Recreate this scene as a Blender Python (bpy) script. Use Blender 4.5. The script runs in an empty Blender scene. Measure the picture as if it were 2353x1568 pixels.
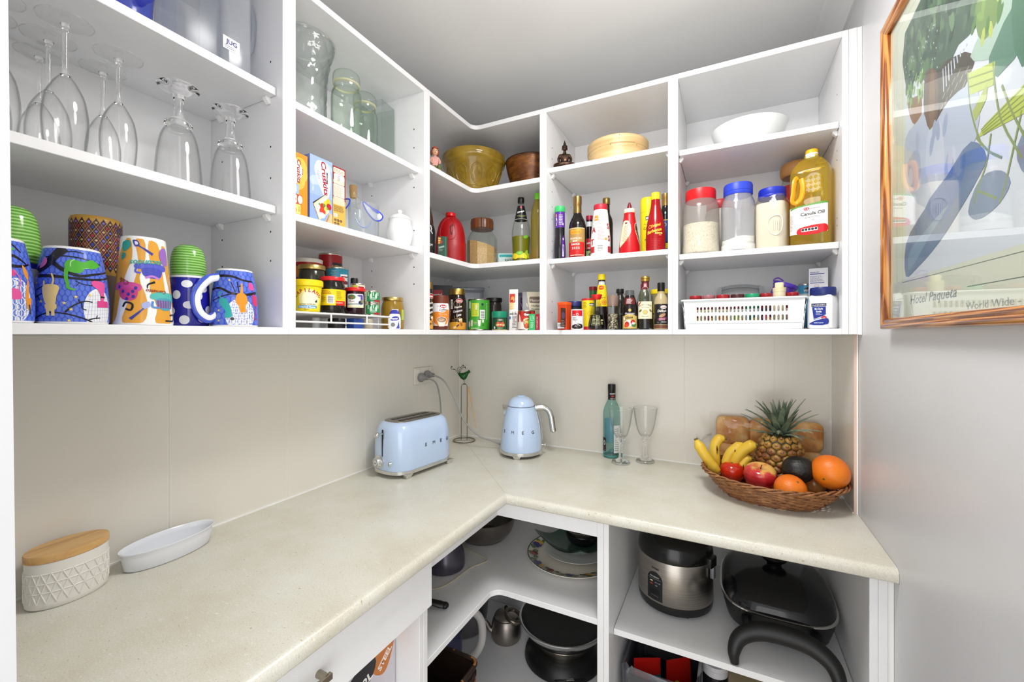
import bpy, bmesh, math, random
from math import sin, cos, pi, radians, atan2, hypot, sqrt
from mathutils import Vector, Matrix
from mathutils.geometry import tessellate_polygon
SC = bpy.context.scene
COL = SC.collection
random.seed(7)

# ------------------------------------------------------------------ camera, world, lights, exposure
EYE = (1.1434, -1.7036, 1.38)
cam_data = bpy.data.cameras.new('camera')
cam_data.sensor_width = 36.0
cam_data.lens = 973.0 / 2353.0 * 36.0
cam_data.shift_y = -(784.0 - 769.4) / 2353.0
cam_data.clip_start = 0.02
cam = bpy.data.objects.new('camera', cam_data)
COL.objects.link(cam)
cam.location = EYE
cam.rotation_euler = (pi / 2, 0, 0.468)
SC.camera = cam

SC.view_settings.view_transform = 'Standard'
SC.view_settings.look = 'None'
SC.view_settings.exposure = -0.22
SC.view_settings.gamma = 1.0
SC.view_settings.use_curve_mapping = False

world = bpy.data.worlds.new('world')
SC.world = world
world.use_nodes = True
_bg = world.node_tree.nodes['Background']
_bg.inputs[0].default_value = (0.97, 0.985, 1.0, 1)
_bg.inputs[1].default_value = 1.45

def area_light(name, loc, rot, sx, sy, power, col=(1, 1, 1)):
    d = bpy.data.lights.new(name, 'AREA')
    d.shape = 'RECTANGLE'; d.size = sx; d.size_y = sy; d.energy = power; d.color = col
    o = bpy.data.objects.new(name, d); COL.objects.link(o)
    o.location = loc; o.rotation_euler = rot
    return o
# added area light behind the camera, filling the pantry through the doorway
area_light('hall_fill_light', (1.45, -2.65, 1.15), (radians(90), 0, radians(15)), 2.0, 2.2, 30, (1.0, 0.99, 0.985))
# the pantry's own ceiling lamp (above the picture): a round diffuser shining down, and an added point light that brightens the ceiling
_l = bpy.data.lights.new('ceiling_lamp_light', 'AREA'); _l.shape = 'DISK'; _l.size = 0.34; _l.energy = 11; _l.color = (1.0, 0.985, 0.965)
_lo = bpy.data.objects.new('ceiling_lamp_light', _l); COL.objects.link(_lo); _lo.location = (0.98, -0.88, 2.28)
_l = bpy.data.lights.new('ceiling_fill_light', 'POINT'); _l.shadow_soft_size = 0.12; _l.energy = 7; _l.color = (1.0, 0.985, 0.965)
_lo = bpy.data.objects.new('ceiling_fill_light', _l); COL.objects.link(_lo); _lo.location = (0.98, -0.95, 2.06)

SC.cycles.transparent_max_bounces = 48
SC.cycles.max_bounces = 12
SC.cycles.transmission_bounces = 12
# ------------------------------------------------------------------ materials
def lin(c):
    if isinstance(c, str):
        c = c.lstrip('#'); c = [int(c[i:i + 2], 16) for i in (0, 2, 4)]
    return tuple((v / 255 / 12.92 if v / 255 <= .04045 else ((v / 255 + .055) / 1.055) ** 2.4) for v in c) + (1.0,)
_mats = {}
def P(col, rough=.4, metal=0., trans=0., ior=1.45, coat=0., alpha=1., spec=.5, sub=0.):
    key = (str(col), rough, metal, trans, ior, coat, alpha, spec, sub)
    if key in _mats: return _mats[key]
    m = bpy.data.materials.new('mat_' + str(col).strip('#')); m.use_nodes = True
    b = m.node_tree.nodes['Principled BSDF']
    b.inputs['Base Color'].default_value = lin(col); b.inputs['Roughness'].default_value = rough
    b.inputs['Metallic'].default_value = metal; b.inputs['Transmission Weight'].default_value = trans
    b.inputs['IOR'].default_value = ior; b.inputs['Coat Weight'].default_value = coat; b.inputs['Alpha'].default_value = alpha
    b.inputs['Specular IOR Level'].default_value = spec
    if coat: b.inputs['Coat Roughness'].default_value = .05
    _mats[key] = m
    return m
class NT:
    """small node-tree builder"""
    def __init__(s, name):
        s.m = bpy.data.materials.new(name); s.m.use_nodes = True; s.t = s.m.node_tree; s.n = s.t.nodes
        s.b = s.n['Principled BSDF']; s.out = s.n['Material Output']
    def add(s, typ, ins=None, **kw):
        n = s.n.new(typ)
        for k, v in kw.items(): setattr(n, k, v)
        for k, v in (ins or {}).items():
            if isinstance(v, bpy.types.NodeSocket): s.t.links.new(v, n.inputs[k])
            else: n.inputs[k].default_value = v
        return n
    def link(s, a, b): s.t.links.new(a, b)
    def ramp(s, fac, stops):
        r = s.n.new('ShaderNodeValToRGB'); s.t.links.new(fac, r.inputs[0])
        e = r.color_ramp.elements
        while len(e) < len(stops): e.new(.5)
        for i, (p, c) in enumerate(stops): e[i].position = p; e[i].color = lin(c) if not isinstance(c, tuple) or len(c) == 3 else c
        return r.outputs[0]
    def coord(s, scale=(1, 1, 1), rot=(0, 0, 0), out='Object'):
        c = s.n.new('ShaderNodeTexCoord'); mp = s.n.new('ShaderNodeMapping')
        s.t.links.new(c.outputs[out], mp.inputs[0]); mp.inputs['Scale'].default_value = scale; mp.inputs['Rotation'].default_value = rot
        return mp.outputs[0]
    def noise(s, vec, scale, detail=4, rough=.5, dist=0):
        return s.add('ShaderNodeTexNoise', {'Vector': vec, 'Scale': scale, 'Detail': detail, 'Roughness': rough, 'Distortion': dist}).outputs[0]
    def bump(s, h, strength=.3, dist=.002):
        b = s.add('ShaderNodeBump', {'Height': h, 'Strength': strength, 'Distance': dist}); s.link(b.outputs[0], s.b.inputs['Normal'])
    def mix(s, a, b, fac, blend='MIX'):
        n = s.n.new('ShaderNodeMix'); n.data_type = 'RGBA'; n.blend_type = blend
        for sock, v in ((n.inputs[0], fac), (n.inputs[6], a), (n.inputs[7], b)):
            if isinstance(v, bpy.types.NodeSocket): s.t.links.new(v, sock)
            else: sock.default_value = v if isinstance(v, (int, float)) else lin(v)
        return n.outputs[2]

def thin_glass(name, tint='f7fbf8', edge='9fb0a6', rough=.02, dens=0., dcol='ffffff', ior=1.45, pw=3.0):
    """clear wall of glass or plastic: Fresnel reflection over a tinted see-through wall, denser where the wall is seen edge-on"""
    t = NT(name)
    t.n.remove(t.b)
    lw = t.add('ShaderNodeLayerWeight', {'Blend': .5})
    f = t.add('ShaderNodeMath', {0: lw.outputs['Facing'], 1: pw}, operation='POWER')
    f5 = t.add('ShaderNodeMath', {0: lw.outputs['Facing'], 1: 5.0}, operation='POWER')
    r0 = ((ior - 1) / (ior + 1)) ** 2
    fr = t.add('ShaderNodeMath', {0: f5.outputs[0], 1: 1 - r0, 2: r0}, operation='MULTIPLY_ADD')
    tr = t.add('ShaderNodeBsdfTransparent', {'Color': t.mix(tint, edge, f.outputs[0])})
    base = tr.outputs[0]
    if dens:
        df = t.add('ShaderNodeBsdfTranslucent', {'Color': lin(dcol)}); d2 = t.add('ShaderNodeBsdfDiffuse', {'Color': lin(dcol)})
        ms = t.add('ShaderNodeMixShader', {0: .6, 1: df.outputs[0], 2: d2.outputs[0]})
        base = t.add('ShaderNodeMixShader', {0: dens, 1: base, 2: ms.outputs[0]}).outputs[0]
    gl = t.add('ShaderNodeBsdfGlossy', {'Roughness': rough})
    mx = t.add('ShaderNodeMixShader', {0: fr.outputs[0], 1: base, 2: gl.outputs[0]})
    t.link(mx.outputs[0], t.out.inputs[0])
    return t.m

# ------------------------------------------------------------------ mesh builder
class G:
    def __init__(s): s.v = []; s.f = []; s.mi = []; s.mats = []; s.M = None
    def slot(s, m):
        if m not in s.mats: s.mats.append(m)
        return s.mats.index(m)
    def add(s, vs, fs, m):
        o = len(s.v); k = s.slot(m)
        s.v += [tuple(s.M @ Vector(p)) for p in vs] if s.M else [tuple(p) for p in vs]
        s.f += [tuple(i + o for i in f) for f in fs]; s.mi += [k] * len(fs)
        return s
    def box(s, x0, x1, y0, y1, z0, z1, m):
        v = [(x, y, z) for z in (z0, z1) for y in (y0, y1) for x in (x0, x1)]
        return s.add(v, [(0, 2, 3, 1), (4, 5, 7, 6), (0, 1, 5, 4), (2, 6, 7, 3), (0, 4, 6, 2), (1, 3, 7, 5)], m)
    def rbox(s, x0, x1, y0, y1, z0, z1, r, m, seg=4, top=0):
        """upright box with rounded vertical edges (and softened top/bottom when top>0)"""
        pts = rrect(x0, x1, y0, y1, r, seg)
        cx, cy = (x0 + x1) / 2, (y0 + y1) / 2
        if not top: return s.prism(pts, z0, z1, m)
        rings = []
        n = 4
        for i in range(n + 1):
            a = pi / 2 * i / n; k = top * (1 - sin(a)); rings.append((z0 + top * (1 - cos(a)), k))
        for i in range(n + 1):
            a = pi / 2 * i / n; k = top * (1 - cos(a)); rings.append((z1 - top * (1 - sin(a)), k))
        return s.loft([[(px + (-k if px > cx else k), py + (-k if py > cy else k), z) for px, py in pts] for z, k in rings], m)
    def prism(s, pts, z0, z1, m):
        n = len(pts); v = [(x, y, z0) for x, y in pts] + [(x, y, z1) for x, y in pts]
        f = [(i, (i + 1) % n, n + (i + 1) % n, n + i) for i in range(n)] + [tuple(range(n))[::-1], tuple(range(n, 2 * n))]
        return s.add(v, f, m)
    def loft(s, rings, m, cap=True, closed=True):
        n = len(rings[0]); v = [p for r in rings for p in r]; f = []
        for j in range(len(rings) - 1):
            for i in range(n if closed else n - 1):
                a, b = j * n + i, j * n + (i + 1) % n
                f.append((a, b, b + n, a + n))
        if cap: f += [tuple(range(n))[::-1], tuple(range((len(rings) - 1) * n, len(rings) * n))]
        return s.add(v, f, m)
    def lathe(s, prof, m, seg=28, c=(0, 0, 0), cap=True, sx=1, sy=1):
        v = []; f = []; idx = []
        for r, z in prof:
            if r <= 1e-6: idx.append((len(v), 1)); v.append((c[0], c[1], c[2] + z))
            else:
                idx.append((len(v), seg))
                v += [(c[0] + r * cos(2 * pi * i / seg) * sx, c[1] + r * sin(2 * pi * i / seg) * sy, c[2] + z) for i in range(seg)]
        for (a, na), (b, nb) in zip(idx, idx[1:]):
            for i in range(seg):
                j = (i + 1) % seg
                if na == 1 and nb == 1: continue
                if na == 1: f.append((a, b + j, b + i))
                elif nb == 1: f.append((a + i, a + j, b))
                else: f.append((a + i, a + j, b + j, b + i))
        if cap:
            if idx[0][1] > 1: f.append(tuple(idx[0][0] + i for i in range(seg))[::-1])
            if idx[-1][1] > 1: f.append(tuple(idx[-1][0] + i for i in range(seg)))
        return s.add(v, f, m)
    def tube(s, path, r, m, seg=8, closed=False, cap=True, flat=1.0):
        p = [Vector(q) for q in path]; n = len(p); rs = r if isinstance(r, (list, tuple)) else [r] * n
        rings = []; up = None
        for i in range(n):
            a = p[(i - 1) % n] if (closed or i) else p[0]; b = p[(i + 1) % n] if (closed or i < n - 1) else p[-1]
            t = (b - a).normalized()
            if up is None:
                up = Vector((0, 0, 1)) if abs(t.z) < .9 else Vector((1, 0, 0))
            x = t.cross(up)
            if x.length < 1e-4: x = t.cross(Vector((0, 1, 0)))
            x.normalize(); y = x.cross(t).normalized(); up = y
            rings.append([tuple(p[i] + x * (rs[i] * cos(2 * pi * k / seg)) + y * (rs[i] * flat * sin(2 * pi * k / seg))) for k in range(seg)])
        if closed: rings.append(rings[0])
        return s.loft(rings, m, cap=cap and not closed)
    def ball(s, c, rx, ry=None, rz=None, m=None, seg=20, rings=12):
        ry = ry or rx; rz = rz or rx
        pr = [(sin(pi * i / rings), -cos(pi * i / rings)) for i in range(rings + 1)]
        pr[0] = (0, -1); pr[-1] = (0, 1)
        o = len(s.v); M0 = s.M
        T = Matrix.Translation(c) @ Matrix.Diagonal((rx, ry, rz, 1))
        s.M = (M0 @ T) if M0 else T
        s.lathe(pr, m, seg); s.M = M0
        return s
    def build(s, name, parent=None, smooth=35, bevel=0, bseg=2, recalc=True, loc=None):
        me = bpy.data.meshes.new(name)
        bm = bmesh.new()
        vs = [bm.verts.new(p) for p in s.v]
        for f, k in zip(s.f, s.mi):
            try:
                fc = bm.faces.new([vs[i] for i in f]); fc.material_index = k
            except ValueError: pass
        if recalc: bmesh.ops.recalc_face_normals(bm, faces=bm.faces)
        if bevel:
            es = [e for e in bm.edges if len(e.link_faces) == 2 and e.calc_face_angle(0) > .6]
            bmesh.ops.bevel(bm, geom=es, offset=bevel, segments=bseg, affect='EDGES', profile=.6, clamp_overlap=True)
        bm.to_mesh(me); bm.free()
        for m in s.mats: me.materials.append(m)
        if smooth is not None:
            me.polygons.foreach_set('use_smooth', [True] * len(me.polygons))
            me.set_sharp_from_angle(angle=radians(smooth))
        o = bpy.data.objects.new(name, me); COL.objects.link(o)
        if parent: o.parent = parent
        if loc: o.location = loc
        return o
def rrect(x0, x1, y0, y1, r, seg=4):
    pts = []
    for cx, cy, a0 in ((x1 - r, y1 - r, 0), (x0 + r, y1 - r, 90), (x0 + r, y0 + r, 180), (x1 - r, y0 + r, 270)):
        for i in range(seg + 1):
            a = radians(a0 + 90 * i / seg); pts.append((cx + r * cos(a), cy + r * sin(a)))
    return pts
def spline(pts, n=6, closed=False, mono=False):
    """smooth curve through points of any dimension: centripetal Catmull-Rom, or (mono) one that never overshoots its points"""
    m = len(pts); d = len(pts[0]); out = []; al = 1 if mono else .5
    dist = lambda p, q: max(1e-6, sqrt(sum((a - b) ** 2 for a, b in zip(p, q)))) ** al
    def vel(i):
        a, b, c = (pts[(i - 1) % m], pts[i % m], pts[(i + 1) % m]) if closed else (pts[max(0, i - 1)], pts[i], pts[min(m - 1, i + 1)])
        h0, h1 = dist(a, b), dist(b, c)
        if not closed and i == 0: return [(q - p) / h1 for p, q in zip(b, c)]
        if not closed and i == m - 1: return [(q - p) / h0 for p, q in zip(a, b)]
        if mono: return [(2 * s * t / (s + t) if s * t > 0 else 0) for s, t in (((q - p) / h0, (r - q) / h1) for p, q, r in zip(a, b, c))]
        return [(q - p) / h0 - (r - p) / (h0 + h1) + (r - q) / h1 for p, q, r in zip(a, b, c)]
    V = [vel(i) for i in range(m)]
    for i in range(m if closed else m - 1):
        p, q = pts[i], pts[(i + 1) % m]; v, w = V[i], V[(i + 1) % m]; h = dist(p, q)
        for k in range(n):
            t = k / n; t2 = t * t; t3 = t2 * t
            out.append(tuple((2 * t3 - 3 * t2 + 1) * p[j] + (t3 - 2 * t2 + t) * h * v[j] + (3 * t2 - 2 * t3) * q[j] + (t3 - t2) * h * w[j] for j in range(d)))
    if not closed: out.append(tuple(pts[-1]))
    return out
def sm(prof, n=4):
    """smooth lathe profile"""
    return [(max(0, r), z) for r, z in spline(prof, n, False, True)]

# ------------------------------------------------------------------ scene tree
def thing(name, label, cat, loc=(0, 0, 0), rz=0, group=None):
    o = bpy.data.objects.new(name, None); COL.objects.link(o)
    o.empty_display_size = .02
    o.location = loc; o.rotation_euler = (0, 0, rz)
    return tag(o, label, cat, group)
def tag(o, label, cat, group=None):
    o['label'] = label; o['category'] = cat
    if group: o['group'] = group
    return o
def struct(o): o['kind'] = 'structure'; return o
def kids(o): return [c for c in COL.objects if c.parent == o]
def dup(root, loc, rz, label, group=None):
    r = root.copy(); COL.objects.link(r); r.location = loc; r.rotation_euler = (0, 0, rz); r['label'] = label
    if group: r['group'] = group
    for ch in kids(root):
        c = ch.copy(); COL.objects.link(c); c.parent = r
        for g in kids(ch):
            d = g.copy(); COL.objects.link(d); d.parent = c
    return r
def face(x, y, turn=0):
    """heading that turns an item's front (+X) towards the doorway, plus a turn in degrees"""
    return atan2(EYE[1] - y, EYE[0] - x) + radians(turn)

# ------------------------------------------------------------------ printed art (labels, patterns): flat shapes wrapped on a surface
_tcache = {}
def text_polys(s, bold=0., shear=0., res=2):
    bold = 0. if 'M' in s else bold + .016; key = (s, bold, shear)
    if key not in _tcache:
        cu = bpy.data.curves.new('t', 'FONT'); cu.body = s; cu.size = 1; cu.offset = bold; cu.shear = shear; cu.resolution_u = res; cu.fill_mode = 'FRONT' if hasattr(cu, 'fill_mode') else cu.fill_mode
        ob = bpy.data.objects.new('t', cu)
        me = ob.to_mesh()
        v = [(a.co.x, a.co.y) for a in me.vertices]; f = [tuple(p.vertices) for p in me.polygons]
        ob.to_mesh_clear(); bpy.data.objects.remove(ob); bpy.data.curves.remove(cu)
        xs = [a[0] for a in v] or [0]; 
        _tcache[key] = (v, f, min(xs), max(xs))
    return _tcache[key]
class Art:
    def __init__(s, rough=.35, metal=0.): s.sh = []; s.rough = rough; s.metal = metal; s.lay = 0
    def _a(s, v, f, col, lay=None):
        if lay is None: s.lay += 1
        s.sh.append((v, f, col, s.lay if lay is None else lay)); return s
    def poly(s, pts, col):
        t = tessellate_polygon([[Vector((a, b, 0)) for a, b in pts]])
        return s._a(list(pts), [tuple(x) for x in t], col)
    def rect(s, x0, z0, x1, z1, col, r=0): 
        if r: return s.poly(rrect(x0, x1, z0, z1, r, 3), col)
        return s._a([(x0, z0), (x1, z0), (x1, z1), (x0, z1)], [(0, 1, 2, 3)], col)
    def ell(s, cx, cz, rx, rz, col, rot=0, n=20):
        c, k = cos(radians(rot)), sin(radians(rot)); pts = []
        for i in range(n):
            a, b = rx * cos(2 * pi * i / n), rz * sin(2 * pi * i / n); pts.append((cx + a * c - b * k, cz + a * k + b * c))
        return s._a(pts, [tuple(range(n))], col)
    def ring(s, cx, cz, rx, rz, w, col, n=24):
        o = [(cx + rx * cos(2 * pi * i / n), cz + rz * sin(2 * pi * i / n)) for i in range(n)]; q = [(cx + (rx - w) * cos(2 * pi * i / n), cz + (rz - w) * sin(2 * pi * i / n)) for i in range(n)]
        return s._a(o + q, [(i, (i + 1) % n, n + (i + 1) % n, n + i) for i in range(n)], col)
    def line(s, pts, w, col, smooth=0):
        if smooth: pts = spline(pts, smooth)
        n = len(pts); ws = w if isinstance(w, (list, tuple)) else [w] * n
        if len(ws) != n: ws = [ws[0] + (ws[-1] - ws[0]) * i / (n - 1) for i in range(n)]
        L = []; R = []
        for i in range(n):
            a, b = pts[max(0, i - 1)], pts[min(n - 1, i + 1)]; dx, dz = b[0] - a[0], b[1] - a[1]; l = hypot(dx, dz) or 1
            nx, nz = -dz / l * ws[i] / 2, dx / l * ws[i] / 2
            L.append((pts[i][0] + nx, pts[i][1] + nz)); R.append((pts[i][0] - nx, pts[i][1] - nz))
        return s._a(L + R, [(i, i + 1, n + i + 1, n + i) for i in range(n - 1)], col)
    def text(s, t, x, z, size, col, bold=0., shear=0., rot=0, align='C', fit=None, sx=1.):
        v, f, a, b = text_polys(t, bold, shear)
        kx = size * sx
        if fit: kx = fit / max(1e-6, b - a)
        off = {'C': -(a + b) / 2, 'L': -a, 'R': -b}[align]
        c, k = cos(radians(rot)), sin(radians(rot)); pts = []
        for p in v:
            u, w = (p[0] + off) * kx, p[1] * size; pts.append((x + u * c - w * k, z + u * k + w * c))
        return s._a(pts, f, col)
    def arctext(s, t, cx, cz, R, size, col, span, bold=0., sx=1.):
        n = len(t)
        for i, ch in enumerate(t):
            a = span / 2 - span * i / (n - 1); s.text(ch, cx + R * sin(radians(-a)), cz + R * cos(radians(a)), size, col, bold, 0, a, sx=sx); s.lay -= 1
        s.lay += 1; return s
    def small(s, x0, z0, x1, z1, n, col, w=.45):
        """block of fine print too small to read"""
        h = (z1 - z0) / n
        rnd = random.Random(int(abs(x0 * 1e5 + z0 * 1e4)))
        v = []; f = []
        for i in range(n):
            x = x0
            e = x1 - (x1 - x0) * rnd.random() * .35
            while x < e:
                l = min(e - x, (x1 - x0) * (.08 + .18 * rnd.random())); zz = z1 - h * (i + 1) ; o = len(v)
                v += [(x, zz), (x + l, zz), (x + l, zz + h * w), (x, zz + h * w)]; f.append((o, o + 1, o + 2, o + 3)); x += l + (x1 - x0) * .03
        return s._a(v, f, col)
    def barcode(s, x0, z0, x1, z1, horiz=False, bg='f2f2f2', fg='222222'):
        s.rect(x0, z0, x1, z1, bg); rnd = random.Random(5); v = []; f = []
        m = .08; a0, a1 = ((z0, z1) if horiz else (x0, x1)); L = a1 - a0; t = a0 + L * m
        while t < a1 - L * m:
            w = L * (.012 + .03 * rnd.random()); w = min(w, a1 - L * m - t); o = len(v)
            if horiz: dx = (x1 - x0) * .12; v += [(x0 + dx, t), (x1 - dx, t), (x1 - dx, t + w), (x0 + dx, t + w)]
            else: dz = (z1 - z0) * .1; v += [(t, z0 + dz * 2), (t + w, z0 + dz * 2), (t + w, z1 - dz), (t, z1 - dz)]
            f.append((o, o + 1, o + 2, o + 3)); t += w + L * (.015 + .03 * rnd.random())
        return s._a(v, f, fg)
    def build(s, name, parent, mp, du=0, dv=0, step=.00002, off=.0002, clip=None, label=None):
        """mp(u, v, offset) -> point; du/dv = slicing pitch so that shapes follow a curved surface; clip=(u0,v0,u1,v1)"""
        bm = bmesh.new(); mats = []; lay = bm.verts.layers.float.new('lay')
        for v, f, col, L in s.sh:
            m = col if isinstance(col, bpy.types.Material) else P(col, s.rough, s.metal)
            if m not in mats: mats.append(m)
            k = mats.index(m); vs = []
            for a, b in v:
                q = bm.verts.new((a, b, 0)); q[lay] = L; vs.append(q)
            for q in f:
                try: fc = bm.faces.new([vs[i] for i in q]); fc.material_index = k
                except ValueError: pass
        if bm.verts:
            xs = [q.co.x for q in bm.verts]; ys = [q.co.y for q in bm.verts]
            def cut(co, no, clear=False): bmesh.ops.bisect_plane(bm, geom=bm.verts[:] + bm.edges[:] + bm.faces[:], dist=1e-7, plane_co=co, plane_no=no, clear_outer=clear)
            if clip:
                cut((clip[0], 0, 0), (-1, 0, 0), True); cut((clip[2], 0, 0), (1, 0, 0), True); cut((0, clip[1], 0), (0, -1, 0), True); cut((0, clip[3], 0), (0, 1, 0), True)
                xs = [max(min(xs), clip[0]), min(max(xs), clip[2])]; ys = [max(min(ys), clip[1]), min(max(ys), clip[3])]
            if du:
                a = math.floor(min(xs) / du) * du + du
                while a < max(xs): cut((a, 0, 0), (1, 0, 0)); a += du
            if dv:
                a = math.floor(min(ys) / dv) * dv + dv
                while a < max(ys): cut((0, a, 0), (0, 1, 0)); a += dv
            for q in bm.verts: q.co = Vector(mp(q.co.x, q.co.y, off + step * q[lay]))
        bm.normal_update()
        me = bpy.data.meshes.new(name); bm.to_mesh(me); bm.free()
        for m in mats: me.materials.append(m)
        me.polygons.foreach_set('use_smooth', [True] * len(me.polygons))
        o = bpy.data.objects.new(name, me); COL.objects.link(o); o.parent = parent
        if label: o['label'] = label
        return o
def cylmap(R, z0=0, th0=0, sx=1, sy=1):
    """wrap on a surface of revolution; R a number or profile function of height; u runs to the right as seen from the front"""
    rf = R if callable(R) else (lambda z: R)
    r0 = rf(z0) if callable(R) else R
    def mp(u, v, o):
        a = th0 + u / r0; r = rf(v) + o
        return (r * cos(a) * sx, r * sin(a) * sy, v)
    return mp
def planemap(o, ux, uz):
    O, X, Z = Vector(o), Vector(ux), Vector(uz); N = X.cross(Z).normalized()
    return lambda u, v, d: O + X * u + Z * v + N * d
def profmap(prof):
    """radius as a function of height for a lathe profile"""
    pr = sorted([(z, r) for r, z in prof])
    def rf(z):
        if z <= pr[0][0]: return pr[0][1]
        for (z0, r0), (z1, r1) in zip(pr, pr[1:]):
            if z0 <= z <= z1: return r0 + (r1 - r0) * ((z - z0) / (z1 - z0) if z1 > z0 else 0)
        return pr[-1][1]
    return rf
# ------------------------------------------------------------------ the room
W = 1.4584
def m_paint(name, col, rough=.5, bumpy=.05, scale=60):
    t = NT(name); c = t.coord(); n = t.noise(c, 3, 3); t.link(t.ramp(n, [(.3, tuple(int(x * .975) for x in col)), (.7, col)]), t.b.inputs['Base Color'])
    t.b.inputs['Roughness'].default_value = rough; t.bump(t.noise(c, scale, 2), bumpy, .002); return t.m
m_wall = m_paint('wall_paint', (214, 214, 216), .35, .12, 35)
m_ceil = m_paint('ceiling_paint', (238, 238, 237), .6, .05, 40)
m_mel = NT('white_melamine'); _c = m_mel.coord()
m_mel.link(m_mel.ramp(m_mel.noise(_c, 40, 2), [(.3, (234, 234, 235)), (.7, (236, 236, 237))]), m_mel.b.inputs['Base Color']); m_mel.b.inputs['Roughness'].default_value = .33
m_mel.bump(m_mel.noise(_c, 300, 2), .04, .001)
m_mel = m_mel.m
t = NT('glazed_tile'); _c = t.coord(); t.link(t.ramp(t.noise(_c, 2.2, 3), [(.3, (226, 221, 210)), (.7, (231, 227, 217))]), t.b.inputs['Base Color']); t.b.inputs['Roughness'].default_value = .16; t.b.inputs['Specular IOR Level'].default_value = .4
t.bump(t.noise(_c, 5, 2), .06, .004); m_tile = t.m
m_grout = P('efebe2', .7)
m_caulk = P('f4f4f2', .5)
t = NT('stone_laminate'); _c = t.coord((1, 1, 1)); _c2 = t.coord((1, 2.2, 1), (0, 0, .6))
base = t.ramp(t.noise(_c, 7, 6, .6), [(.28, (212, 206, 188)), (.5, (220, 217, 203)), (.72, (227, 226, 216))])
fleck = t.ramp(t.noise(_c2, 75, 4, .62), [(.60, (0, 0, 0)), (.70, (255, 255, 255))])
base = t.mix(base, (228, 228, 219), fleck)
dark = t.ramp(t.noise(_c2, 110, 3, .6), [(.27, (255, 255, 255)), (.35, (0, 0, 0))])
base = t.mix(base, (178, 160, 124), dark)
grain = t.ramp(t.noise(_c, 420, 2), [(.3, (236, 236, 236)), (.7, (255, 255, 255))])
t.link(t.mix(base, grain, 1.0, 'MULTIPLY'), t.b.inputs['Base Color']); t.b.inputs['Roughness'].default_value = .3; t.bump(t.noise(_c2, 120, 3), .05, .001); m_stone = t.m
t = NT('floor_tiles'); t.link(t.ramp(t.noise(t.coord(), 8, 4), [(.3, (178, 168, 150)), (.7, (200, 190, 172))]), t.b.inputs['Base Color']); m_floor = t.m

YF = -1.575
g = G(); g.box(-.1, W + .1, -3.2, .1, -.05, 0, m_floor); struct(g.build('floor'))
g = G(); g.box(-.1, W + .1, -1.72, .1, 2.345, 2.395, m_ceil); struct(g.build('ceiling'))
g = G(); g.box(-.1, -.009, -1.72, .1, 0, 2.345, m_wall); struct(g.build('wall_left'))
g = G(); g.box(-.009, W + .1, .009, .1, 0, 2.345, m_wall); struct(g.build('wall_back'))
g = G(); g.box(W, W + .1, -1.72, .009, 0, 2.345, m_wall); struct(g.build('wall_right'))
# the wall with the doorway: a narrow return on the left (leaning a touch) and a head over the opening
g = G()
g.loft([[(-.009, -1.562, 0), (.6, -1.562, 0), (.6, -1.70, 0), (-.009, -1.70, 0)], [(-.009, -1.5815, 2.345), (.6, -1.5815, 2.345), (.6, -1.70, 2.345), (-.009, -1.70, 2.345)]], m_wall)
g.box(.6, W, -1.70, YF - .012, 2.06, 2.345, m_wall)
struct(g.build('wall_front'))
# cove cornice along the right wall
pts = [(W, 2.29), (W - .005, 2.29), (W - .006, 2.297)] + [(W - .006 - .048 * (1 - cos(a)), 2.297 + .042 * sin(a)) for a in [i * pi / 16 for i in range(1, 9)]] + [(W - .061, 2.341), (W - .061, 2.345), (W, 2.345)]
g = G(); g.loft([[(x, y, z) for x, z in pts] for y in (-1.56, .009)], m_ceil); struct(g.build('trim_1', smooth=30))

# tiled splashback: large slabs over white grout
def slab_wall():
    g = G(); gt = .0015
    ys = [0, -.3012, -.5972, -.8949, -1.1914, -1.489, YF + .008]
    for a, b in zip(ys, ys[1:]): g.box(-.008, 0, b + gt, a - (gt if a else 0), .9, 1.379, m_tile)
    g.box(-.009, -.0012, YF + .008, 0, .899, 1.3795, m_grout)
    g.box(0, .0035, YF + .008, -.002, .9, .9035, m_caulk)
    struct(g.build('trim_2', bevel=0))
    g = G(); xs = [-.0, .1403, .4298, .7174, 1.005, 1.2923, W - .0085]
    for a, b in zip(xs, xs[1:]): g.box(a + (gt if a else 0), b - gt, 0, .008, .9, 1.379, m_tile)
    g.box(-.008, W, .0012, .009, .899, 1.3795, m_grout)
    g.box(0, W - .009, -.0035, 0, .9, .9035, m_caulk)
    g.box(0, .002, -.002, 0, .9, 1.379, m_caulk)
    struct(g.build('trim_3', bevel=0))
    g = G(); g.box(W - .0085, W - .001, -.276, 0, .9, 1.379, m_tile); g.box(W - .0092, W - .0006, -.2776, -.276, .9, 1.379, P('d9bfae', .6))
    g.box(W - .0006, W, -.2815, 0, .9, 1.379, m_caulk); g.box(W - .004, W, -.2815, -.2776, .9, 1.379, m_caulk); g.box(W - .012, W - .0085, -.276, -.003, .9, .903, m_caulk)
    g.box(W - .0105, W - .0085, -.002, 0, .9, 1.379, m_caulk)
    struct(g.build('trim_4', bevel=0))
slab_wall()

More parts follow.
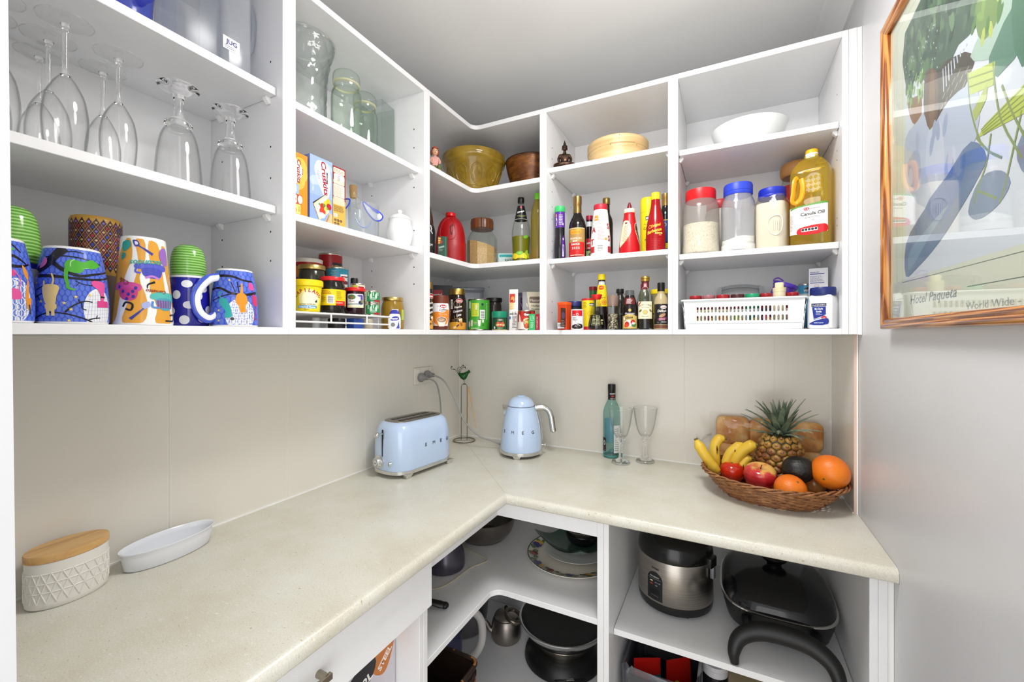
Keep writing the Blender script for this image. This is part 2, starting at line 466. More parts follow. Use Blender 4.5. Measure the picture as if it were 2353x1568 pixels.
# ------------------------------------------------------------------ worktop
def worktop():
    X, Y = .5574, -.5799
    bm = bmesh.new()
    pts = [(.0005, -.0005), (.0005, YF + .009), (X, YF + .009), (X, Y), (W - .0005, Y), (W - .0005, -.0005)]
    lo = [bm.verts.new((a, b, .871)) for a, b in pts]; hi = [bm.verts.new((a, b, .9)) for a, b in pts]
    n = len(pts)
    for i in range(n): bm.faces.new((lo[i], lo[(i + 1) % n], hi[(i + 1) % n], hi[i]))
    bm.faces.new(lo[::-1]); bm.faces.new(hi)
    bmesh.ops.recalc_face_normals(bm, faces=bm.faces)
    def front(e, z): 
        a, b = e.verts
        return abs(a.co.z - z) < 1e-5 and abs(b.co.z - z) < 1e-5 and ((abs(a.co.x - X) < 1e-5 and abs(b.co.x - X) < 1e-5) or (abs(a.co.y - Y) < 1e-5 and abs(b.co.y - Y) < 1e-5))
    bmesh.ops.bevel(bm, geom=[e for e in bm.edges if front(e, .9)], offset=.014, segments=6, affect='EDGES', profile=.5)
    bmesh.ops.bevel(bm, geom=[e for e in bm.edges if front(e, .871)], offset=.004, segments=2, affect='EDGES', profile=.5)
    me = bpy.data.meshes.new('worktop'); bm.to_mesh(me); bm.free(); me.materials.append(m_stone)
    me.polygons.foreach_set('use_smooth', [True] * len(me.polygons)); me.set_sharp_from_angle(angle=radians(50))
    o = bpy.data.objects.new('worktop', me); COL.objects.link(o)
    tag(o, 'beige speckled L-shaped stone-look worktop with a rounded front edge', 'worktop')
    # mitre joint of the two lengths
    g = G(); a = Vector((X - .012, Y + .012, .9001)); b = Vector((.012, -.012, .9001)); d = (b - a).normalized(); q = Vector((-d.y, d.x, 0)) * .0004
    g.add([a - q, a + q, b + q, b - q], [(0, 1, 2, 3)], P('a39c86', .6)); g.build('joint_line', o)
worktop()

# ------------------------------------------------------------------ cupboards
BV = .0008
m_hole = P('2b2722', .8)
m_pin = P('f2f2f0', .3, trans=.0)
def panel(name, par, b, m=None, bevel=BV):
    g = G(); g.box(*b, m or m_mel); return g.build(name, par, smooth=None if not bevel else 30, bevel=bevel, bseg=1)
def pins(par, pts):
    """shelf supports: (x, y, z, dx, dy) with dx,dy pointing into the cupboard"""
    for x, y, z, dx, dy in pts:
        g = G(); tx, ty = -dy, dx
        def q(a, b, c): return (x + dx * a + tx * b, y + dy * a + ty * b, z + c)
        w = .0065
        v = [q(0, -w, 0), q(0, w, 0), q(.012, w, 0), q(.012, -w, 0), q(0, -w, -.013), q(0, w, -.013), q(.003, w, -.015), q(.003, -w, -.015), q(.012, w, -.005), q(.012, -w, -.005)]
        g.add(v, [(0, 1, 2, 3), (0, 4, 5, 1), (4, 7, 6, 5), (3, 2, 8, 9), (9, 8, 6, 7), (1, 5, 6, 8, 2), (0, 3, 9, 7, 4)], m_pin)
        g.build('shelf_pin', par, smooth=None, bevel=.0008, bseg=1)
def side(par, b, holes=(), axis='y', sgn=1):
    """side panel with drilled pin holes: holes = (u along depth, z)"""
    g = G(); g.box(*b, m_mel); n = 10
    for u, z in holes:
        f = ((b[3] if sgn > 0 else b[2]) if axis == 'y' else (b[1] if sgn > 0 else b[0])) + sgn * .0003
        ring = [(u + .0023 * cos(2 * pi * i / n), z + .0023 * sin(2 * pi * i / n)) for i in range(n)]
        g.add([(p, f, q) if axis == 'y' else (f, p, q) for p, q in ring], [tuple(range(n))], m_hole)
    return g.build('side_panel', par, smooth=30, bevel=BV, bseg=1)
ZB, ZT = 1.38, 2.18
DX, DY = .277, -.317
def hz(*skip): return [z for z in (1.46, 1.52, 1.58, 1.72, 1.785, 1.85, 1.99, 2.04, 2.09)]
# left run, unit over the canister (mugs and glasses)
u1 = thing('wall_cabinet', 'white open wall cabinet with glasses and mugs on its shelves', 'cabinet', (0, 0, 0))
side(u1, (0, DX, -1.1022, -1.0880, ZB, ZT), [(u, z) for u in (.235, .05) for z in (1.545, 1.61, 1.73, 1.80, 1.99)], 'y', -1)
side(u1, (0, DX, YF + .007, YF + .022, ZB, ZT))
panel('top_panel', u1, (0, DX, YF + .022, -1.1022, ZT - .016, ZT)); panel('base_panel', u1, (0, DX, YF + .022, -1.1022, ZB, 1.396))
panel('back_panel', u1, (0, .004, YF + .022, -1.1022, 1.396, ZT - .016))
for z in (1.6648, 1.9262): panel('shelf', u1, (.004, .255, YF + .023, -1.1032, z - .017, z))
pins(u1, [(x, -1.1022, z - .017, 0, -1) for z in (1.6648, 1.9262) for x in (.23, .05)])
# left run, unit nearer the corner
u2 = thing('wall_cabinet', 'white open wall cabinet with jars and biscuit boxes beside the corner unit', 'cabinet', (0, 0, 0))
side(u2, (0, DX, -1.0877, -1.0706, ZB, ZT)); side(u2, (0, DX, -.615, -.6003, ZB, ZT), [(u, z) for u in (.235, .05) for z in (1.545, 1.60, 1.72, 1.86, 1.99, 2.05)], 'y', -1)
panel('top_panel', u2, (0, DX, -1.0706, -.615, ZT - .016, ZT)); panel('base_panel', u2, (0, DX, -1.0706, -.615, ZB, 1.396)); panel('back_panel', u2, (0, .004, -1.0706, -.615, 1.396, ZT - .016))
for z in (1.661, 1.921): panel('shelf', u2, (.004, .255, -1.0696, -.616, z - .017, z))
pins(u2, [(x, -.615, z - .017, 0, -1) for z in (1.661, 1.921) for x in (.23, .05)])
# corner unit
u3 = thing('corner_cabinet', 'white open corner wall cabinet with L-shaped shelves', 'cabinet', (0, 0, 0))
side(u3, (0, DX, -.6000, -.5858, ZB, ZT)); side(u3, (.5525, .5648, DY, 0, ZB, ZT))
def lshape(r=.03, inset=0., x1=.5525, y1=-.5858, seg=7):
    a, b = DX - inset, DY + inset
    c = (a + r, b - r)
    arc = [(c[0] - r * cos(t), c[1] + r * sin(t)) for t in [i * pi / 2 / seg for i in range(seg + 1)]]
    return [(.004, -.004), (.004, y1), (a, y1)] + arc + [(x1, b), (x1, -.004)]
for nm, z0, z1, r in (('base_panel', ZB, 1.396, .03), ('top_panel', ZT - .016, ZT, .03), ('shelf', 1.634, 1.651, .03), ('shelf', 1.923, 1.940, .03)):
    g = G(); g.prism(lshape(r, 0 if nm != 'shelf' else .001), z0, z1, m_mel); g.build(nm, u3, smooth=40, bevel=BV, bseg=1)
g = G(); g.box(0, .004, -.5858, 0, 1.396, ZT - .016, m_mel)
for zz in (1.59, 1.86): g.add([(.0043, -.11 + .0023 * cos(i * pi / 5), zz + .0023 * sin(i * pi / 5)) for i in range(10)], [tuple(range(10))], m_hole)
g.build('back_panel', u3, smooth=None)
g = G(); g.box(.004, .5525, -.004, 0, 1.396, ZT - .016, m_mel)
for zz in (1.60,): g.add([(.165 + .0023 * cos(i * pi / 5), -.0043, zz + .0023 * sin(i * pi / 5)) for i in range(10)], [tuple(range(10))], m_hole)
g.build('back_panel', u3, smooth=None)
pins(u3, [(.004, -.1, z, 1, 0) for z in (1.634, 1.923)] + [(.16, -.004, z, 0, -1) for z in (1.634, 1.923)])
# right run
u4 = thing('wall_cabinet', 'white open wall cabinet with a bronze figure and sauce bottles', 'cabinet', (0, 0, 0))
hs = [(u, z) for u in (-.262, -.05) for z in (1.46, 1.50, 1.685, 1.72, 1.80, 1.845, 1.90, 2.02, 2.06)]
side(u4, (.5652, .578, DY, 0, ZB, ZT), hs, 'x', 1); side(u4, (.983, .9965, DY, 0, ZB, ZT))
panel('top_panel', u4, (.578, .983, DY, 0, ZT - .016, ZT)); panel('base_panel', u4, (.578, .983, DY, 0, ZB, 1.396)); panel('back_panel', u4, (.578, .983, -.004, 0, 1.396, ZT - .016))
for z in (1.651, 1.978): panel('shelf', u4, (.579, .982, -.287, -.004, z - .017, z))
pins(u4, [(x, y, z - .017, d, 0) for z in (1.651, 1.978) for y in (-.262, -.03) for x, d in ((.578, 1), (.983, -1))])
u5 = thing('wall_cabinet', 'white open wall cabinet with flour jars and a white platter', 'cabinet', (0, 0, 0))
side(u5, (.9970, 1.012, DY, 0, ZB, ZT), [], 'x', 1); side(u5, (1.416, 1.430, DY, 0, ZB, ZT), [(u, z) for u in (-.262, -.05) for z in (1.68, 1.70, 1.86, 1.885, 2.04)], 'x', -1)
panel('top_panel', u5, (1.012, 1.416, DY, 0, ZT - .016, ZT)); panel('base_panel', u5, (1.012, 1.416, DY, 0, ZB, 1.396)); panel('back_panel', u5, (1.012, 1.416, -.004, 0, 1.396, ZT - .016))
for z in (1.631, 1.956): panel('shelf', u5, (1.013, 1.415, -.287, -.004, z - .017, z))
pins(u5, [(x, y, z - .017, d, 0) for z in (1.631, 1.956) for y in (-.262, -.03) for x, d in ((1.012, 1), (1.416, -1))])
g = G(); g.box(1.4305, 1.4475, DY, 0, ZB, ZT, m_mel); g.build('filler_panel', u5, smooth=30, bevel=BV, bseg=1)
g = G(); g.box(1.4475, W - .0005, DY + .002, 0, ZB, ZT, m_caulk); g.build('filler_strip', u5, smooth=None)

# base cupboards
ZK, ZC = .16, .871
m_rail = m_mel
b1 = thing('base_cabinet', 'white base cabinet with a drawer under the left worktop', 'cabinet', (0, 0, 0))
panel('side_panel', b1, (0, .51, -.925, -.9105, .1, ZC)); panel('side_panel', b1, (0, .51, YF + .01, YF + .026, .1, ZC))
panel('base_panel', b1, (0, .51, YF + .026, -.925, .1, .116)); panel('back_panel', b1, (0, .004, YF + .026, -.925, .116, ZC))
dr = panel('drawer', b1, (.5105, .528, YF + .012, -.902, .745, .868), bevel=.0012)
m_nick = P('9d9585', .32, 1.0)
g = G(); g.box(.546, .553, -1.50, -1.204, .801, .811, m_nick); 
for y in (-1.212, -1.492): g.tube([(.527, y, .806), (.549, y, .806)], .0065, m_nick, 14)
g.build('handle', dr, smooth=40, bevel=0)
b2 = thing('corner_base_cabinet', 'white open corner base cabinet with an L-shaped shelf', 'cabinet', (0, 0, 0))
panel('side_panel', b2, (0, .51, -.910, -.8955, .1, ZC)); panel('side_panel', b2, (.826, .8437, -.555, 0, .1, ZC))
def lbase(r, x1=.826, y1=-.8955, a=.50, b=-.553, seg=7):
    c = (a + r, b - r)
    arc = [(c[0] - r * cos(t), c[1] + r * sin(t)) for t in [i * pi / 2 / seg for i in range(seg + 1)]]
    return [(.004, -.004), (.004, y1), (a, y1)] + arc + [(x1, b), (x1, -.004)]
g = G(); g.prism(lbase(.035), .5765, .593, m_mel); g.build('shelf', b2, smooth=40, bevel=BV, bseg=1)
g = G(); g.prism(lbase(.035), ZK - .016, ZK, m_mel); g.build('base_panel', b2, smooth=40, bevel=BV, bseg=1)
g = G(); g.box(.497, .513, -.8955, -.555, .8215, ZC, m_mel); g.build('rail', b2, smooth=None); 
g = G(); g.box(.4975, .826, -.555, -.539, .8215, ZC, m_mel); g.build('rail', b2, smooth=None)
g = G(); g.box(0, .004, -.8955, 0, ZK, ZC, m_mel); g.build('back_panel', b2, smooth=None)
g = G(); g.box(.004, .826, -.004, 0, ZK, ZC, m_mel); g.build('back_panel', b2, smooth=None)
b3 = thing('base_cabinet', 'white open base cabinet holding the rice cooker and the frying pan', 'cabinet', (0, 0, 0))
side(b3, (.8442, .8584, -.555, 0, .1, ZC), [], 'x', 1); side(b3, (1.416, 1.4306, -.555, 0, .1, ZC), [], 'x', -1)
panel('shelf', b3, (.8594, 1.415, -.503, -.004, .5305, .547)); panel('base_panel', b3, (.8584, 1.416, -.555, 0, .1, .116)); panel('back_panel', b3, (.8584, 1.416, -.004, 0, .116, ZC))
panel('filler_panel', b3, (1.431, 1.4465, -.555, -.40, .1, ZC)); g = G(); g.box(1.4465, W - .0005, -.549, -.40, .1, ZC, m_caulk); g.build('filler_strip', b3, smooth=None)
# ------------------------------------------------------------------ shared materials and small builders
m_glass = thin_glass('clear_glass', 'fefefe', '98a49e', .01, pw=5.0)
m_jar = thin_glass('jar_glass', 'fafdfa', 'a9b9ac', .015, pw=4.0)
m_solid = P('ffffff', .0, trans=1.0, ior=1.46)
m_clear = thin_glass('clear_plastic', 'f8f9fa', 'ccd2d6', .22, .10, 'e9edf0')
m_frost = thin_glass('frosted_plastic', 'f6f7f9', 'c9ced3', .15, .30, 'eef1f4')
m_chrome = P('d8d8d6', .12, 1.0)
m_steel = P('bdbab4', .28, 1.0)
m_wht = P('f2f2f0', .15, coat=.5)
m_blk = P('131313', .35)
m_gold = P('c9ae6a', .28, 1.0)
def scale(cx, vb, k, R=None, kx=None):
    """reading of a print: drawing units (x right, y down) to metres round the wall of radius R"""
    def q(x, y):
        d = (x - cx) * (kx or k)
        if R: d = R * math.asin(max(-.985, min(.985, d / R)))
        return (d, (vb - y) * k)
    return q
def lathe(name, par, prof, m, seg=32, smooth=40, **kw): return G().lathe(prof, m, seg, **kw).build(name, par, smooth=smooth)
def shell(prof, t):
    """open vessel wall: outer profile (bottom to rim) plus inner wall"""
    return prof + [(max(0, r - t), z) for r, z in prof[::-1][:-1]] + [(0, prof[0][1] + t)]
def put(name, label, cat, x, y, z, turn=0, group=None): return thing(name, label, cat, (x, y, z), face(x, y, turn), group)

ZL1, ZL2, ZB0 = 1.6654, 1.9268, 1.3966
# ------------------------------------------------------------------ glasses, left wall cabinet
def stemglass(name, label, x, y, h, rb, rf, zt, group):
    o = put(name, label, 'glass', x, y, ZL1, 0, group)
    pr = sm([(rb * .86, 0.0), (rb * .96, zt * .2), (rb, zt * .42), (rb * .88, zt * .68), (rb * .55, zt * .88), (.006, zt)], 4)
    inner = [(max(.0, r - .0011), z) for r, z in pr if z < zt - .003]
    G().lathe(pr + inner[::-1] if False else pr, m_glass, 36, cap=False).lathe(inner + [(0, zt - .003)], m_glass, 36, cap=False).build('bowl', o)
    G().lathe(sm([(.0058, zt - .0005), (.0036, zt + .010), (.0033, zt + .04), (.0034, h - .014), (.0065, h - .006)], 4), m_solid, 18).build('stem', o)
    G().lathe([(.0001, h - .0065), (.007, h - .006), (rf * .6, h - .0028), (rf, h - .0012), (rf, h), (0, h + .0002)], m_glass, 40, cap=False).tube([(rf * cos(i * pi / 20), rf * sin(i * pi / 20), h - .0005) for i in range(40)], .0007, m_solid, 6, closed=True).build('foot', o)
    return o
stemglass('wine_glass', 'clear wine glass upside down at the shelf front left of the two slim flutes', .222, -1.428, .205, .0267, .0327, .120, 'glasses turned upside down')
stemglass('wine_glass', 'clear wine glass upside down behind the front wine glass, middle of its row', .132, -1.421, .211, .0280, .0330, .122, 'glasses turned upside down')
stemglass('wine_glass', 'clear wine glass upside down at the back against the cabinet wall', .062, -1.413, .210, .0270, .0310, .122, 'glasses turned upside down')
stemglass('wine_glass', 'clear wine glass upside down at far left, half hidden by the door frame, front one', .200, -1.497, .205, .0275, .0325, .120, 'glasses turned upside down')
stemglass('wine_glass', 'clear wine glass upside down at far left behind another, only its foot edge showing', .125, -1.488, .210, .0275, .0325, .122, 'glasses turned upside down')
stemglass('champagne_flute', 'slim clear flute upside down at the shelf front beside the wine glasses', .222, -1.363, .188, .0245, .0316, .108, 'glasses turned upside down')
stemglass('champagne_flute', 'slim clear flute upside down standing behind the front flute', .133, -1.352, .196, .0245, .0317, .112, 'glasses turned upside down')
def goblet_profile(inv=True):
    pr = [(.0385, 0), (.0365, .03), (.0345, .060), (.031, .088), (.0255, .107), (.0215, .1135)]
    return pr
def goblet(label, x, y, z, inverted, group, h=.198):
    o = put('goblet', label, 'glass', x, y, z, 0, group)
    s = h / .198
    T = (lambda p: [(r, zz * s) for r, zz in p]) if inverted else (lambda p: [(r, h - zz * s) for r, zz in p])
    pr = sm([(.0385, 0), (.0368, .03), (.0345, .060), (.0300, .090), (.0245, .107), (.0200, .1135)], 3)
    G().lathe(T(pr), m_glass, 36, cap=False).lathe(T([(max(0, r - .0016), z_) for r, z_ in pr if z_ < .110] + [(0, .1105)]), m_glass, 36, cap=False).build('bowl', o)
    G().lathe(T(sm([(.0001, .1115), (.0205, .1137), (.0228, .118), (.0222, .124), (.0155, .129), (.0088, .137), (.0070, .150), (.0078, .168), (.0100, .178)], 3)), m_solid, 28).build('stem', o)
    G().lathe(T(sm([(.0001, .1785), (.0105, .179), (.019, .1855), (.031, .1895), (.0338, .1935), (.031, .197)], 3) + [(0, .1965)]), m_solid, 36).build('foot', o)
    return o
goblet('heavy clear goblet upside down with a thick foot, nearer the flutes', .195, -1.262, ZL1, True, 'heavy goblets upside down')
goblet('heavy clear goblet upside down with a thick foot, nearest the cabinet side', .194, -1.165, ZL1, True, 'heavy goblets upside down')

# ------------------------------------------------------------------ plastic jugs on the top shelf
def jugs():
    o = thing('plastic_jug', 'translucent blue plastic jug on the top left shelf', 'jug', (.158, -1.338, ZL2), 0)
    m_b = thin_glass('blue_plastic', 'b6bdf2', '5f6cc4', .12, .5, '6f7ee6')
    g = G(); pr = sm([(.040, 0), (.043, .004), (.047, .06), (.052, .15), (.053, .21)], 3); g.lathe(pr, m_b, 32, cap=False); g.lathe([(0, .001), (.040, .001)], m_b, 32, cap=False); g.build('body', o)
    G().tube(spline([(.05, .012, .19), (.085, .02, .185), (.095, .024, .12), (.075, .018, .06), (.045, .012, .05)], 5), .007, m_b, 10).build('handle', o)
    o = thing('plastic_tub', 'tall clear plastic container standing in front of the blue jug', 'container', (.188, -1.243, ZL2), 0)
    g = G(); g.rbox(-.05, .05, -.038, .038, 0, .20, .012, m_clear, 4, .003); g.build('body', o)
    g = G(); g.rbox(-.053, .053, -.041, .041, .185, .205, .012, m_frost, 4, .002); g.build('lid', o)
    o = thing('water_jug', 'cloudy clear plastic jug with a white paper sticker, nearest the cabinet side', 'jug', (.178, -1.165, ZL2), 0)
    g = G(); g.rbox(-.048, .048, -.034, .030, 0, .205, .014, m_frost, 4, .004); g.build('body', o)
    g = G(); g.tube(spline([(-.005, .028, .195), (.0, .050, .196), (.002, .056, .18), (.002, .054, .11), (.0, .048, .09), (-.004, .028, .085)], 5), .0085, m_frost, 10, flat=.7); g.build('handle', o)
    a = Art(); a.rect(-.033, .0, .0, .026, 'fbfbfb'); a.text('JUG', -.0165, .0125, .0125, '1f1d6e', .03); a.small(-.03, .003, -.005, .010, 2, '44446a')
    a.build('sticker', o, planemap((.0485, -.0, .042), (0, 1, 0), (0, 0, 1)))
jugs()

# ------------------------------------------------------------------ mugs
def mug(name, label, x, y, z, prof, m, turn=0, handle=None, inner=None, cat='mug', group='mugs on the bottom shelf', sm_n=4):
    """prof: outer wall from z=0 up; top closed by a recessed foot or rim"""
    o = put(name, label, cat, x, y, z, turn, group)
    pr = sm(prof, sm_n)
    r, h = pr[-1]
    G().lathe(pr + [(r - .0015, h + .0008), (r - .004, h + .0002), (r - .006, h - .003), (0, h - .003)], m, 40).build('body', o)
    if handle:
        hm, path, rad = handle
        G().tube(spline(path, 6), rad, hm, 10, flat=1.35).build('handle', o)
    return o, profmap(pr)
CATB, CATL = '3f57c4', '5d78d8'
def scales(a, q, w, h, x0, x1, y0, y1):
    row = 0; y = y0
    while y < y1:
        x = x0 + (row % 2) * w / 2
        while x < x1:
            u, v = q(x, y); u2, v2 = q(x + w, y + h)
            a.ell((u + u2) / 2, v, abs(u2 - u) * .40, abs(v - v2) * .42, CATL, n=10); a.lay -= 1
            x += w
        y += h * .75; row += 1
    a.lay += 1
def L(a, q, pts, w, col, k, smooth=4): a.line([q(*p) for p in pts], ([i * k for i in w] if isinstance(w, (list, tuple)) else w * k), col, smooth)
def PL(a, q, pts, col, smooth=4): a.poly([p for p in spline([q(*p) for p in pts], smooth, True)] if smooth else [q(*p) for p in pts], col)
def yarn(a, q, cx, cy, rx, ry, k):
    rx *= .72
    u, v = q(cx, cy); a.ell(u, v, rx * k, ry * k, 'e9ebf0', n=28)
    for i in range(-4, 5):
        t = i / 5; d = sqrt(max(0, 1 - t * t)) * .95
        a.line([(u + (t + .12) * rx * k * .9, v + d * ry * k), (u + t * rx * k, v - d * ry * k)], 2.2 * k, '9aa3bd'); a.lay -= 1
        a.line([(u - d * rx * k, v + (t * .9 - .1) * ry * k), (u + d * rx * k, v + (t * .9) * ry * k)], 2.2 * k, 'aab2c8'); a.lay -= 1
    a.lay += 2
def star(a, q, x, y, r, k, col='f2d878'):
    u, v = q(x, y); a.poly([(u + (r if i % 2 == 0 else r * .42) * k * sin(i * pi / 5), v + (r if i % 2 == 0 else r * .42) * k * cos(i * pi / 5)) for i in range(10)], col)
def cat_art(kind, k, R):
    a = Art(.18)
    if kind == 'main':
        q = scale(580, 1080, k, R, .0001325)
        scales(a, q, 46, 58, 60, 1100, 490, 1075)
        yarn(a, q, 265, 1000, 75, 150, k); yarn(a, q, 800, 960, 150, 170, k)
        B = '17151f'
        L(a, q, [(270, 690), (350, 620), (420, 540), (500, 480)], [60, 95, 80], B, k); L(a, q, [(290, 710), (420, 712), (600, 722), (760, 722), (900, 690)], [26, 34, 14], B, k)
        L(a, q, [(400, 600), (500, 660), (640, 700), (760, 680), (900, 640)], [34, 24, 12], B, k); L(a, q, [(330, 560), (520, 548), (700, 560), (840, 590)], [10, 26, 10], B, k)
        L(a, q, [(480, 520), (600, 505), (690, 515)], 8, B, k); L(a, q, [(600, 740), (670, 765), (770, 770)], 6, B, k); L(a, q, [(640, 750), (605, 785)], 5, B, k)
        L(a, q, [(270, 1070), (380, 1000), (500, 1000), (640, 1030), (760, 1075)], [10, 30, 22, 10], B, k); L(a, q, [(700, 1050), (760, 1035), (805, 1030)], 9, B, k); L(a, q, [(770, 1040), (780, 1010)], 7, B, k)
        L(a, q, [(520, 990), (600, 930), (680, 900), (740, 905)], [12, 8], B, k); L(a, q, [(640, 915), (625, 885)], 7, B, k); L(a, q, [(650, 915), (660, 960), (690, 970)], 7, B, k); L(a, q, [(290, 880), (340, 850)], 7, B, k); L(a, q, [(300, 820), (350, 790)], 7, B, k); L(a, q, [(310, 870), (330, 900)], 6, B, k)
        Y = 'f0d489'
        PL(a, q, [(345, 790), (400, 775), (470, 790), (455, 870), (440, 930), (380, 930), (350, 860)], Y); PL(a, q, [(372, 930), (450, 928), (455, 965), (410, 985), (372, 965)], Y)
        L(a, q, [(388, 960), (392, 1020)], 20, Y, k); L(a, q, [(428, 960), (430, 1020)], 20, Y, k); L(a, q, [(415, 790), (425, 740), (405, 690)], 12, Y, k); L(a, q, [(355, 790), (350, 750)], 14, Y, k)
        GR = '4fae32'
        PL(a, q, [(520, 590), (580, 570), (680, 585), (760, 560), (830, 600), (780, 630), (690, 640), (650, 675), (540, 668), (510, 640)], GR); L(a, q, [(525, 650), (525, 720), (540, 770), (545, 800), (600, 812)], [26, 14], GR, k); L(a, q, [(560, 630), (565, 590), (600, 570)], 5, 'cfe9bd', k)
        PK = 'e0559a'
        PL(a, q, [(740, 735), (850, 740), (850, 790), (820, 850), (790, 800), (745, 770)], PK); L(a, q, [(825, 800), (825, 890)], [40, 26], PK, k); PL(a, q, [(780, 890), (870, 890), (875, 940), (780, 945)], 'd8468e', 0); L(a, q, [(810, 858), (845, 858)], 14, B, k, 0)
        PL(a, q, [(330, 560), (355, 590), (340, 630), (300, 650)], 'd873a8')
        for x, y in ((295, 765), (515, 920), (605, 868), (568, 968), (722, 848), (552, 1055), (340, 910)): star(a, q, x, y, 14, k)
    elif kind == 'right':
        q = scale(1925, 1100, k, R, .000213)
        scales(a, q, 46, 58, 1500, 2400, 670, 1095)
        yarn(a, q, 1975, 1010, 150, 130, k); B = '17151f'
        L(a, q, [(1740, 700), (1900, 705), (2000, 730), (2090, 735)], [22, 12], B, k); L(a, q, [(1720, 810), (1800, 800), (1900, 840), (2020, 845), (2110, 820)], [14, 22], B, k); L(a, q, [(1750, 900), (1850, 855), (1950, 840)], 8, B, k); L(a, q, [(1930, 830), (1890, 750)], 8, B, k); L(a, q, [(1960, 830), (1945, 745)], 8, B, k); L(a, q, [(1945, 790), (1985, 775)], 8, B, k)
        O = 'e8952c'
        PL(a, q, [(1950, 840), (2010, 840), (2030, 900), (2000, 940), (1950, 930), (1930, 890)], O); PL(a, q, [(1955, 930), (2010, 930), (2015, 985), (1970, 990)], O, 0); L(a, q, [(1980, 850), (1985, 800), (1985, 755)], [24, 10], O, k)
        T = '34a9a8'
        PL(a, q, [(1800, 890), (1850, 880), (1890, 950), (1900, 1025), (1845, 1030), (1850, 980), (1810, 930)], T); L(a, q, [(1820, 890), (1795, 840), (1830, 830)], 8, T, k)
        PL(a, q, [(2055, 745), (2090, 760), (2090, 800), (2050, 800)], 'e0559a'); PL(a, q, [(2075, 840), (2110, 860), (2110, 930), (2075, 920)], 'd2386f'); L(a, q, [(2085, 930), (2095, 990), (2080, 1030), (2105, 1045)], 8, 'b72a63', k)
        u, v = q(1905, 1040); a.ell(u, v, 14 * k, 12 * k, B)
        for x, y in ((1800, 975), (1800, 1055), (1875, 735)): star(a, q, x, y, 12, k)
    else:
        q = scale(20, 1075, k, R, .000140)
        scales(a, q, 46, 58, -300, 400, 440, 1070); B = '17151f'
        yarn(a, q, 130, 910, 130, 160, k)
        L(a, q, [(0, 480), (110, 500), (200, 560)], [20, 10], B, k); L(a, q, [(0, 600), (120, 590), (230, 640)], [30, 14], B, k); L(a, q, [(0, 660), (150, 665), (260, 640)], [30, 12], B, k)
        PL(a, q, [(70, 690), (130, 700), (120, 740), (70, 740)], 'd8468e', 0); PL(a, q, [(60, 830), (150, 840), (155, 900), (60, 900)], 'e0559a'); L(a, q, [(110, 690), (160, 760), (140, 840)], 8, 'd873a8', k)
        O = 'e8952c'; PL(a, q, [(190, 650), (230, 700), (225, 760), (195, 720)], O); L(a, q, [(205, 890), (225, 760)], [30, 14], O, k); PL(a, q, [(190, 890), (245, 890), (235, 990), (205, 970)], O, 0); L(a, q, [(222, 940), (235, 1010)], 16, '333744', k, 0)
        PL(a, q, [(80, 520), (140, 535), (140, 550), (80, 545)], '4fae32', 0)
    return a
m_catb = P(CATB, .15, coat=.4)
prof_cat = [(.0405, 0), (.0418, .004), (.0420, .025), (.0402, .06), (.0362, .092), (.0325, .111), (.0315, .1165)]
def cat_mug(label, kind, x, y, turn, k, handle=False):
    h = None
    if handle: h = (m_catb, [(.016, -.027, .100), (.028, -.046, .092), (.036, -.064, .060), (.034, -.060, .030), (.026, -.046, .014), (.022, -.033, .022)], .0062)
    o, rf = mug('mug', label, x, y, ZB0, prof_cat, m_wht, turn, None)
    a = cat_art(kind, k, .042)
    b = Art(.18); b.rect(-.14, .003, .14, .113, CATB); b.sh += [(v, f, c, l + 1) for v, f, c, l in a.sh]
    # the print wraps the wall of the mug and is part of its body
    b.build('printed_design', o, cylmap(lambda z: rf(z), .02), .005, .004, clip=(-.125, .003, .125, .1135))
    if handle:
        G().tube(spline(h[1], 6), .0062, m_catb, 10, flat=1.4).build('handle', o)
        G().tube(spline([(x_ + .0015, y_ + .0030, z_ + (.002 if z_ < .03 else -.001)) for x_, y_, z_ in h[1]], 6), .0046, m_wht, 10, flat=1.4).build('handle_lining', o)
    return o
cat_mug('blue mug printed with cats at far left, cut off by the door frame', 'left', .235, -1.507, 14, .00019)
cat_mug('blue mug with yellow, green and pink cats on black branches, no handle in view', 'main', .228, -1.4215, 0, .000191)
cat_mug('blue cat mug with a curved handle at the right end of the shelf', 'right', .228, -1.1755, 0, .000255, True)
def green_mat():
    t = NT('green_striped_glaze'); c = t.coord(); w = t.add('ShaderNodeTexWave', {'Vector': c, 'Scale': 62.0, 'Distortion': 1.2, 'Detail': 2.0}, bands_direction='Z')
    t.link(t.ramp(w.outputs[1], [(.25, (86, 150, 50)), (.55, (120, 180, 76)), (.85, (160, 206, 120))]), t.b.inputs['Base Color']); t.b.inputs['Roughness'].default_value = .12; return t.m
m_green = green_mat()
m_navy = P('1f1f9a', .12, coat=.4)
bowlp = [(.0305, 0), (.0308, .02), (.0300, .04), (.0265, .068), (.018, .083), (.012, .0855)]
o, rf = mug('mug', 'white mug with a blue rim under the far left green mug', .172, -1.472, ZB0, [(.028, 0), (.030, .01), (.0318, .086), (.0318, .0915)], m_wht)
b = Art(.15); b.rect(-.1, .084, .1, .092, '2a2f9c'); b.build('blue_rim', o, cylmap(lambda z: rf(z), .05), .005, .004)
mug('mug', 'larger green striped mug upside down on a white mug at far left', .172, -1.472, ZB0 + .0925, bowlp, m_green)
o, rf = mug('mug', 'blue mug with big white dots under a green mug', .184, -1.2370, ZB0, [(.0308, 0), (.0326, .006), (.0330, .05), (.0320, .093), (.0320, .0985)], m_navy)
b = Art(.15); k = .000243; q = scale(1555, 1090, k, .033, .0002)
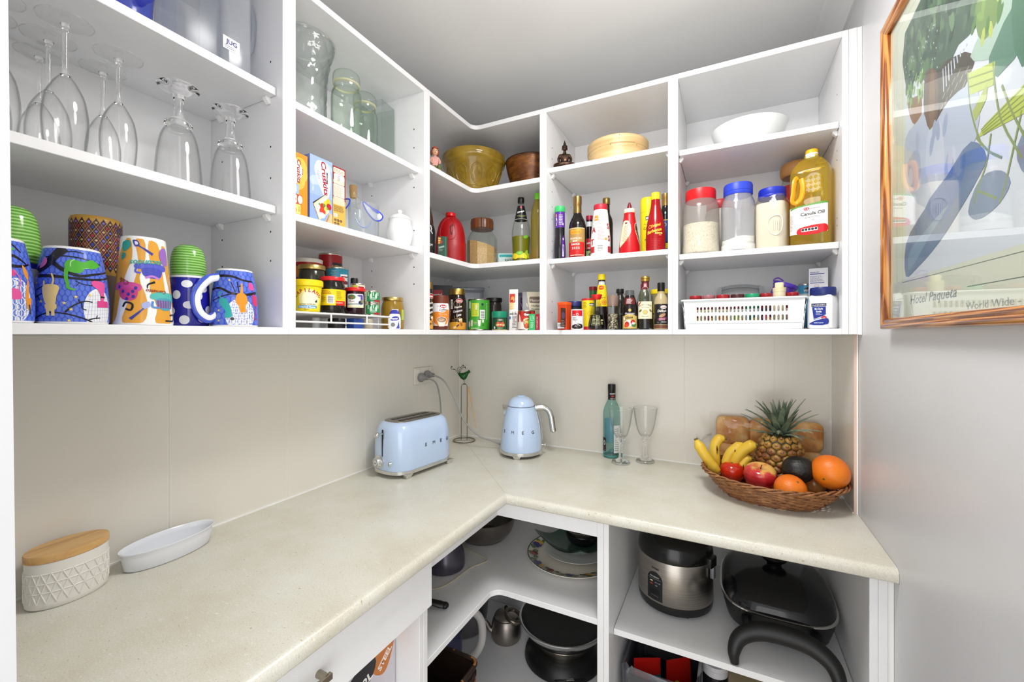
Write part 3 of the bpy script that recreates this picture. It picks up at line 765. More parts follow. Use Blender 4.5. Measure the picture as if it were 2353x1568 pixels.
for x, y, rx, ry in ((1530, 752, 46, 30), (1662, 780, 44, 34), (1450, 840, 38, 35), (1618, 845, 40, 35), (1545, 920, 46, 30), (1510, 1040, 42, 36), (1700, 955, 40, 34), (1655, 1030, 42, 30), (1415, 970, 40, 32), (1390, 760, 40, 30)):
    u, v = q(x, y); b.ell(u, v, rx * k * .84, ry * k, 'f2f2f4')
b.rect(-.1, .095, .1, .0992, 'efefef'); b.build('white_dots', o, cylmap(lambda z: rf(z), .05), .005, .004, clip=(-.06, .001, .06, .0992))
mug('mug', 'smaller green striped mug upside down on a blue dotted mug', .181, -1.2385, ZB0 + .0995, [(.0283, 0), (.0293, .016), (.0283, .035), (.0232, .054), (.0145, .0612)], m_green)

# tall patterned mug standing on a brown one
mug('mug', 'plain brown mug mostly hidden under the gold and purple patterned mug', .120, -1.357, ZB0, [(.031, 0), (.034, .006), (.035, .086), (.035, .0895)], P('7a6659', .3))
o, rf = mug('mug', 'gold and purple mug with a drop-shaped repeating pattern, highest on the shelf', .120, -1.357, ZB0 + .090, [(.0340, 0), (.0352, .006), (.0352, .097), (.0335, .103)], P('d9a545', .25, coat=.3))
b = Art(.25); cw, chh = .0094, .0158
cols = ['3a1c33', '5b2440', '3a1c33', '4b2a4d']; spot = ['3a4ea8', '8d4a4f', 'b0344a', 'a5654d']
for r in range(-1, 12):
    for c in range(-7, 8):
        x = c * cw + (r % 2) * cw / 2; z = .010 + r * chh / 2 + .002
        if not (.006 < z < .092) or abs(x) > .062: continue
        pts = [(x, z + chh * .46), (x + cw * .20, z + chh * .22), (x + cw * .43, z), (x + cw * .20, z - chh * .22), (x, z - chh * .46), (x - cw * .20, z - chh * .22), (x - cw * .43, z), (x - cw * .20, z + chh * .22)]
        b.poly(spline(pts, 3, True), cols[(r * 3 + c) % 4]); b.lay -= 1
for r in range(-1, 12):
    for c in range(-7, 8):
        x = c * cw + (r % 2) * cw / 2; z = .012 + r * chh / 2
        if not (.006 < z < .092) or abs(x) > .062: continue
        kk = r % 4
        if kk in (1, 3): b.ell(x, z, cw * .22, chh * .2, spot[(c + r * 5) % 4], n=10); b.lay -= 1
        else:
            for i in range(4): b.line([(x - cw * .24 * cos(i * pi / 4), z - cw * .24 * sin(i * pi / 4)), (x + cw * .24 * cos(i * pi / 4), z + cw * .24 * sin(i * pi / 4))], .0007, ('e4c48a' if (r // 2 + c) % 2 else '8f83d6')); b.lay -= 1
b.build('printed_design', o, cylmap(lambda z: rf(z), .05), .005, .004)
G().tube(spline([(.012, .032, .068), (.016, .045, .068), (.018, .052, .055), (.016, .05, .03), (.010, .034, .02)], 5), .0055, m_wht, 10).build('handle', o)

# orange coffee-cup mug
o, rf = mug('mug', 'tall orange mug printed with coffee cups and spoons', .229, -1.331, ZB0, [(.0408, 0), (.0412, .004), (.0398, .03), (.0362, .075), (.0325, .12), (.0308, .146), (.0300, .1505)], m_wht)
b = Art(.18); k = .000214; q = scale(1165, 1090, k, .042, .000163); OR = 'e2a23c'
for pts in ([(1000, 405), (1035, 410), (1060, 560), (1010, 700), (975, 900), (950, 1060), (880, 1065), (870, 700)], [(1090, 410), (1165, 410), (1180, 560), (1130, 720), (1180, 850), (1195, 960), (1160, 1070), (1010, 1070), (1040, 930), (1085, 760), (1120, 600)], [(1215, 415), (1300, 430), (1330, 600), (1345, 800), (1380, 1070), (1255, 1070), (1270, 950), (1215, 800), (1230, 640)], [(1345, 440), (1380, 450), (1440, 800), (1440, 1060), (1420, 1060), (1370, 700)]): PL(b, q, pts, OR, 3)
PL(b, q, [(1060, 420), (1110, 425), (1125, 460), (1085, 470)], '3a3f9c'); L(b, q, [(1110, 460), (1180, 490), (1250, 525)], [10, 22], '3a3f9c', k); PL(b, q, [(1078, 428), (1104, 432), (1112, 450), (1088, 456)], 'd9dff2')
def cup(cx, cy, w, hgt, body, plate, dots=None, stripes=None):
    PL(b, q, [(cx - w, cy - hgt * .5), (cx, cy - hgt * .75), (cx + w, cy - hgt * .45), (cx + w * .95, cy), (cx, cy + hgt * .02), (cx - w, cy - hgt * .15)], plate)
    PL(b, q, [(cx - w * .55, cy - hgt * .1), (cx + w * .72, cy - hgt * .05), (cx + w * .6, cy + hgt * .75), (cx, cy + hgt * .9), (cx - w * .45, cy + hgt * .6)], body)
    if dots: 
        for dx, dy in ((-.3, .1), (.1, .35), (.4, .1), (0, .75), (-.6, -.3), (.6, -.2), (.45, .55)): u, v = q(cx + dx * w, cy + dy * hgt); b.ell(u, v, 11 * k, 14 * k, dots)
    if stripes:
        for i in range(-2, 4): L(b, q, [(cx + i * w * .22, cy), (cx + i * w * .2, cy + hgt * .7)], 14, stripes, k, 0)
cup(1225, 650, 140, 75, '4b4fb8', '5a5fca'); L(b, q, [(1300, 720), (1240, 700), (1180, 715)], 16, 'c77fd0', k); L(b, q, [(1260, 745), (1200, 770), (1195, 800)], [18, 5], '1c1c22', k); L(b, q, [(1100, 640), (1095, 670), (1140, 680)], 14, '5a5fca', k)
cup(1035, 820, 110, 90, 'd0488a', 'd8559a', '3b3a9a'); L(b, q, [(1010, 950), (1030, 915), (1080, 930), (1070, 975), (1030, 965)], 14, '1c1c22', k)
cup(1320, 890, 100, 90, '4d9fb5', '57b9b0', None, '8a4a8f'); L(b, q, [(1235, 900), (1235, 945), (1285, 950)], 14, '5a8fd0', k); L(b, q, [(1330, 1055), (1400, 1050), (1400, 1005), (1370, 1010)], 12, '1c1c22', k)
PL(b, q, [(1150, 925), (1205, 905), (1215, 940), (1165, 965)], 'aab6e6'); L(b, q, [(1165, 960), (1110, 1010), (1068, 1045)], [10, 22], '3a3f9c', k)
PL(b, q, [(965, 440), (1030, 425), (1045, 470), (975, 510)], '2f9c98'); PL(b, q, [(970, 520), (1000, 530), (995, 560), (965, 575)], '2f8f98'); PL(b, q, [(1310, 520), (1330, 470), (1380, 460), (1380, 600), (1340, 595)], '9a6cc0')
u, v = q(1190, 575); b.text('secundos', u, v, .0135, '3aa79a', 0, .2, 183); u, v = q(1010, 735); b.text('Cafe', u, v, .010, '9a3a2f', 0, .2, 150); u, v = q(1272, 808); b.text('Cornetto', u, v, .008, '9a3a2f', 0, .2, 178)
b.build('printed_design', o, cylmap(lambda z: rf(z), .05), .005, .004, clip=(-.075, .003, .075, .1465))
# ------------------------------------------------------------------ bottles, tins and packets: shared builders
def vessel(name, label, cat, x, y, z, parts, turn=0, group=None):
    """parts: (part name, profile, material[, smoothing steps, parent index])"""
    o = put(name, label, cat, x, y, z, turn, group); out = []
    for p in parts:
        pr = sm(p[1], p[3]) if len(p) > 3 and p[3] else p[1]
        par = out[p[4]] if len(p) > 4 else o
        c = G().lathe(pr, p[2], 30).build(p[0], par, smooth=42); out.append(c)
    return o, out
def wrap(o, a, R, name='printed_label', z0=0, du=.004, dv=0, **kw):
    dv = .004 if callable(R) else 0
    return a.build(name, o, cylmap(R, z0), du, dv, **kw)
m_tin = P('c9c5b8', .25, 1.0)
def tin(name, label, x, y, z, r, h, col, turn=0, cat='tin', group=None, top=None):
    o = put(name, label, cat, x, y, z, turn, group)
    G().lathe([(r * .97, 0), (r, .001), (r, .003), (r * .985, .004), (r * .985, h - .004), (r, h - .003), (r, h - .001), (r * .98, h), (r * .93, h - .0005), (r * .9, h - .003), (0, h - .003)], top or m_tin, 32).build('can', o, smooth=40)
    a = Art(.3); a.rect(-pi * r * .985, .0045, pi * r * .985 - .0002, h - .0045, col)
    return o, a, (lambda **kw: wrap(o, a, r * .985, 'paper_label', **kw))
def carton(name, label, cat, x, y, z, w, d, h, col, rz=0, bev=.0008, group=None, m=None):
    """box carton, front (+X) w wide and h high, d deep; origin at the base centre of the front face"""
    o = thing(name, label, cat, (x, y, z), rz, group)
    G().box(-d, 0, -w / 2, w / 2, 0, h, m or P(col, .4)).build('carton', o, smooth=30, bevel=bev, bseg=1)
    return o
FR = lambda w: planemap((.0001, 0, 0), (0, 1, 0), (0, 0, 1))
LF = lambda w: planemap((0, -w / 2 - .0001, 0), (1, 0, 0), (0, 0, 1))      # left flank, u from back (-d) to front (0)
def pouch(name, label, cat, x, y, z, w, h, t, col, rz=0, lean=0, rough=.35, m=None):
    """soft packet: flat crimped top, fuller bottom"""
    o = thing(name, label, cat, (x, y, z), rz)
    prof = [(0, .75), (.03, .95), (.12, 1.0), (.3, .95), (.55, .7), (.78, .35), (.90, .1), (.915, .05), (1, .05)]
    rings = []; n = 24
    for f, k in prof:
        ring = []
        for i in range(n):
            a = 2 * pi * i / n; cx = max(-1, min(1, 1.15 * cos(a))); ring.append((t / 2 * k * sin(a) * (1 + .15 * sin(5 * a + f * 9)) - lean * f, w / 2 * cx * (1 - .02 * k), h * f))
        rings.append(ring)
    G().loft(rings, m or P(col, rough)).build('packet', o, smooth=50)
    def mp(u, v, off):
        f = max(0, min(1, v / h)); k = prof[-1][1]
        for (f0, k0), (f1, k1) in zip(prof, prof[1:]):
            if f0 <= f <= f1: k = k0 + (k1 - k0) * (f - f0) / (f1 - f0); break
        c = max(-1, min(1, u / (w / 2) / 1.15)); 
        aa = math.asin(max(-1, min(1, sqrt(max(0, 1 - c * c)))))
        ang = math.acos(c); return (t / 2 * k * sin(ang) * (1 + .15 * sin(5 * ang + f * 9)) - lean * f + .0006 + off, u, v)
    return o, mp
def fluid(col, dens=.55, edge=None):
    return thin_glass('liquid_' + col, col, edge or col, .05, dens, col)

# ------------------------------------------------------------------ second cabinet, top shelf
ZM1, ZM2 = 1.6616, 1.9216
def cut_vase():
    o = put('crystal_vase', 'flared cut-crystal vase with a diamond pattern, beside the two glass jars', 'vase', .137, -.945, ZM2)
    pr = sm([(.052, 0), (.0555, .006), (.0565, .05), (.0572, .11), (.061, .165), (.069, .20), (.0765, .231), (.0772, .2365)], 6)
    seg = 72; rings = []
    for r, z in pr:
        ring = []
        for i in range(seg):
            a = 2 * pi * i / seg; k = 9; d = max(abs(sin(a * k / 2 + z * 62)), abs(sin(a * k / 2 - z * 62))) 
            f = 1 - .045 * max(0, (d - .86) / .14) * (1 if z > .012 else 0); 
            ring.append((r * f * cos(a), r * f * sin(a), z))
        rings.append(ring)
    g = G(); g.loft(rings, m_cut, cap=False); g.lathe([(0, .004), (.05, .004), (.0525, 0)], m_cut, 36, cap=False)
    g.lathe([(r - .0035, z) for r, z in pr if z > .008], m_glass, 40, cap=False)
    g.build('body', o, smooth=25)
    G().tube([(  .0757 * cos(i * pi / 24), .0757 * sin(i * pi / 24), .2372 + .0015 * (i % 3 == 0)) for i in range(48)], .0016, m_solid, 6, closed=True).build('rim', o)
m_cut = thin_glass('cut_crystal', 'f8faf9', 'a9b3b1', .03, .08, 'eef2f3', 1.6, 1.6)
cut_vase()
def storage_jar(label, x, y, r, h):
    o = put('glass_jar', label, 'jar', x, y, ZM2, 0, 'pale green glass jars')
    pr = sm([(r * .9, 0), (r, .006), (r, h * .58), (r * .95, h * .68), (r * .82, h * .75), (r * .84, h * .80)], 4)
    g = G(); g.lathe(pr, m_jar, 36, cap=False); g.lathe([(q - .002, z) for q, z in pr if z > .004], m_jar, 36, cap=False); g.lathe([(0, .003), (r * .88, .003)], m_jar, 36, cap=False); g.build('body', o)
    G().lathe([(r * .80, h * .79), (r * .88, h * .80), (r * .88, h * .825), (r * .82, h * .83)], P('d5d3a8', .4, trans=.5), 36, cap=False).build('rubber_seal', o)
    G().lathe(sm([(r * .80, h * .83), (r * .89, h * .845), (r * .89, h * .90), (r * .84, h * .955), (r * .65, h * .99), (.001, h)], 4), m_jar, 36, cap=False).build('lid', o)
storage_jar('pale green glass jar with a domed glass lid, beside the crystal vase', .202, -.861, .0405, .185)
storage_jar('pale green glass jar with a domed glass lid, nearer the clear acrylic box', .157, -.751, .0385, .192)
o = thing('acrylic_box', 'clear open acrylic box standing right of the two glass jars', 'box', (.125, -.665, ZM2), radians(8))
g = G(); w = .042
m_acr = thin_glass('acrylic', 'fafcfb', 'a8b5b0', .02, .03, 'eef2f0', 1.5, 2.0)
for b in ((-w, w, -.034, -.0325, 0, .205), (-w, w, .0325, .034, 0, .205), (-w, -w + .0015, -.0325, .0325, 0, .205), (w - .0015, w, -.0325, .0325, 0, .205)): g.box(*b, m_acr)
g.build('walls', o, smooth=None)

# ------------------------------------------------------------------ biscuit boxes
def biscuit():
    o = carton('biscuit_box', 'orange crispbread box with a white swoosh, against the left side', 'box', .248, -1.0445, ZM1, .051, .058, .145, 'ee8d22')
    a = Art(.35); k = 1 / 6.273 * .00107 * 1.0
    a.rect(-.0255, 0, .0255, .145, 'f08f22')
    for dx, dz, r in ((-.012, .100, .024), (-.004, .112, .019), (-.012, .085, .022), (.0, .098, .016)): a.ell(dx, dz, r, r * 1.25, 'f9b94e')
    a.poly(spline([(-.024, .13), (-.012, .128), (-.002, .117), (.003, .103), (-.002, .088), (-.010, .075), (-.024, .073)], 4, True), 'fdf6ea')
    a.text('Cruskits', -.0115, .102, .014, '9c1c2c', .012, .12, -90, fit=.056); a.text('Arnotts', .0015, .104, .0045, '3c3330', .02, 0, -90)
    a.rect(-.0255, .048, -.007, .071, '9dbbe6'); a.text('Crusk', -.016, .060, .006, 'ffffff', .01, .1, -90)
    a.rect(-.0255, .025, .0, .047, 'c24a34'); a.ell(-.004, .036, .006, .010, 'f4efe8'); a.rect(-.024, .027, -.012, .045, 'ead9c8'); a.ell(-.018, .035, .004, .006, '9b4a30')
    a.rect(-.0255, .002, -.003, .024, 'f6dc7c'); a.text('Crusk', -.008, .013, .005, '7a5a2a', .01, .1, -90); a.ell(-.018, .010, .005, .006, 'd8913a')
    a.build('front_print', o, planemap((.0001, .0095, 0), (0, 1, 0), (0, 0, 1)), clip=(-.035, 0, .016, .145))
    o = carton('biscuit_box', 'light blue crispbread box with a topped cracker pictured on the front', 'box', .250, -.9815, ZM1, .0654, .060, .155, '7f97dd')
    a = Art(.35); a.rect(-.0327, 0, .0327, .155, '9db4ea'); a.rect(-.0327, .0, .0327, .06, '8fa8e4')
    for p in ([(-.032, .10), (-.01, .108), (.01, .09), (.0, .088), (-.03, .085)], [(.005, .15), (.03, .14), (.03, .13), (.012, .138)]): a.poly(spline(p, 4, True), 'b7c8f2')
    a.poly(spline([(-.020, .125), (-.010, .147), (.006, .147), (.022, .135), (.028, .110), (.026, .085), (.020, .062), (.010, .058), (.004, .068), (-.006, .086), (-.014, .105)], 4, True), 'e9eefb')
    a.text('Cruskits', .0035, .1065, .0195, 'a3142a', .015, .10, -83, fit=.083); a.text('Light', -.0115, .1105, .0105, '8a97c9', .0, 0, -83)
    a.rect(.0145, .0995, .0185, .1245, '39343c'); a.text("Arnott's", .0155, .112, .0038, 'f0e0d0', .0, 0, -86)
    a.text('97% FAT FREE', -.026, .083, .005, 'eef2fd', 0, 0, -90)
    a.poly([(.010, .068), (.026, .048), (.021, .026), (-.008, .002), (-.024, .036), (-.0245, .040)], '2c2a33'); a.poly([(.0105, .067), (.027, .048), (.022, .025), (-.006, .0), (-.023, .037)], 'e9cf9a'); a.poly([(.010, .064), (.024, .047), (.018, .026), (-.006, .006), (-.018, .036)], 'f5efdf')
    for x, z, rx, c in ((.004, .036, .008, 'c8281f'), (.012, .046, .006, 'efc93c'), (.020, .052, .007, 'f0c02e'), (.022, .040, .0075, 'b5232b'), (.003, .024, .009, 'd6402a'), (.012, .032, .005, 'f2d25a'), (.008, .040, .004, '5f8f2f'), (-.006, .040, .003, '6a9a3a'), (.017, .034, .003, '7aa63f')): a.ell(x, z, rx, rx * 1.1, c, 20)
    a.ell(.001, .014, .010, .007, 'fbfaf5'); a.poly([(.0327, .0), (.0327, .022), (.024, .026), (.010, .0)], 'd9b98a'); a.poly([(.012, .0), (.022, .021), (.024, .018), (.016, .0)], 'a97f4e')
    a.build('front_print', o, FR(.065))
    a = Art(.35); a.rect(-.06, 0, 0, .155, '7187cf'); a.build('side_print', o, LF(.0654))
    o = carton('biscuit_box', 'tan and dark red box side-on with a nutrition panel, right of the light blue box', 'box', .249, -.9265, ZM1, .040, .070, .151, 'b78a3c')
    a = Art(.4); a.rect(-.02, 0, .02, .151, 'd9ac52'); a.rect(-.02, .066, .02, .151, '9c2a1f'); a.rect(-.0185, .134, .0165, .1475, 'f3ead2', .003); a.rect(-.017, .114, .0165, .133, 'f7f3ea', .005); a.rect(-.0185, .107, .0165, .118, 'f0e2bf', .003); a.rect(-.0185, .074, .0165, .106, 'efe6d0', .002); a.rect(-.0185, .054, .0165, .073, 'efe3c2', .002)
    a.small(-.017, .137, .015, .146, 3, '9a8060'); a.small(-.006, .116, .004, .130, 5, '555555'); a.small(-.017, .077, .015, .103, 9, 'b3a58c'); a.small(-.017, .056, .015, .071, 6, 'b9a988'); a.small(-.018, .036, .017, .052, 6, '6f5a2c')
    a.rect(-.017, .021, -.006, .030, 'f4efe4'); a.small(-.016, .022, -.007, .029, 3, '777777')
    for i in range(5):
        x, z = (-.0165 + (i % 3) * .0088, .0085 if i < 3 else .0); a.poly(rrect(x, x + .0075, z + .001, z + .0075, .003, 3), '3a2a1a'); a.small(x + .001, z + .002, x + .0065, z + .006, 2, 'd9c08a')
    a.build('side_print', o, FR(.04))
biscuit()
def clip_tub():
    o = put('clip_container', 'clear plastic tub with two blue-edged clip flaps hanging open', 'container', .176, -.773, ZM1)
    pr = sm([(.040, 0), (.0425, .004), (.044, .09), (.0445, .104)], 3)
    g = G(); g.lathe(pr, m_frost2, 36, cap=False); g.lathe([(r - .0015, z) for r, z in pr], m_frost2, 36, cap=False); g.lathe([(0, .001), (.040, .001)], m_frost2, 36, cap=False); g.build('body', o)
    G().tube(spline([(.046, -.022, .052), (.047, -.012, .034), (.0475, .002, .028), (.047, .014, .034), (.046, .022, .048)], 5), .0016, P('8fa0cc', .3), 6).build('moulded_line', o)
    k = .000207; mB = P('2745c9', .3)
    for pts in ([(1100, 875), (1200, 930), (1320, 985), (1370, 1040), (1340, 1100), (1265, 1115), (1185, 1050), (1125, 960)], [(922, 845), (918, 900), (880, 960), (830, 1000), (790, 990), (790, 870), (840, 848)]):
        sg = 1 if pts[0][0] > 1000 else -1
        p3 = [(.030 - abs((u - 1110) * k) * .25, (u - 1110) * k, .108 - (v - 870) * k) for u, v in pts]
        p3 = spline(p3, 4, True); c = sum((Vector(p) for p in p3), Vector()) / len(p3)
        g = G(); n = len(p3); th = Vector((.0011, 0, 0)); 
        g.loft([[tuple(Vector(p) - th) for p in p3], [tuple(Vector(p) + th) for p in p3]], m_frost2)
        f = g.build('clip_flap', o, smooth=40)
        G().tube(p3, .0021, mB, 8, closed=True).build('blue_seal', f)
        if sg > 0: 
            q = [(.030 - abs((u - 1110) * k) * .25 + .002, (u - 1110) * k, .108 - (v - 870) * k) for u, v in ((1180, 920), (1320, 985), (1310, 1012), (1240, 985))]
            G().loft([[tuple(Vector(p) - th) for p in q], [tuple(Vector(p) + th) for p in q]], mB).build('latch', f)
m_frost2 = thin_glass('cloudy_plastic', 'f7f9fb', 'd3d9e1', .08, .12, 'eef1f6')
clip_tub()
m_cork = P('c79f6a', .8)
o, _ = vessel('corked_bottle', 'small clear glass bottle with a cork and ring handle, behind the tub', 'bottle', .093, -.737, ZM1, [('glass_body', [(.025, 0), (.027, .004), (.027, .08), (.024, .105), (.0105, .125), (.0095, .150), (.0125, .158), (.0125, .170), (.0105, .172)], m_jar, 3), ('cork', [(.0092, .150), (.0112, .176), (.0118, .186), (.0105, .189), (0, .189)], m_cork)])
G().tube(spline([(0, .010, .155), (0, .019, .152), (0, .023, .143), (0, .018, .134), (0, .011, .132)], 5), .0022, m_jar, 8).build('ring_handle', o)
k = .000222
vessel('sugar_pot', 'white glazed ceramic sugar pot with a knobbed lid', 'pot', .210, -.655, ZM1, [
    ('pot', [(.026, 0), (.031, .003), (.0375, .022), (.0412, .045), (.0385, .062), (.0345, .078), (.0335, .084), (.0345, .0855)], m_wht, 4),
    ('lid', [(.0355, .0855), (.0358, .0875), (.0335, .0905), (.029, .0955), (.021, .1005), (.012, .1035), (.0075, .1045)], m_wht, 3),
    ('knob', [(.006, .1035), (.0062, .1065), (.0083, .111), (.0075, .1155), (.004, .1175), (0, .1178)], m_wht, 3, 1)])

# ------------------------------------------------------------------ wire rack and what stands on it
m_wire = P('eeeeec', .3)
def rack():
    o = thing('wire_rack', 'white coated wire rack on the bottom shelf, holding jars and tins', 'rack', (.15, -.90, 0))
    x0, x1, y0, y1, zt = -.125, .115, -.168, .150, 1.432
    g = G(); r = .0022
    g.tube([(x1, y0, zt), (x1, y1 - .01, zt), (x1 - .01, y1, zt), (x0, y1, zt), (x0, y0, zt)], r, m_wire, 8, closed=True)
    for i in range(13): y = y0 + .012 + i * (y1 - y0 - .02) / 12; g.tube([(x0, y, zt + .0015), (x1, y, zt + .0015)], .0014, m_wire, 6)
    g.build('platform', o)
    g = G(); g.tube([(x1, y0, 1.4105), (x1, y1 - .012, 1.4095), (x1 - .012, y1, 1.4095), (x0, y1, 1.4095)], r, m_wire, 8); g.build('lower_rail', o)
    for y in (-.0666, .0508): G().tube([(x1 + .002, y, zt), (x1 + .002, y, 1.4095)], .0021, m_wire, 8).build('upright', o)
    for x in (-.04, .01, .06, .10): G().tube([(x, y1 + .002, zt), (x, y1 + .002, 1.399)], .0018, m_wire, 8).build('upright', o)
    for x, y in ((x1 - .006, y1 - .002), (x1 - .004, y0), (x0, y0), (x0, y1)): G().tube([(x, y, zt), (x, y, 1.396)], .0022, m_wire, 8).build('leg', o)
rack()
ZR = 1.4358
def on_rack():
    # creamed honey tub
    o, _ = vessel('honey_tub', 'yellow plastic tub of creamed honey at the left of the rack', 'tub', .221, -.997, ZR, [
        ('tub', [(.0262, 0), (.0275, .002), (.0300, .045), (.0318, .063)], P('f2d91a', .3)), ('lid', [(.0325, .0615), (.0350, .063), (.0352, .073), (.0345, .0765), (.032, .078), (0, .078)], P('f4d40e', .35))])
    rf = profmap([(.0262, 0), (.0275, .002), (.0300, .045), (.0318, .063)])
    a = Art(.35); a.rect(-.034, .003, .034, .061, 'f6dd1c'); a.ell(.004, .030, .026, .024, 'faf0a0'); a.ell(.004, .030, .018, .019, 'fdf8cf')
    a.arctext('CAPILANO', -.001, .012, .0355, .0125, 'b5202c', 96, .018, .85)
    a.text('NATURAL AUSTRALIAN', -.001, .0165, .0042, '3a3420', .01, fit=.036); a.rect(-.025, .008, .022, .0148, '4a9ad4', .002); a.text('Creamed Honey', -.002, .0095, .0058, 'ffffff', .02, fit=.042); a.text('500g NET', -.003, .0045, .0032, '3a3420', fit=.013)
    a.poly([(.018, .027), (.023, .031), (.021, .026), (.024, .024), (.019, .022), (.016, .024)], '2b2b22')
    wrap(o, a, rf, z0=.03)
    # dark jar, red lid
    pr = [(.0295, 0), (.0315, .003), (.0325, .012), (.0325, .062), (.0315, .072), (.0275, .080), (.0275, .086)]
    o, _ = vessel('spread_jar', 'black jar with a red lid and a yellow label, on the rack', 'jar', .214, -.918, ZR, [('jar', pr, P('1b1613', .08)), ('lid', [(.029, .0845), (.0305, .0855), (.0305, .093), (.029, .0952), (0, .0952)], P('cf1f22', .3))])
    a = Art(.35); a.rect(-.06, .020, .06, .0615, 'f3d20f'); a.rect(.008, .020, .04, .032, 'd02a20'); a.rect(-.014, .0245, .005, .0465, 'f3f0e2'); a.barcode(-.013, .0255, .004, .0455, True)
    a.small(-.030, .050, -.002, .060, 3, 'a5472a'); a.small(.010, .036, .026, .058, 9, '6a6322'); a.small(-.030, .030, -.016, .046, 5, '6a6322'); a.text('VEGEMITE', .018, .025, .005, 'f6e8c0', .02, fit=.02)
    wrap(o, a, profmap(pr), z0=.04)
    # plum jam
    pr = [(.0235, 0), (.026, .003), (.0265, .02), (.0255, .055), (.0245, .064)]
    o, _ = vessel('jam_jar', 'dark purple jam jar with a red lid and a white oval-badged label', 'jar', .221, -.847, ZR, [('jar', pr, P('2a0d18', .08)), ('lid', [(.0255, .0635), (.0268, .0645), (.0268, .0715), (.0255, .0735), (0, .0735)], P('cf1f22', .3))])
    a = Art(.35); a.rect(-.023, .018, .024, .056, 'e9e6ea', .003); a.rect(-.023, .018, .024, .024, 'e6dbb8', .002); a.ell(-.010, .047, .011, .0068, '2f5a30'); a.ell(-.010, .047, .0095, .0055, '4f7a45'); a.text('IXL', -.010, .0445, .006, 'b5232b', .03); a.text('Plum', -.010, .033, .0075, '5a3550', 0, .3)
    a.ell(.014, .051, .009, .003, '6a62a0'); a.ell(.018, .044, .004, .010, '5a4f94'); a.ell(.015, .032, .007, .006, '3c2f5c'); a.ell(.019, .036, .004, .004, '7a9a4a'); a.line([(-.022, .0275), (.02, .0285)], .002, '3c6a45')
    wrap(o, a, profmap(pr), z0=.04)
    # grey-lidded jar behind
    pr = [(.030, 0), (.033, .005), (.0340, .05), (.0335, .10), (.031, .117), (.029, .119)]
    vessel('pickle_jar', 'dark glass jar with a pale gold lid standing behind the honey tub', 'jar', .1445, -.9262, ZR, [('jar', pr, P('3d3d33', .06, trans=.35)), ('lid', [(.0325, .1175), (.0340, .1185), (.0340, .1285), (.0325, .1305), (0, .1305)], m_gold)])
    # red and white tin at the back
    o, a, fin = tin('food_tin', 'wide red and orange tin with a white rim at the back left of the rack', .083, -.889, ZR, .0375, .157, 'd6701f', top=P('ecebe6', .4))
    a.rect(-.1, .135, .1, .1455, 'a81e1e'); a.rect(-.1, .146, .1, .1525, 'f0eee8'); a.rect(-.1, .105, .1, .134, 'e08a2c'); a.rect(-.1, .09, .1, .105, 'a52a1c'); fin()
    o, a, fin = tin('food_tin', 'red soup tin, tallest on the rack, with a black panel and gold letters', .066, -.800, ZR, .0338, .188, 'a5181f')
    a.rect(.005, .120, .05, .160, '23211f', .004); a.text('HEINZ', .024, .141, .0155, 'd8b67a', .02, fit=.038); a.text('Classic', .022, .122, .0145, 'e8e4da', .01, .3, fit=.034); fin()
    o, a, fin = tin('food_tin', 'teal blue tin with a white and maroon badge, in front of the red soup tin', .126, -.826, ZR, .0310, .139, '2b8aa5')
    a.poly([(.008, .118), (.032, .119), (.034, .075), (.022, .060), (.012, .075)], 'f2f0ec'); a.poly([(.010, .113), (.034, .114), (.034, .080), (.022, .066), (.014, .080)], '6d1f26'); a.text('HEINZ', .0225, .1005, .0130, 'f7f3ee', .03, fit=.026); a.text('BEANS', .0225, .082, .0115, 'f7f3ee', .03, fit=.022)
    for i in range(5): a.rect(-.016 - .003 * (i % 2), .126 - i * .006, -.004, .1275 - i * .006, 'bfe0e8')
    a.rect(-.06, .004, .06, .066, 'c98a4a'); fin()
    vessel('sauce_bottle', 'slim bottle with a round black cap behind the small yellow and green tin', 'bottle', .150, -.785, ZR, [('bottle', [(.0125, 0), (.0130, .07), (.009, .085)], P('2a1c14', .1), 3), ('cap', [(.0105, .083), (.0108, .108), (.0095, .113), (0, .114)], m_blk)])
    o, a, fin = tin('food_tin', 'small tin with yellow corn on the label, behind the jam jar', .183, -.803, ZR, .0205, .092, 'e9e3c8'); a.rect(-.018, .07, .0, .0865, 'b9cf4a'); a.ell(-.010, .076, .007, .010, 'e3d84a'); a.rect(.001, .072, .02, .083, 'b02030'); a.text('Edgell', .011, .075, .006, 'ffffff', .02, fit=.016); fin()
    for i, zz in enumerate((0, .0372)):
        o, a, fin = tin('food_tin', ('lower of two green and white stacked tins' if i == 0 else 'upper of two green and white stacked tins'), .200, -.764, ZR + zz, .0226, .0366, '2f8a52', group='stacked green tins')
        a.rect(-.030, .005, -.016, .032, 'dfe9e6'); a.barcode(-.029, .006, -.018, .031, True) if i else a.rect(-.02, .006, -.015, .03, '1f7a42')
        for j in range(7): a.rect(-.012 + j * .005, .020 + (j * 7 % 5) * .001, -.0095 + j * .005, .0315, 'cfe6d4') if j % 3 != 1 else a.ell(-.008 + j * .005, .020, .0035, .0075, 'cfe6d4')
        a.rect(.006, .004, .04, .009, 'b0222c'); a.small(-.006, .010, .012, .019, 3, 'd8ece0'); fin()
on_rack()
pr = [(.031, 0), (.0345, .003), (.0355, .012), (.0348, .020), (.0355, .028), (.0352, .062), (.033, .078), (.030, .088), (.0295, .0905)]
o, _ = vessel('honey_jar', 'glass jar of golden honey with a gold lid, right of the wire rack', 'jar', .200, -.676, ZB0, [('jar', pr, P('b08a2e', .06, trans=.35), 2), ('lid', [(.0315, .089), (.0328, .090), (.0328, .0985), (.0315, .1005), (0, .1005)], m_gold)])
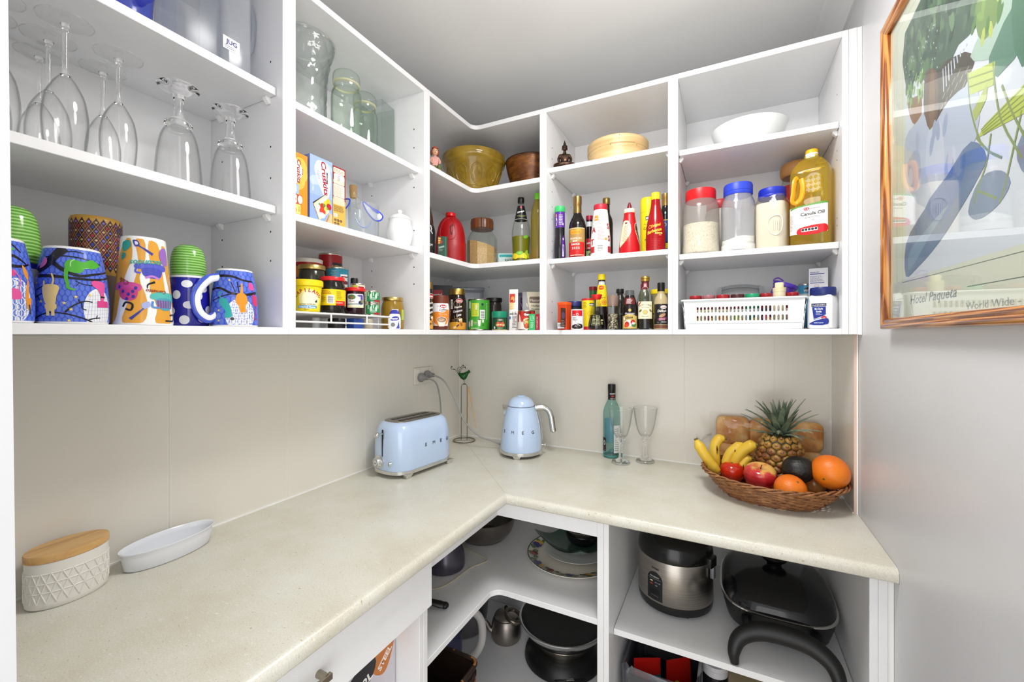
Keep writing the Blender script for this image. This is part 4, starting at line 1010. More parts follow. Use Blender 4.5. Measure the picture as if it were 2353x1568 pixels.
a = Art(.35); a.rect(-.002, .030, .018, .062, 'f1f1ee', .002); a.barcode(.0, .038, .016, .058, True); a.rect(.030, .030, .045, .062, 'a9c94a', .001); wrap(o, a, profmap(pr), z0=.045)
o = put('sweetener_bottle', 'small flat white bottle with a dark blue top in front of the honey jar', 'bottle', .2585, -.731, ZB0)
pts = lambda s, z: [(x * s * .55, y * s, z) for x, y in rrect(-.017, .017, -.0175, .0175, .008, 4)]
G().loft([pts(.9, 0), pts(1, .003), pts(1, .030), pts(.92, .040), pts(.7, .047)], P('f0f0f4', .25)).build('bottle', o, smooth=50)
G().loft([pts(.80, .0455), pts(.78, .050), pts(.6, .055), pts(.3, .0575)], P('2b2f9e', .3)).build('cap', o, smooth=50)
a = Art(.3); a.poly(spline([(-.013, .026), (-.004, .037), (.010, .037), (.012, .028)], 3, True), '2b2f9e'); a.text('equal', -.001, .029, .007, 'ffffff', .02, fit=.018); a.rect(-.014, .005, .006, .022, 'c9d3da'); a.ell(-.005, .013, .006, .006, '6f6f6a'); a.poly([(.004, .002), (.014, .002), (.012, .024), (.008, .010)], '2b2fa6'); a.build('printed_label', o, planemap((.0096, 0, 0), (0, 1, 0), (0, 0, 1)))
# low things lying under the rack
vessel('spice_tube', 'short white tube standing under the wire rack', 'tube', .16, -.925, ZB0, [('tube', [(.010, 0), (.010, .029), (0, .030)], P('dfe4ea', .3))])
vessel('shoe_polish_tin', 'low black round tin under the middle of the wire rack', 'tin', .185, -.880, ZB0, [('tin', [(.022, 0), (.0225, .001), (.0225, .026), (.021, .028), (0, .028)], P('22201f', .3))])
carton('small_packet', 'small dark blue and white packet under the wire rack', 'packet', .225, -.838, ZB0, .034, .03, .029, '2f4f9c')
vessel('paste_jar', 'little beige jar under the right end of the wire rack', 'jar', .215, -.795, ZB0, [('jar', [(.013, 0), (.014, .002), (.014, .024), (.012, .028), (0, .0285)], P('b8ad96', .3))])
# ------------------------------------------------------------------ corner cupboard, top shelf
ZC1, ZC2 = 1.9406, 1.6516
def mixing_bowl():
    o = put('mixing_bowl', 'large mustard yellow stoneware mixing bowl with embossed ovals', 'bowl', .222, -.228, ZC1)
    t = NT('mustard_glaze'); c = t.coord(); n = t.noise(c, 14, 5, .6)
    t.link(t.ramp(n, [(.25, (118, 92, 24)), (.5, (146, 118, 36)), (.8, (172, 146, 58))]), t.b.inputs['Base Color']); t.b.inputs['Roughness'].default_value = .12; m = t.m
    R = .1295; H = .158
    pr = sm([(.070, 0), (.074, .004), (.086, .03), (.102, .070), (.113, .100), (.118, .112)], 4)
    rf = profmap(pr); seg = 96
    def wave(a): return .006 * (1 + cos(4 * a)) 
    rings = [[(r * cos(2 * pi * i / seg), r * sin(2 * pi * i / seg), z) for i in range(seg)] for r, z in pr]
    for r, dz, amp in ((.121, .114, 1), (.1265, .117, 1), (.1285, .124, .7), (.1295, .140, .3), (R, H - .006, .1), (R - .003, H, .1), (R - .009, H - .001, .1), (.112, .11, 0), (.07, .012, 0)):
        rings.append([(r * cos(2 * pi * i / seg), r * sin(2 * pi * i / seg), dz + amp * wave(2 * pi * i / seg)) for i in range(seg)])
    g = G(); g.loft(rings, m)
    for i in range(10):
        th = 2 * pi * i / 10 + .13; zc = .066
        def on(u, v): 
            z = zc + v; r = rf(z) + .0006; a = th + u / .1; return (r * cos(a), r * sin(a), z)
        g.tube([on(.0235 * cos(b), .036 * sin(b)) for b in [2 * pi * k / 28 for k in range(28)]], .0016, m, 6, closed=True)
        g.tube([on(.0190 * cos(b), .030 * sin(b)) for b in [2 * pi * k / 28 for k in range(28)]], .0009, m, 5, closed=True)
        for s in (1, .55): g.tube([on(p * s, q * s) for p, q in ((.0105, 0), (0, .019), (-.0105, 0), (0, -.019))], .0010, m, 5, closed=True)
    g.tube([((rf(.024) + .001 ) * cos(b), (rf(.024) + .001) * sin(b), .024 + .0012 * sin(24 * b)) for b in [2 * pi * k / 144 for k in range(144)]], .0014, m, 5, closed=True)
    g.tube([((.1289) * cos(b), (.1289) * sin(b), .132 + wave(b) * .6) for b in [2 * pi * k / 96 for k in range(96)]], .0012, m, 5, closed=True)
    g.build('bowl', o, smooth=50)
mixing_bowl()
def wood_bowl():
    o = put('wooden_bowl', 'dark brown wooden bowl with worn copper-coloured sides, right of the yellow bowl', 'bowl', .434, -.119, ZC1)
    t = NT('aged_copper_wood'); c = t.coord((1, 1, 3)); n = t.noise(c, 18, 6, .65)
    t.link(t.ramp(n, [(.25, (52, 28, 14)), (.48, (112, 66, 30)), (.62, (146, 92, 44)), (.8, (96, 56, 28))]), t.b.inputs['Base Color']); t.b.inputs['Roughness'].default_value = .3; t.b.inputs['Metallic'].default_value = .35; t.bump(n, .2, .003)
    pr = sm([(.064, 0), (.068, .003), (.086, .05), (.102, .105), (.108, .140)], 4)
    G().lathe(pr + [(.106, .1425), (.102, .140), (.096, .105), (.078, .045), (.06, .012), (0, .010)], t.m, 48).build('bowl', o, smooth=50)
    G().tube([(.1068 * cos(b), .1068 * sin(b), .1415) for b in [2 * pi * k / 48 for k in range(48)]], .0022, P('2a170c', .4), 6, closed=True).build('rim', o)
wood_bowl()
def skin_mesh(name, par, pts, edges, m, root=0, sub=2):
    """one continuous body grown over a small skeleton: pts = (x, y, z, radius)"""
    me = bpy.data.meshes.new(name); me.from_pydata([p[:3] for p in pts], edges, []); me.update()
    o = bpy.data.objects.new(name, me); COL.objects.link(o); o.parent = par
    md = o.modifiers.new('skin', 'SKIN'); 
    for i, p in enumerate(pts):
        sv = me.skin_vertices[0].data[i]; sv.radius = (p[3], p[4] if len(p) > 4 else p[3]); sv.use_root = (i == root)
    md.use_smooth_shade = True
    s = o.modifiers.new('sub', 'SUBSURF'); s.levels = sub; s.render_levels = sub
    me.materials.append(m)
    return o
def fairy():
    o = put('elf_figurine', 'small painted elf figurine with red hair beside the yellow bowl', 'figurine', .2315, -.500, ZC1, 8)
    skin = P('e2b08d', .45)
    b = skin_mesh('body', o, [(0, 0, .022, .0125), (.002, 0, .040, .0120), (.001, 0, .056, .0125), (.001, 0, .064, .0045), (.001, 0, .070, .005),
        (.003, .013, .056, .0050), (.010, .017, .042, .0042), (.017, .012, .034, .0036), (.003, -.013, .056, .0050), (.010, -.017, .042, .0042), (.017, -.010, .034, .0036),
        (.012, .008, .018, .0070), (.021, .010, .024, .0062), (.022, .012, .008, .0052), (.027, .013, .004, .0045), (.012, -.008, .016, .0070), (.022, -.008, .020, .0062), (.024, -.008, .006, .0052), (.029, -.009, .004, .0045)],
        [(0, 1), (1, 2), (2, 3), (3, 4), (2, 5), (5, 6), (6, 7), (2, 8), (8, 9), (9, 10), (0, 11), (11, 12), (12, 13), (13, 14), (0, 15), (15, 16), (16, 17), (17, 18)], P('d89f93', .5))
    h = G().ball((.004, 0, .079), .0115, .0108, .0125, skin, 18, 12).ball((.0155, 0, .078), .0022, .0020, .0024, skin, 8, 6).build('head', o)
    g = G()
    for s in (-1, 1): g.ball((.0135, s * .0042, .0810), .0015, .0016, .0019, P('2b2018', .3), 8, 6)
    g.build('eyes', h)
    G().ball((.0143, 0, .0735), .0012, .0028, .0010, P('b3534a', .4), 8, 6).build('mouth', h)
    G().ball((-.0015, 0, .083), .0125, .0128, .0128, P('9c4a34', .6), 14, 10).ball((.004, 0, .0915), .0105, .0115, .0050, P('9c4a34', .6), 12, 8).ball((-.002, .0115, .077), .006, .0035, .010, P('8d3f2c', .6), 10, 8).ball((-.002, -.0115, .077), .006, .0035, .010, P('8d3f2c', .6), 10, 8).build('hair', o)
    g = G(); mt = P('59693c', .5)
    g.ball((.020, .012, .020), .010, .0085, .0105, mt, 14, 9).ball((.014, -.006, .017), .011, .0095, .0095, mt, 14, 9).ball((.004, 0, .018), .015, .0155, .0145, mt, 14, 9); g.build('trousers', o)
    G().ball((.031, .012, .005), .008, .0055, .005, P('b7913f', .4), 12, 8).ball((.033, -.009, .005), .008, .0055, .005, P('b7913f', .4), 12, 8).ball((0, 0, .006), .016, .017, .006, P('4e3a26', .6), 14, 8).build('shoes', o)
fairy()

# ------------------------------------------------------------------ corner cupboard, middle shelf
def red_jug():
    o = put('plastic_bottle', 'red plastic two-litre bottle with a moulded handle', 'bottle', .183, -.335, ZC2, -4)
    m = P('a50f16', .33); k = 1.69 / 7.466 / 1000
    pr = sm([(.052, 0), (.0575, .003), (.0595, .02), (.0595, .082), (.0580, .086), (.0575, .092), (.056, .11), (.0515, .135), (.0445, .158), (.033, .176), (.021, .187), (.0185, .192)], 3)
    sx = .70; rf = profmap(pr)
    g = G(); g.lathe(pr, m, 44, sx=sx); g.build('body', o, smooth=50)
    def on(u, v, off=0):
        z = .202 - (v - 420) * k; d = (u - 515) * k; r = rf(z); s = max(-.98, min(.98, d / r)); a = math.asin(s); return ((r + off) * cos(a) * sx, (r + off) * sin(a), z)
    loop = [(352, 850), (345, 780), (370, 660), (430, 560), (510, 525), (555, 560), (580, 640), (605, 760), (600, 850), (560, 895), (480, 902), (400, 890)]
    p = [on(u, v, .0004) for u, v in spline(loop, 5, True)]
    h = G(); h.tube(p, .0022, P('b51a20', .25), 8, closed=True)
    c = sum((Vector(q) for q in p), Vector()) / len(p)
    h.build('handle_moulding', o)
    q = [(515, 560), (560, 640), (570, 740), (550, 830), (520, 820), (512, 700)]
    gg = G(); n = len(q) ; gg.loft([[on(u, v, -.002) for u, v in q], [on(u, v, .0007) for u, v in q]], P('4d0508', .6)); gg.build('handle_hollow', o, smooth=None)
    G().lathe([(.0185, .188), (.0195, .189), (.0195, .2005), (.0185, .2025), (0, .2025)], P('d0151b', .3), 28).build('cap', o)
red_jug()
def sugar_jar():
    o = put('sugar_jar', 'faceted glass jar of raw sugar with a brown ribbed lid', 'jar', .258, -.222, ZC2)
    n = 10; pr = [(.056, 0), (.061, .004), (.0615, .10), (.060, .118), (.050, .135), (.042, .148), (.042, .156)]
    mk = lambda r, z: [(r * cos(2 * pi * (i + .5) / n), r * sin(2 * pi * (i + .5) / n), z) for i in range(n)]
    G().loft([mk(r, z) for r, z in pr], m_jar, cap=False).add(mk(.056, .001), [tuple(range(n))], m_jar).build('jar', o, smooth=None)
    t = NT('raw_sugar'); c = t.coord(); t.link(t.ramp(t.noise(c, 420, 3, .7), [(.3, (150, 112, 66)), (.55, (196, 160, 108)), (.75, (226, 198, 150))]), t.b.inputs['Base Color']); t.b.inputs['Roughness'].default_value = .8; t.bump(t.noise(c, 500, 2), .5, .001)
    ring = mk(.0585, .003); top = []
    for i in range(n):
        x, y, _ = mk(.0592, 0)[i]; top.append((x, y, .092 - y * .28))
    g = G(); g.loft([ring, top], t.m, cap=True); g.build('sugar', o, smooth=None)
    g = G(); seg = 80; rib = lambda r, z: [((r + (.0009 if i % 4 < 2 else -.0006)) * cos(2 * pi * i / seg), (r + (.0009 if i % 4 < 2 else -.0006)) * sin(2 * pi * i / seg), z) for i in range(seg)]
    t = NT('wood_lid'); c = t.coord((60, 60, 2)); t.link(t.ramp(t.noise(c, 2, 3), [(.3, (70, 34, 14)), (.7, (140, 78, 36))]), t.b.inputs['Base Color']); t.b.inputs['Roughness'].default_value = .3
    g.loft([rib(.044, .154), rib(.0455, .156), rib(.0455, .186), rib(.043, .194), rib(.030, .196)], t.m); g.build('lid', o, smooth=30)
sugar_jar()
def drink_bottle():
    k = 1.66 / 7.466 / 1000; H = .250
    z = lambda v: H - (v - 190) * k
    pr = [(.029, 0), (.0325, .002)] + [(w * k, z(v)) for w, v in ((148, 1250), (145, 1150), (150, 1050), (155, 950), (158, 870), (157, 800), (145, 700), (126, 620), (108, 570), (90, 480), (70, 380), (55, 320), (48, 290), (48, 275))][0:]
    pr = sorted(pr, key=lambda p: p[1])
    m_l = fluid('b5b02c', .5, '8c8a20')
    o = put('soft_drink_bottle', 'clear glass bottle of yellow lime drink with a black cap and neck label', 'bottle', .446, -.248, ZC2)
    G().lathe(sm(pr, 2), m_jar, 36, cap=False).build('bottle', o)
    lp = [(max(0, r - .0015), zz) for r, zz in pr if zz < z(850)]
    G().lathe([(0, .004)] + [(r, max(.004, q)) for r, q in lp] + [(0, lp[-1][1])], m_l, 32).build('drink', o)
    G().lathe([(.0118, z(285)), (.0128, z(278)), (.0128, z(215)), (.0118, z(192)), (0, z(190))], P('161616', .3), 28).build('cap', o)
    rf = profmap(pr); a = Art(.3); R0 = rf(z(450))
    pts = [(-.06, z(575)), (.06, z(575)), (.06, z(395)), (-.06, z(395))]
    a.rect(-.075, z(578), .075, z(340), '15161c'); a.rect(-.075, z(584), .075, z(576), 'cfd2c8'); a.ell(0, z(368), .0038, .006, 'd4555c'); a.text('Schweppes', .0, z(460), .0095, 'f0f0ea', .02, .2, 14, fit=.030); a.text('LIME JUICE', .001, z(528), .0055, 'b9bd6a', .01, fit=.030); a.text('CORDIAL', .001, z(545), .003, '9aa06a', fit=.02)
    wrap(o, a, rf, 'neck_label', z0=z(450))
    a = Art(.3); a.rect(-.05, z(1245), .05, z(1160), 'e4c722'); a.ell(-.008, z(1165), .016, .008, '76b42e', 12); a.ell(.022, z(1185), .008, .018, '8fbf3a', -10); a.ell(.012, z(1215), .012, .008, 'f0d83a'); a.ell(.018, z(890), .010, .006, '6fae35', 20); a.ell(-.022, z(1215), .012, .010, 'ead03a'); a.text('LIME', -.006, z(1172), .006, 'dff0b0', .02)
    wrap(o, a, rf, 'body_label', z0=z(1200))
drink_bottle()
o, _ = vessel('oil_bottle', 'cloudy green-capped bottle with orange oil, beside the lime drink', 'bottle', .5150, -.246, ZC2, [('bottle', [(.024, 0), (.027, .003), (.027, .12), (.0262, .165), (.022, .20), (.014, .225), (.0115, .238)], fluid('c9b95a', .45, '9a8c3c'), 3), ('cap', [(.0125, .232), (.013, .234), (.013, .252), (.012, .255), (0, .255)], P('6fc52a', .35))])
G().lathe([(0, .003), (.0235, .003), (.0262, .006), (.0262, .046), (0, .046)], P('b0602a', .2), 28).build('oil', o)
o, _ = vessel('sauce_bottle', 'tall brown bottle with a blue band in the corner, half hidden by the cabinet post', 'bottle', .160, -.465, ZC2, [('bottle', [(.030, 0), (.031, .003), (.031, .13), (.029, .155), (.022, .19), (.014, .225), (.0135, .245)], P('46210f', .12), 3), ('cap', [(.0138, .24), (.0142, .242), (.0142, .262), (0, .263)], P('30170c', .35))])
a = Art(.3); a.rect(-.06, .100, .06, .115, '3558a8'); a.rect(-.06, .115, .06, .120, 'c9ccd8'); wrap(o, a, .0311, z0=0)
o, _ = vessel('sauce_bottle', 'black bottle with white lettering behind the red plastic bottle, beside the post', 'bottle', .2235, -.533, ZC2, [('bottle', [(.026, 0), (.028, .003), (.028, .075), (.025, .10), (.014, .120), (.0105, .14)], P('121014', .12), 3), ('cap', [(.0115, .135), (.0118, .152), (0, .153)], m_blk)])
a = Art(.3); a.rect(-.03, .02, .03, .09, '18161b'); a.line([(.012, .10), (.016, .088), (.013, .082), (.020, .072)], .003, 'e6e6ea'); a.text('SOY', .012, .03, .010, 'd0d0d4', .02); wrap(o, a, .0285)
o = carton('spice_tin', 'small dark green tin with yellow windows in front of the red bottle', 'tin', .249, -.478, ZC2, .033, .02, .076, '1f4334', face(.249, -.478) - .1)
a = Art(.35); a.rect(-.0165, 0, .0165, .076, '1d4535'); a.poly([(-.0165, .048), (-.0165, .074), (-.004, .076), (-.002, .068), (-.006, .052)], '5a2a22'); a.rect(-.0155, .066, -.007, .072, 'e0b33a'); a.rect(-.0155, .058, -.0075, .064, 'e0b33a'); a.rect(-.0155, .050, -.0085, .056, 'd9a32f'); a.ell(-.004, .056, .003, .005, 'b5231f')
a.line([(-.014, .036), (.006, .041)], .006, '8fa79a'); a.small(-.014, .024, .004, .034, 2, '7f9a8a'); a.rect(.0085, .002, .0125, .074, '2f6a4f'); a.build('front_print', o, FR(.033))
o, mp = pouch('sugar_packet', 'small teal and white paper packet lying behind the sugar jar', 'packet', .352, -.168, ZC2, .085, .062, .035, 'bfe3e0', face(.352, -.168), lean=.012)
a = Art(.4); a.rect(-.038, .046, .038, .057, '3fb0b4'); a.rect(-.038, .006, .038, .044, 'd6ecea'); a.text('RAW', .0, .026, .013, '5a6a70', .02); a.small(.0, .008, .034, .024, 3, '6a7a80'); a.build('printed_label', o, mp, .006, .006)

# ------------------------------------------------------------------ corner cupboard, bottom shelf
def coffee_shelf():
    def latte(label, x, y, r, h, turn=0, text=True):
        s = r / .0342
        pr = [(.031 * s, 0), (.0330 * s, .003), (.0345 * s, .03), (.0325 * s, .055), (.0330 * s, .09), (.0340 * s, .108), (.0320 * s, .126), (.0280 * s, .138)]
        o, _ = vessel('coffee_jar', label, 'jar', x, y, ZB0, [('jar', pr, P('2a1a15', .12), 2), ('lid', [(.0285 * s, .1365), (.0305 * s, .1375), (.0305 * s, .156), (.029 * s, .1605), (0, .1605)], P('c4a45c', .3, 1.0))], turn)
        a = Art(.3); rf = profmap(sm(pr, 2))
        a.rect(-.06, .003, .06, .030, 'd9952b'); a.poly(spline([(-.03, .028), (-.012, .033), (.010, .030), (.03, .026), (.03, .008), (-.03, .010)], 3, True), 'e0a032'); a.ell(-.010, .011, .006, .004, 'f6e3b0', 30); a.ell(.0, .016, .0035, .003, '3a2418'); a.ell(.004, .020, .0035, .003, '4a2c1c'); a.poly([(.004, .044), (.019, .047), (.022, .014), (.014, .012)], 'e2a65a'); a.poly([(.008, .030), (.019, .031), (.021, .017), (.014, .015)], 'a85f28'); a.poly([(.005, .043), (.019, .046), (.019, .038), (.006, .036)], 'f1e0bd')
        a.ell(.0085, .113, .0130, .0088, 'e6e0dc'); a.ell(.0085, .113, .0118, .0076, 'b5182a'); a.text('JARRAH', .0085, .110, .0065, 'ffffff', .03, fit=.018)
        a.ring(-.002, .100, .012, .013, .0012, 'c9a96a')
        a.text('Vienna', .004, .086, .0105, 'f4efe6', .01, .3, 12, fit=.029); a.text('Cinnamon', .003, .070, .0125, 'f4efe6', .01, .3, 12, fit=.037); a.text('Latte', .007, .055, .0125, 'f4efe6', .01, .3, 14, fit=.020)
        a.line([(-.012, .056), (-.010, .047), (.004, .046), (.012, .050)], .0012, 'c9a96a', 4); a.rect(-.026, .082, -.018, .118, 'f0f0ee'); a.barcode(-.026, .082, -.018, .118, True); a.small(-.020, .036, .0, .044, 3, '8a7050')
        wrap(o, a, rf, z0=.09, clip=(-.1, .003, .1, .14))
    latte('tall black and gold coffee jar with an orange base, right of the white coffee jar', .2085, -.327, .0342, .161)
    latte('sliver of a black and gold coffee jar beside the cabinet post', .240, -.5555, .0215, .159, 25)
    pr = [(.024, 0), (.0275, .004), (.030, .02), (.0335, .045), (.0345, .065), (.0325, .085), (.030, .094)]
    o, _ = vessel('coffee_jar', 'white labelled coffee jar with a brown lid and a cup on the label', 'jar', .245, -.484, ZB0, [('jar', pr, P('6a3426', .12), 2), ('lid', [(.029, .092), (.030, .093), (.0285, .112), (.027, .1205), (0, .1215)], P('6d2f1c', .35))])
    rf = profmap(sm(pr, 2)); a = Art(.3)
    a.rect(-.040, .014, .0335, .0925, 'ebe7e8'); a.poly(spline([(-.038, .055), (-.015, .063), (.010, .060), (.028, .072), (.033, .045), (.025, .022), (.0, .012), (-.02, .020), (-.035, .04)], 4, True), 'e98a2e'); a.poly([(-.012, .030), (.020, .032), (.014, .010), (-.006, .010)], 'efe7dc'); a.ell(.004, .035, .0185, .0100, 'f1ede6'); a.ell(.004, .035, .0165, .0085, '7a5138'); a.ell(.003, .0345, .0135, .0066, 'b99a78'); a.line([(-.006, .035), (.002, .032), (.010, .036)], .0015, 'e6d6be', 3)
    a.ell(.009, .0815, .0130, .0066, 'b5182a'); a.ring(.009, .0815, .0130, .0066, .0009, 'e9b9b5'); a.text('Jarrah', .009, .079, .0065, 'ffffff', .03, .2, fit=.020); a.text('Coffee', .008, .0665, .0105, '4a3a34', 0, .3, 3, fit=.026); a.small(.0, .062, .018, .065, 1, '7a6a60'); a.text('Vienna Mild', .008, .0525, .005, 'fbe3c4', .01, 0, -3, fit=.03); a.small(-.012, .080, -.006, .085, 2, '9a9290')
    wrap(o, a, rf, z0=.05, clip=(-.1, .012, .1, .0925))
    # green drink tin
    o, a, fin = tin('drink_tin', 'bright green drink powder tin with a yellow panel and barcode', .270, -.266, ZB0, .0432, .122, '46a035', cat='tin')
    a.rect(-.031, .054, -.0005, .106, 'c6d13c', .003); a.small(-.029, .058, -.016, .102, 12, '8f9a2a'); a.small(-.014, .058, -.002, .102, 12, '98a32e'); a.rect(-.013, .080, -.007, .100, 'e9eed6'); a.rect(.004, .044, .024, .079, 'f2f2ee'); a.barcode(.004, .045, .024, .078, True); a.poly(spline([(.010, .105), (.018, .105), (.019, .098), (.014, .094), (.009, .098)], 3, True), '2f4a3a'); a.small(.004, .082, .022, .094, 4, '2f7a2a')
    a.rect(.012, .030, .020, .042, 'e3ead8'); a.poly([(-.035, .040), (-.024, .040), (-.026, .016), (-.033, .016)], 'd8d2c4'); a.poly([(-.005, .042), (.008, .042), (.005, .016), (-.002, .016)], 'efe9df'); a.ell(.0015, .0415, .0065, .0018, '7a4a2a'); a.rect(-.018, .022, -.010, .032, '9a9a8a'); a.line([(-.022, .030), (-.015, .033), (-.007, .030)], .0012, 'bfd24a'); a.small(-.034, .006, .010, .012, 2, 'bfe0b0'); a.poly([(.013, .018), (.019, .018), (.016, .024)], '1d3a1a'); a.poly([(.015, .0195), (.017, .0195), (.016, .0215)], '46a035')
    for i in range(12): a.rect(.0315, .042 + i * .0055, .0345, .0455 + i * .0055, 'dfeed6')
    a.rect(-.046, .075, -.035, .113, 'd9d9cc', .004); a.rect(-.046, .045, -.036, .085, '2f4a2a'); a.small(-.045, .048, -.037, .083, 10, 'a9c86a'); a.ell(-.043, .024, .006, .012, 'cfd6d6')
    fin()
    # clear plastic box, black box behind
    o = thing('storage_box', 'clear plastic storage box behind the coffee jars in the corner', 'container', (.115, -.100, ZB0), face(.115, -.1))
    g = G(); g.rbox(-.05, .05, -.066, .066, 0, .180, .015, m_frost2, 4, .003); g.build('body', o); g = G(); g.rbox(-.053, .053, -.0695, .0695, .176, .190, .016, m_frost2, 4, .002); g.build('lid', o)
    o = carton('soup_box', 'black box with a red badge behind the white coffee jar', 'box', .128, -.310, ZB0, .078, .045, .182, '1b1b1b', face(.128, -.31))
    a = Art(.4); a.rect(-.039, 0, .039, .182, '17181a'); a.rect(-.038, .128, -.001, .163, 'b01c22', .004); a.text('Continental', -.0045, .139, .0145, 'f4efe8', .02, .1, align='R', fit=.075); a.line([(-.034, .131), (-.014, .133)], .0025, 'e6d8c8'); a.rect(-.039, 0, .039, .122, '3c9a35'); a.rect(-.039, .119, .03, .124, '2b7a28'); a.build('front_print', o, FR(.078), clip=(-.039, 0, .039, .182))
    vessel('glass_jar', 'clear jar with a black lid behind the green drink tin', 'jar', .291, -.180, ZB0, [('jar', [(.028, 0), (.0305, .003), (.0305, .10), (.027, .118)], fluid('6d625c', .35, '4a423e'), 3), ('lid', [(.032, .117), (.0335, .118), (.0335, .131), (.032, .1335), (0, .1335)], m_blk)])
    pr = [(.0275, 0), (.0295, .002), (.0295, .044), (.0285, .048)]
    o, _ = vessel('cheese_jar', 'small green-lidded grated cheese jar at the shelf edge', 'jar', .372, -.283, ZB0, [('jar', pr, P('22392a', .2)), ('lid', [(.0292, .047), (.0300, .048), (.0300, .066), (.0290, .0715), (0, .0715)], P('178a6a', .35))])
    a = Art(.3); a.rect(-.04, .003, .04, .045, '1f4a33'); a.rect(-.04, .0, .04, .0025, 'e6cf8a'); a.poly([(-.014, .026), (-.010, .031), (.016, .031), (.020, .026), (.016, .013), (-.010, .013)], 'c2452a'); a.arctext('PARMESAN', .003, -.03, .0485, .0085, 'f0dca0', 34, .02, .8); a.rect(-.004, .036, .010, .041, 'b8a8a0', .002); a.ell(.002, .0285, .004, .004, '8a2a1c'); a.rect(-.010, .006, .016, .011, '2f6a3a'); a.small(-.008, .007, .014, .010, 1, 'e0d8a0'); a.ell(-.020, .010, .003, .005, 'dfe6d8'); a.line([(-.0065, .012), (-.0065, .042)], .0008, 'e6cf5a'); a.line([(.013, .012), (.013, .042)], .0008, 'e6cf5a')
    wrap(o, a, .0296)
    o, mp = pouch('soup_packet', 'narrow white foil packet standing on edge beside the cheese jar', 'packet', .425, -.268, ZB0, .034, .155, .022, 'e9e6e2', face(.425, -.27, -10))
    a = Art(.4); a.rect(-.015, .105, .006, .138, 'c23a2a'); a.ell(-.003, .118, .007, .010, 'e8a25a'); a.ell(-.005, .112, .004, .004, 'b5231f'); a.rect(-.015, .08, .002, .104, 'e6b84a'); a.small(-.004, .01, .014, .072, 12, '4a4a4a'); a.rect(-.014, .06, .013, .063, '333a4a'); a.rect(-.016, .042, -.009, .052, '4a78b8'); a.small(-.013, .083, .010, .103, 5, 'f6efe0'); a.build('printed_label', o, mp, .005, .008)
    o, mp = pouch('soup_packet', 'dark purple packet behind the narrow white packet', 'packet', .414, -.185, ZB0, .060, .150, .022, '3f1c4a', face(.41, -.19, 6))
    a = Art(.4); a.rect(-.028, .03, .028, .058, 'b51c22'); a.line([(.0, .11), (.006, .09), (.018, .075)], .0012, 'c9b0d0'); a.small(.004, .118, .02, .122, 1, 'd9c9df'); a.build('printed_label', o, mp, .005, .008)
    o, mp = pouch('sauce_pouch', 'cream sauce pouch with a brown badge, cut off by the cabinet post', 'pouch', .483, -.190, ZB0, .105, .150, .034, 'e9dfc4', face(.48, -.19, 4))
    a = Art(.4); a.rect(-.026, .107, .05, .131, '7a6252', .004); a.text('MasterFoods', -.022, .112, .0145, 'f4efe4', .02, align='L', fit=.066); a.text('Hollandaise', -.018, .092, .0105, '6a6a62', 0, align='L', fit=.056); a.text('Finishing Sauce', -.018, .079, .0095, '7a7a70', 0, align='L', fit=.066); a.rect(-.05, .0, .05, .03, 'f3efe4'); a.ell(.020, .055, .012, .010, 'c9a93a'); a.poly([(-.053, .15), (-.037, .15), (-.024, .06), (-.053, .06)], 'a9a8ac'); a.build('printed_label', o, mp, .006, .008)
    o, a, fin = tin('gravy_tin', 'red and white gravy tin with a picture of a jug, behind the green packet', .481, -.274, ZB0, .0325, .073, 'c9352a')
    a.rect(-.06, .004, .06, .030, 'f0e6dc'); a.poly([(-.04, .070), (-.02, .070), (-.026, .030), (-.04, .03)], 'a8281f'); a.poly([(-.03, .06), (-.024, .048), (-.02, .03), (-.033, .026)], 'f3e4da'); a.rect(-.010, .050, .018, .068, '7a1216', .002); a.text('Gravox', .004, .0535, .0105, 'ffffff', .04, fit=.026); a.ell(.004, .032, .018, .012, 'f2d9a0'); a.poly(spline([(-.008, .034), (.010, .040), (.020, .030), (.014, .010), (-.004, .006), (-.010, .018)], 4, True), 'b5471c'); a.ell(.008, .030, .008, .006, 'e0c23a'); a.ell(.002, .020, .007, .005, 'd9571f'); a.line([(-.014, .036), (-.008, .030), (-.010, .022)], .002, '3a2018'); fin()
    o = carton('stock_packet', 'small bright green packet standing at the shelf edge before the gravy tin', 'packet', .519, -.3085, ZB0, .0235, .005, .0585, '2aa05a', face(.519, -.3085, -14))
    a = Art(.35); a.rect(-.0115, 0, .0115, .058, '34ad63'); a.line([(-.004, .050), (-.004, .034), (.006, .034)], .0014, 'dff2e4', 0); a.line([(.001, .052), (.004, .044), (.007, .052)], .0012, 'dff2e4', 0); a.rect(.002, .038, .008, .046, '7fd09a'); a.small(-.005, .008, .006, .030, 5, 'cdebd6'); a.build('front_print', o, FR(.02))
    o = carton('stock_packet', 'dark red packet at the shelf edge beside the cabinet post', 'packet', .5405, -.308, ZB0, .0155, .012, .0575, '9c2030', -pi / 2)
    a = Art(.35); a.rect(-.0078, 0, .0078, .0575, 'a5253a'); a.small(-.004, .006, .002, .05, 9, 'e3c4c4'); a.build('front_print', o, FR(.015))
coffee_shelf()
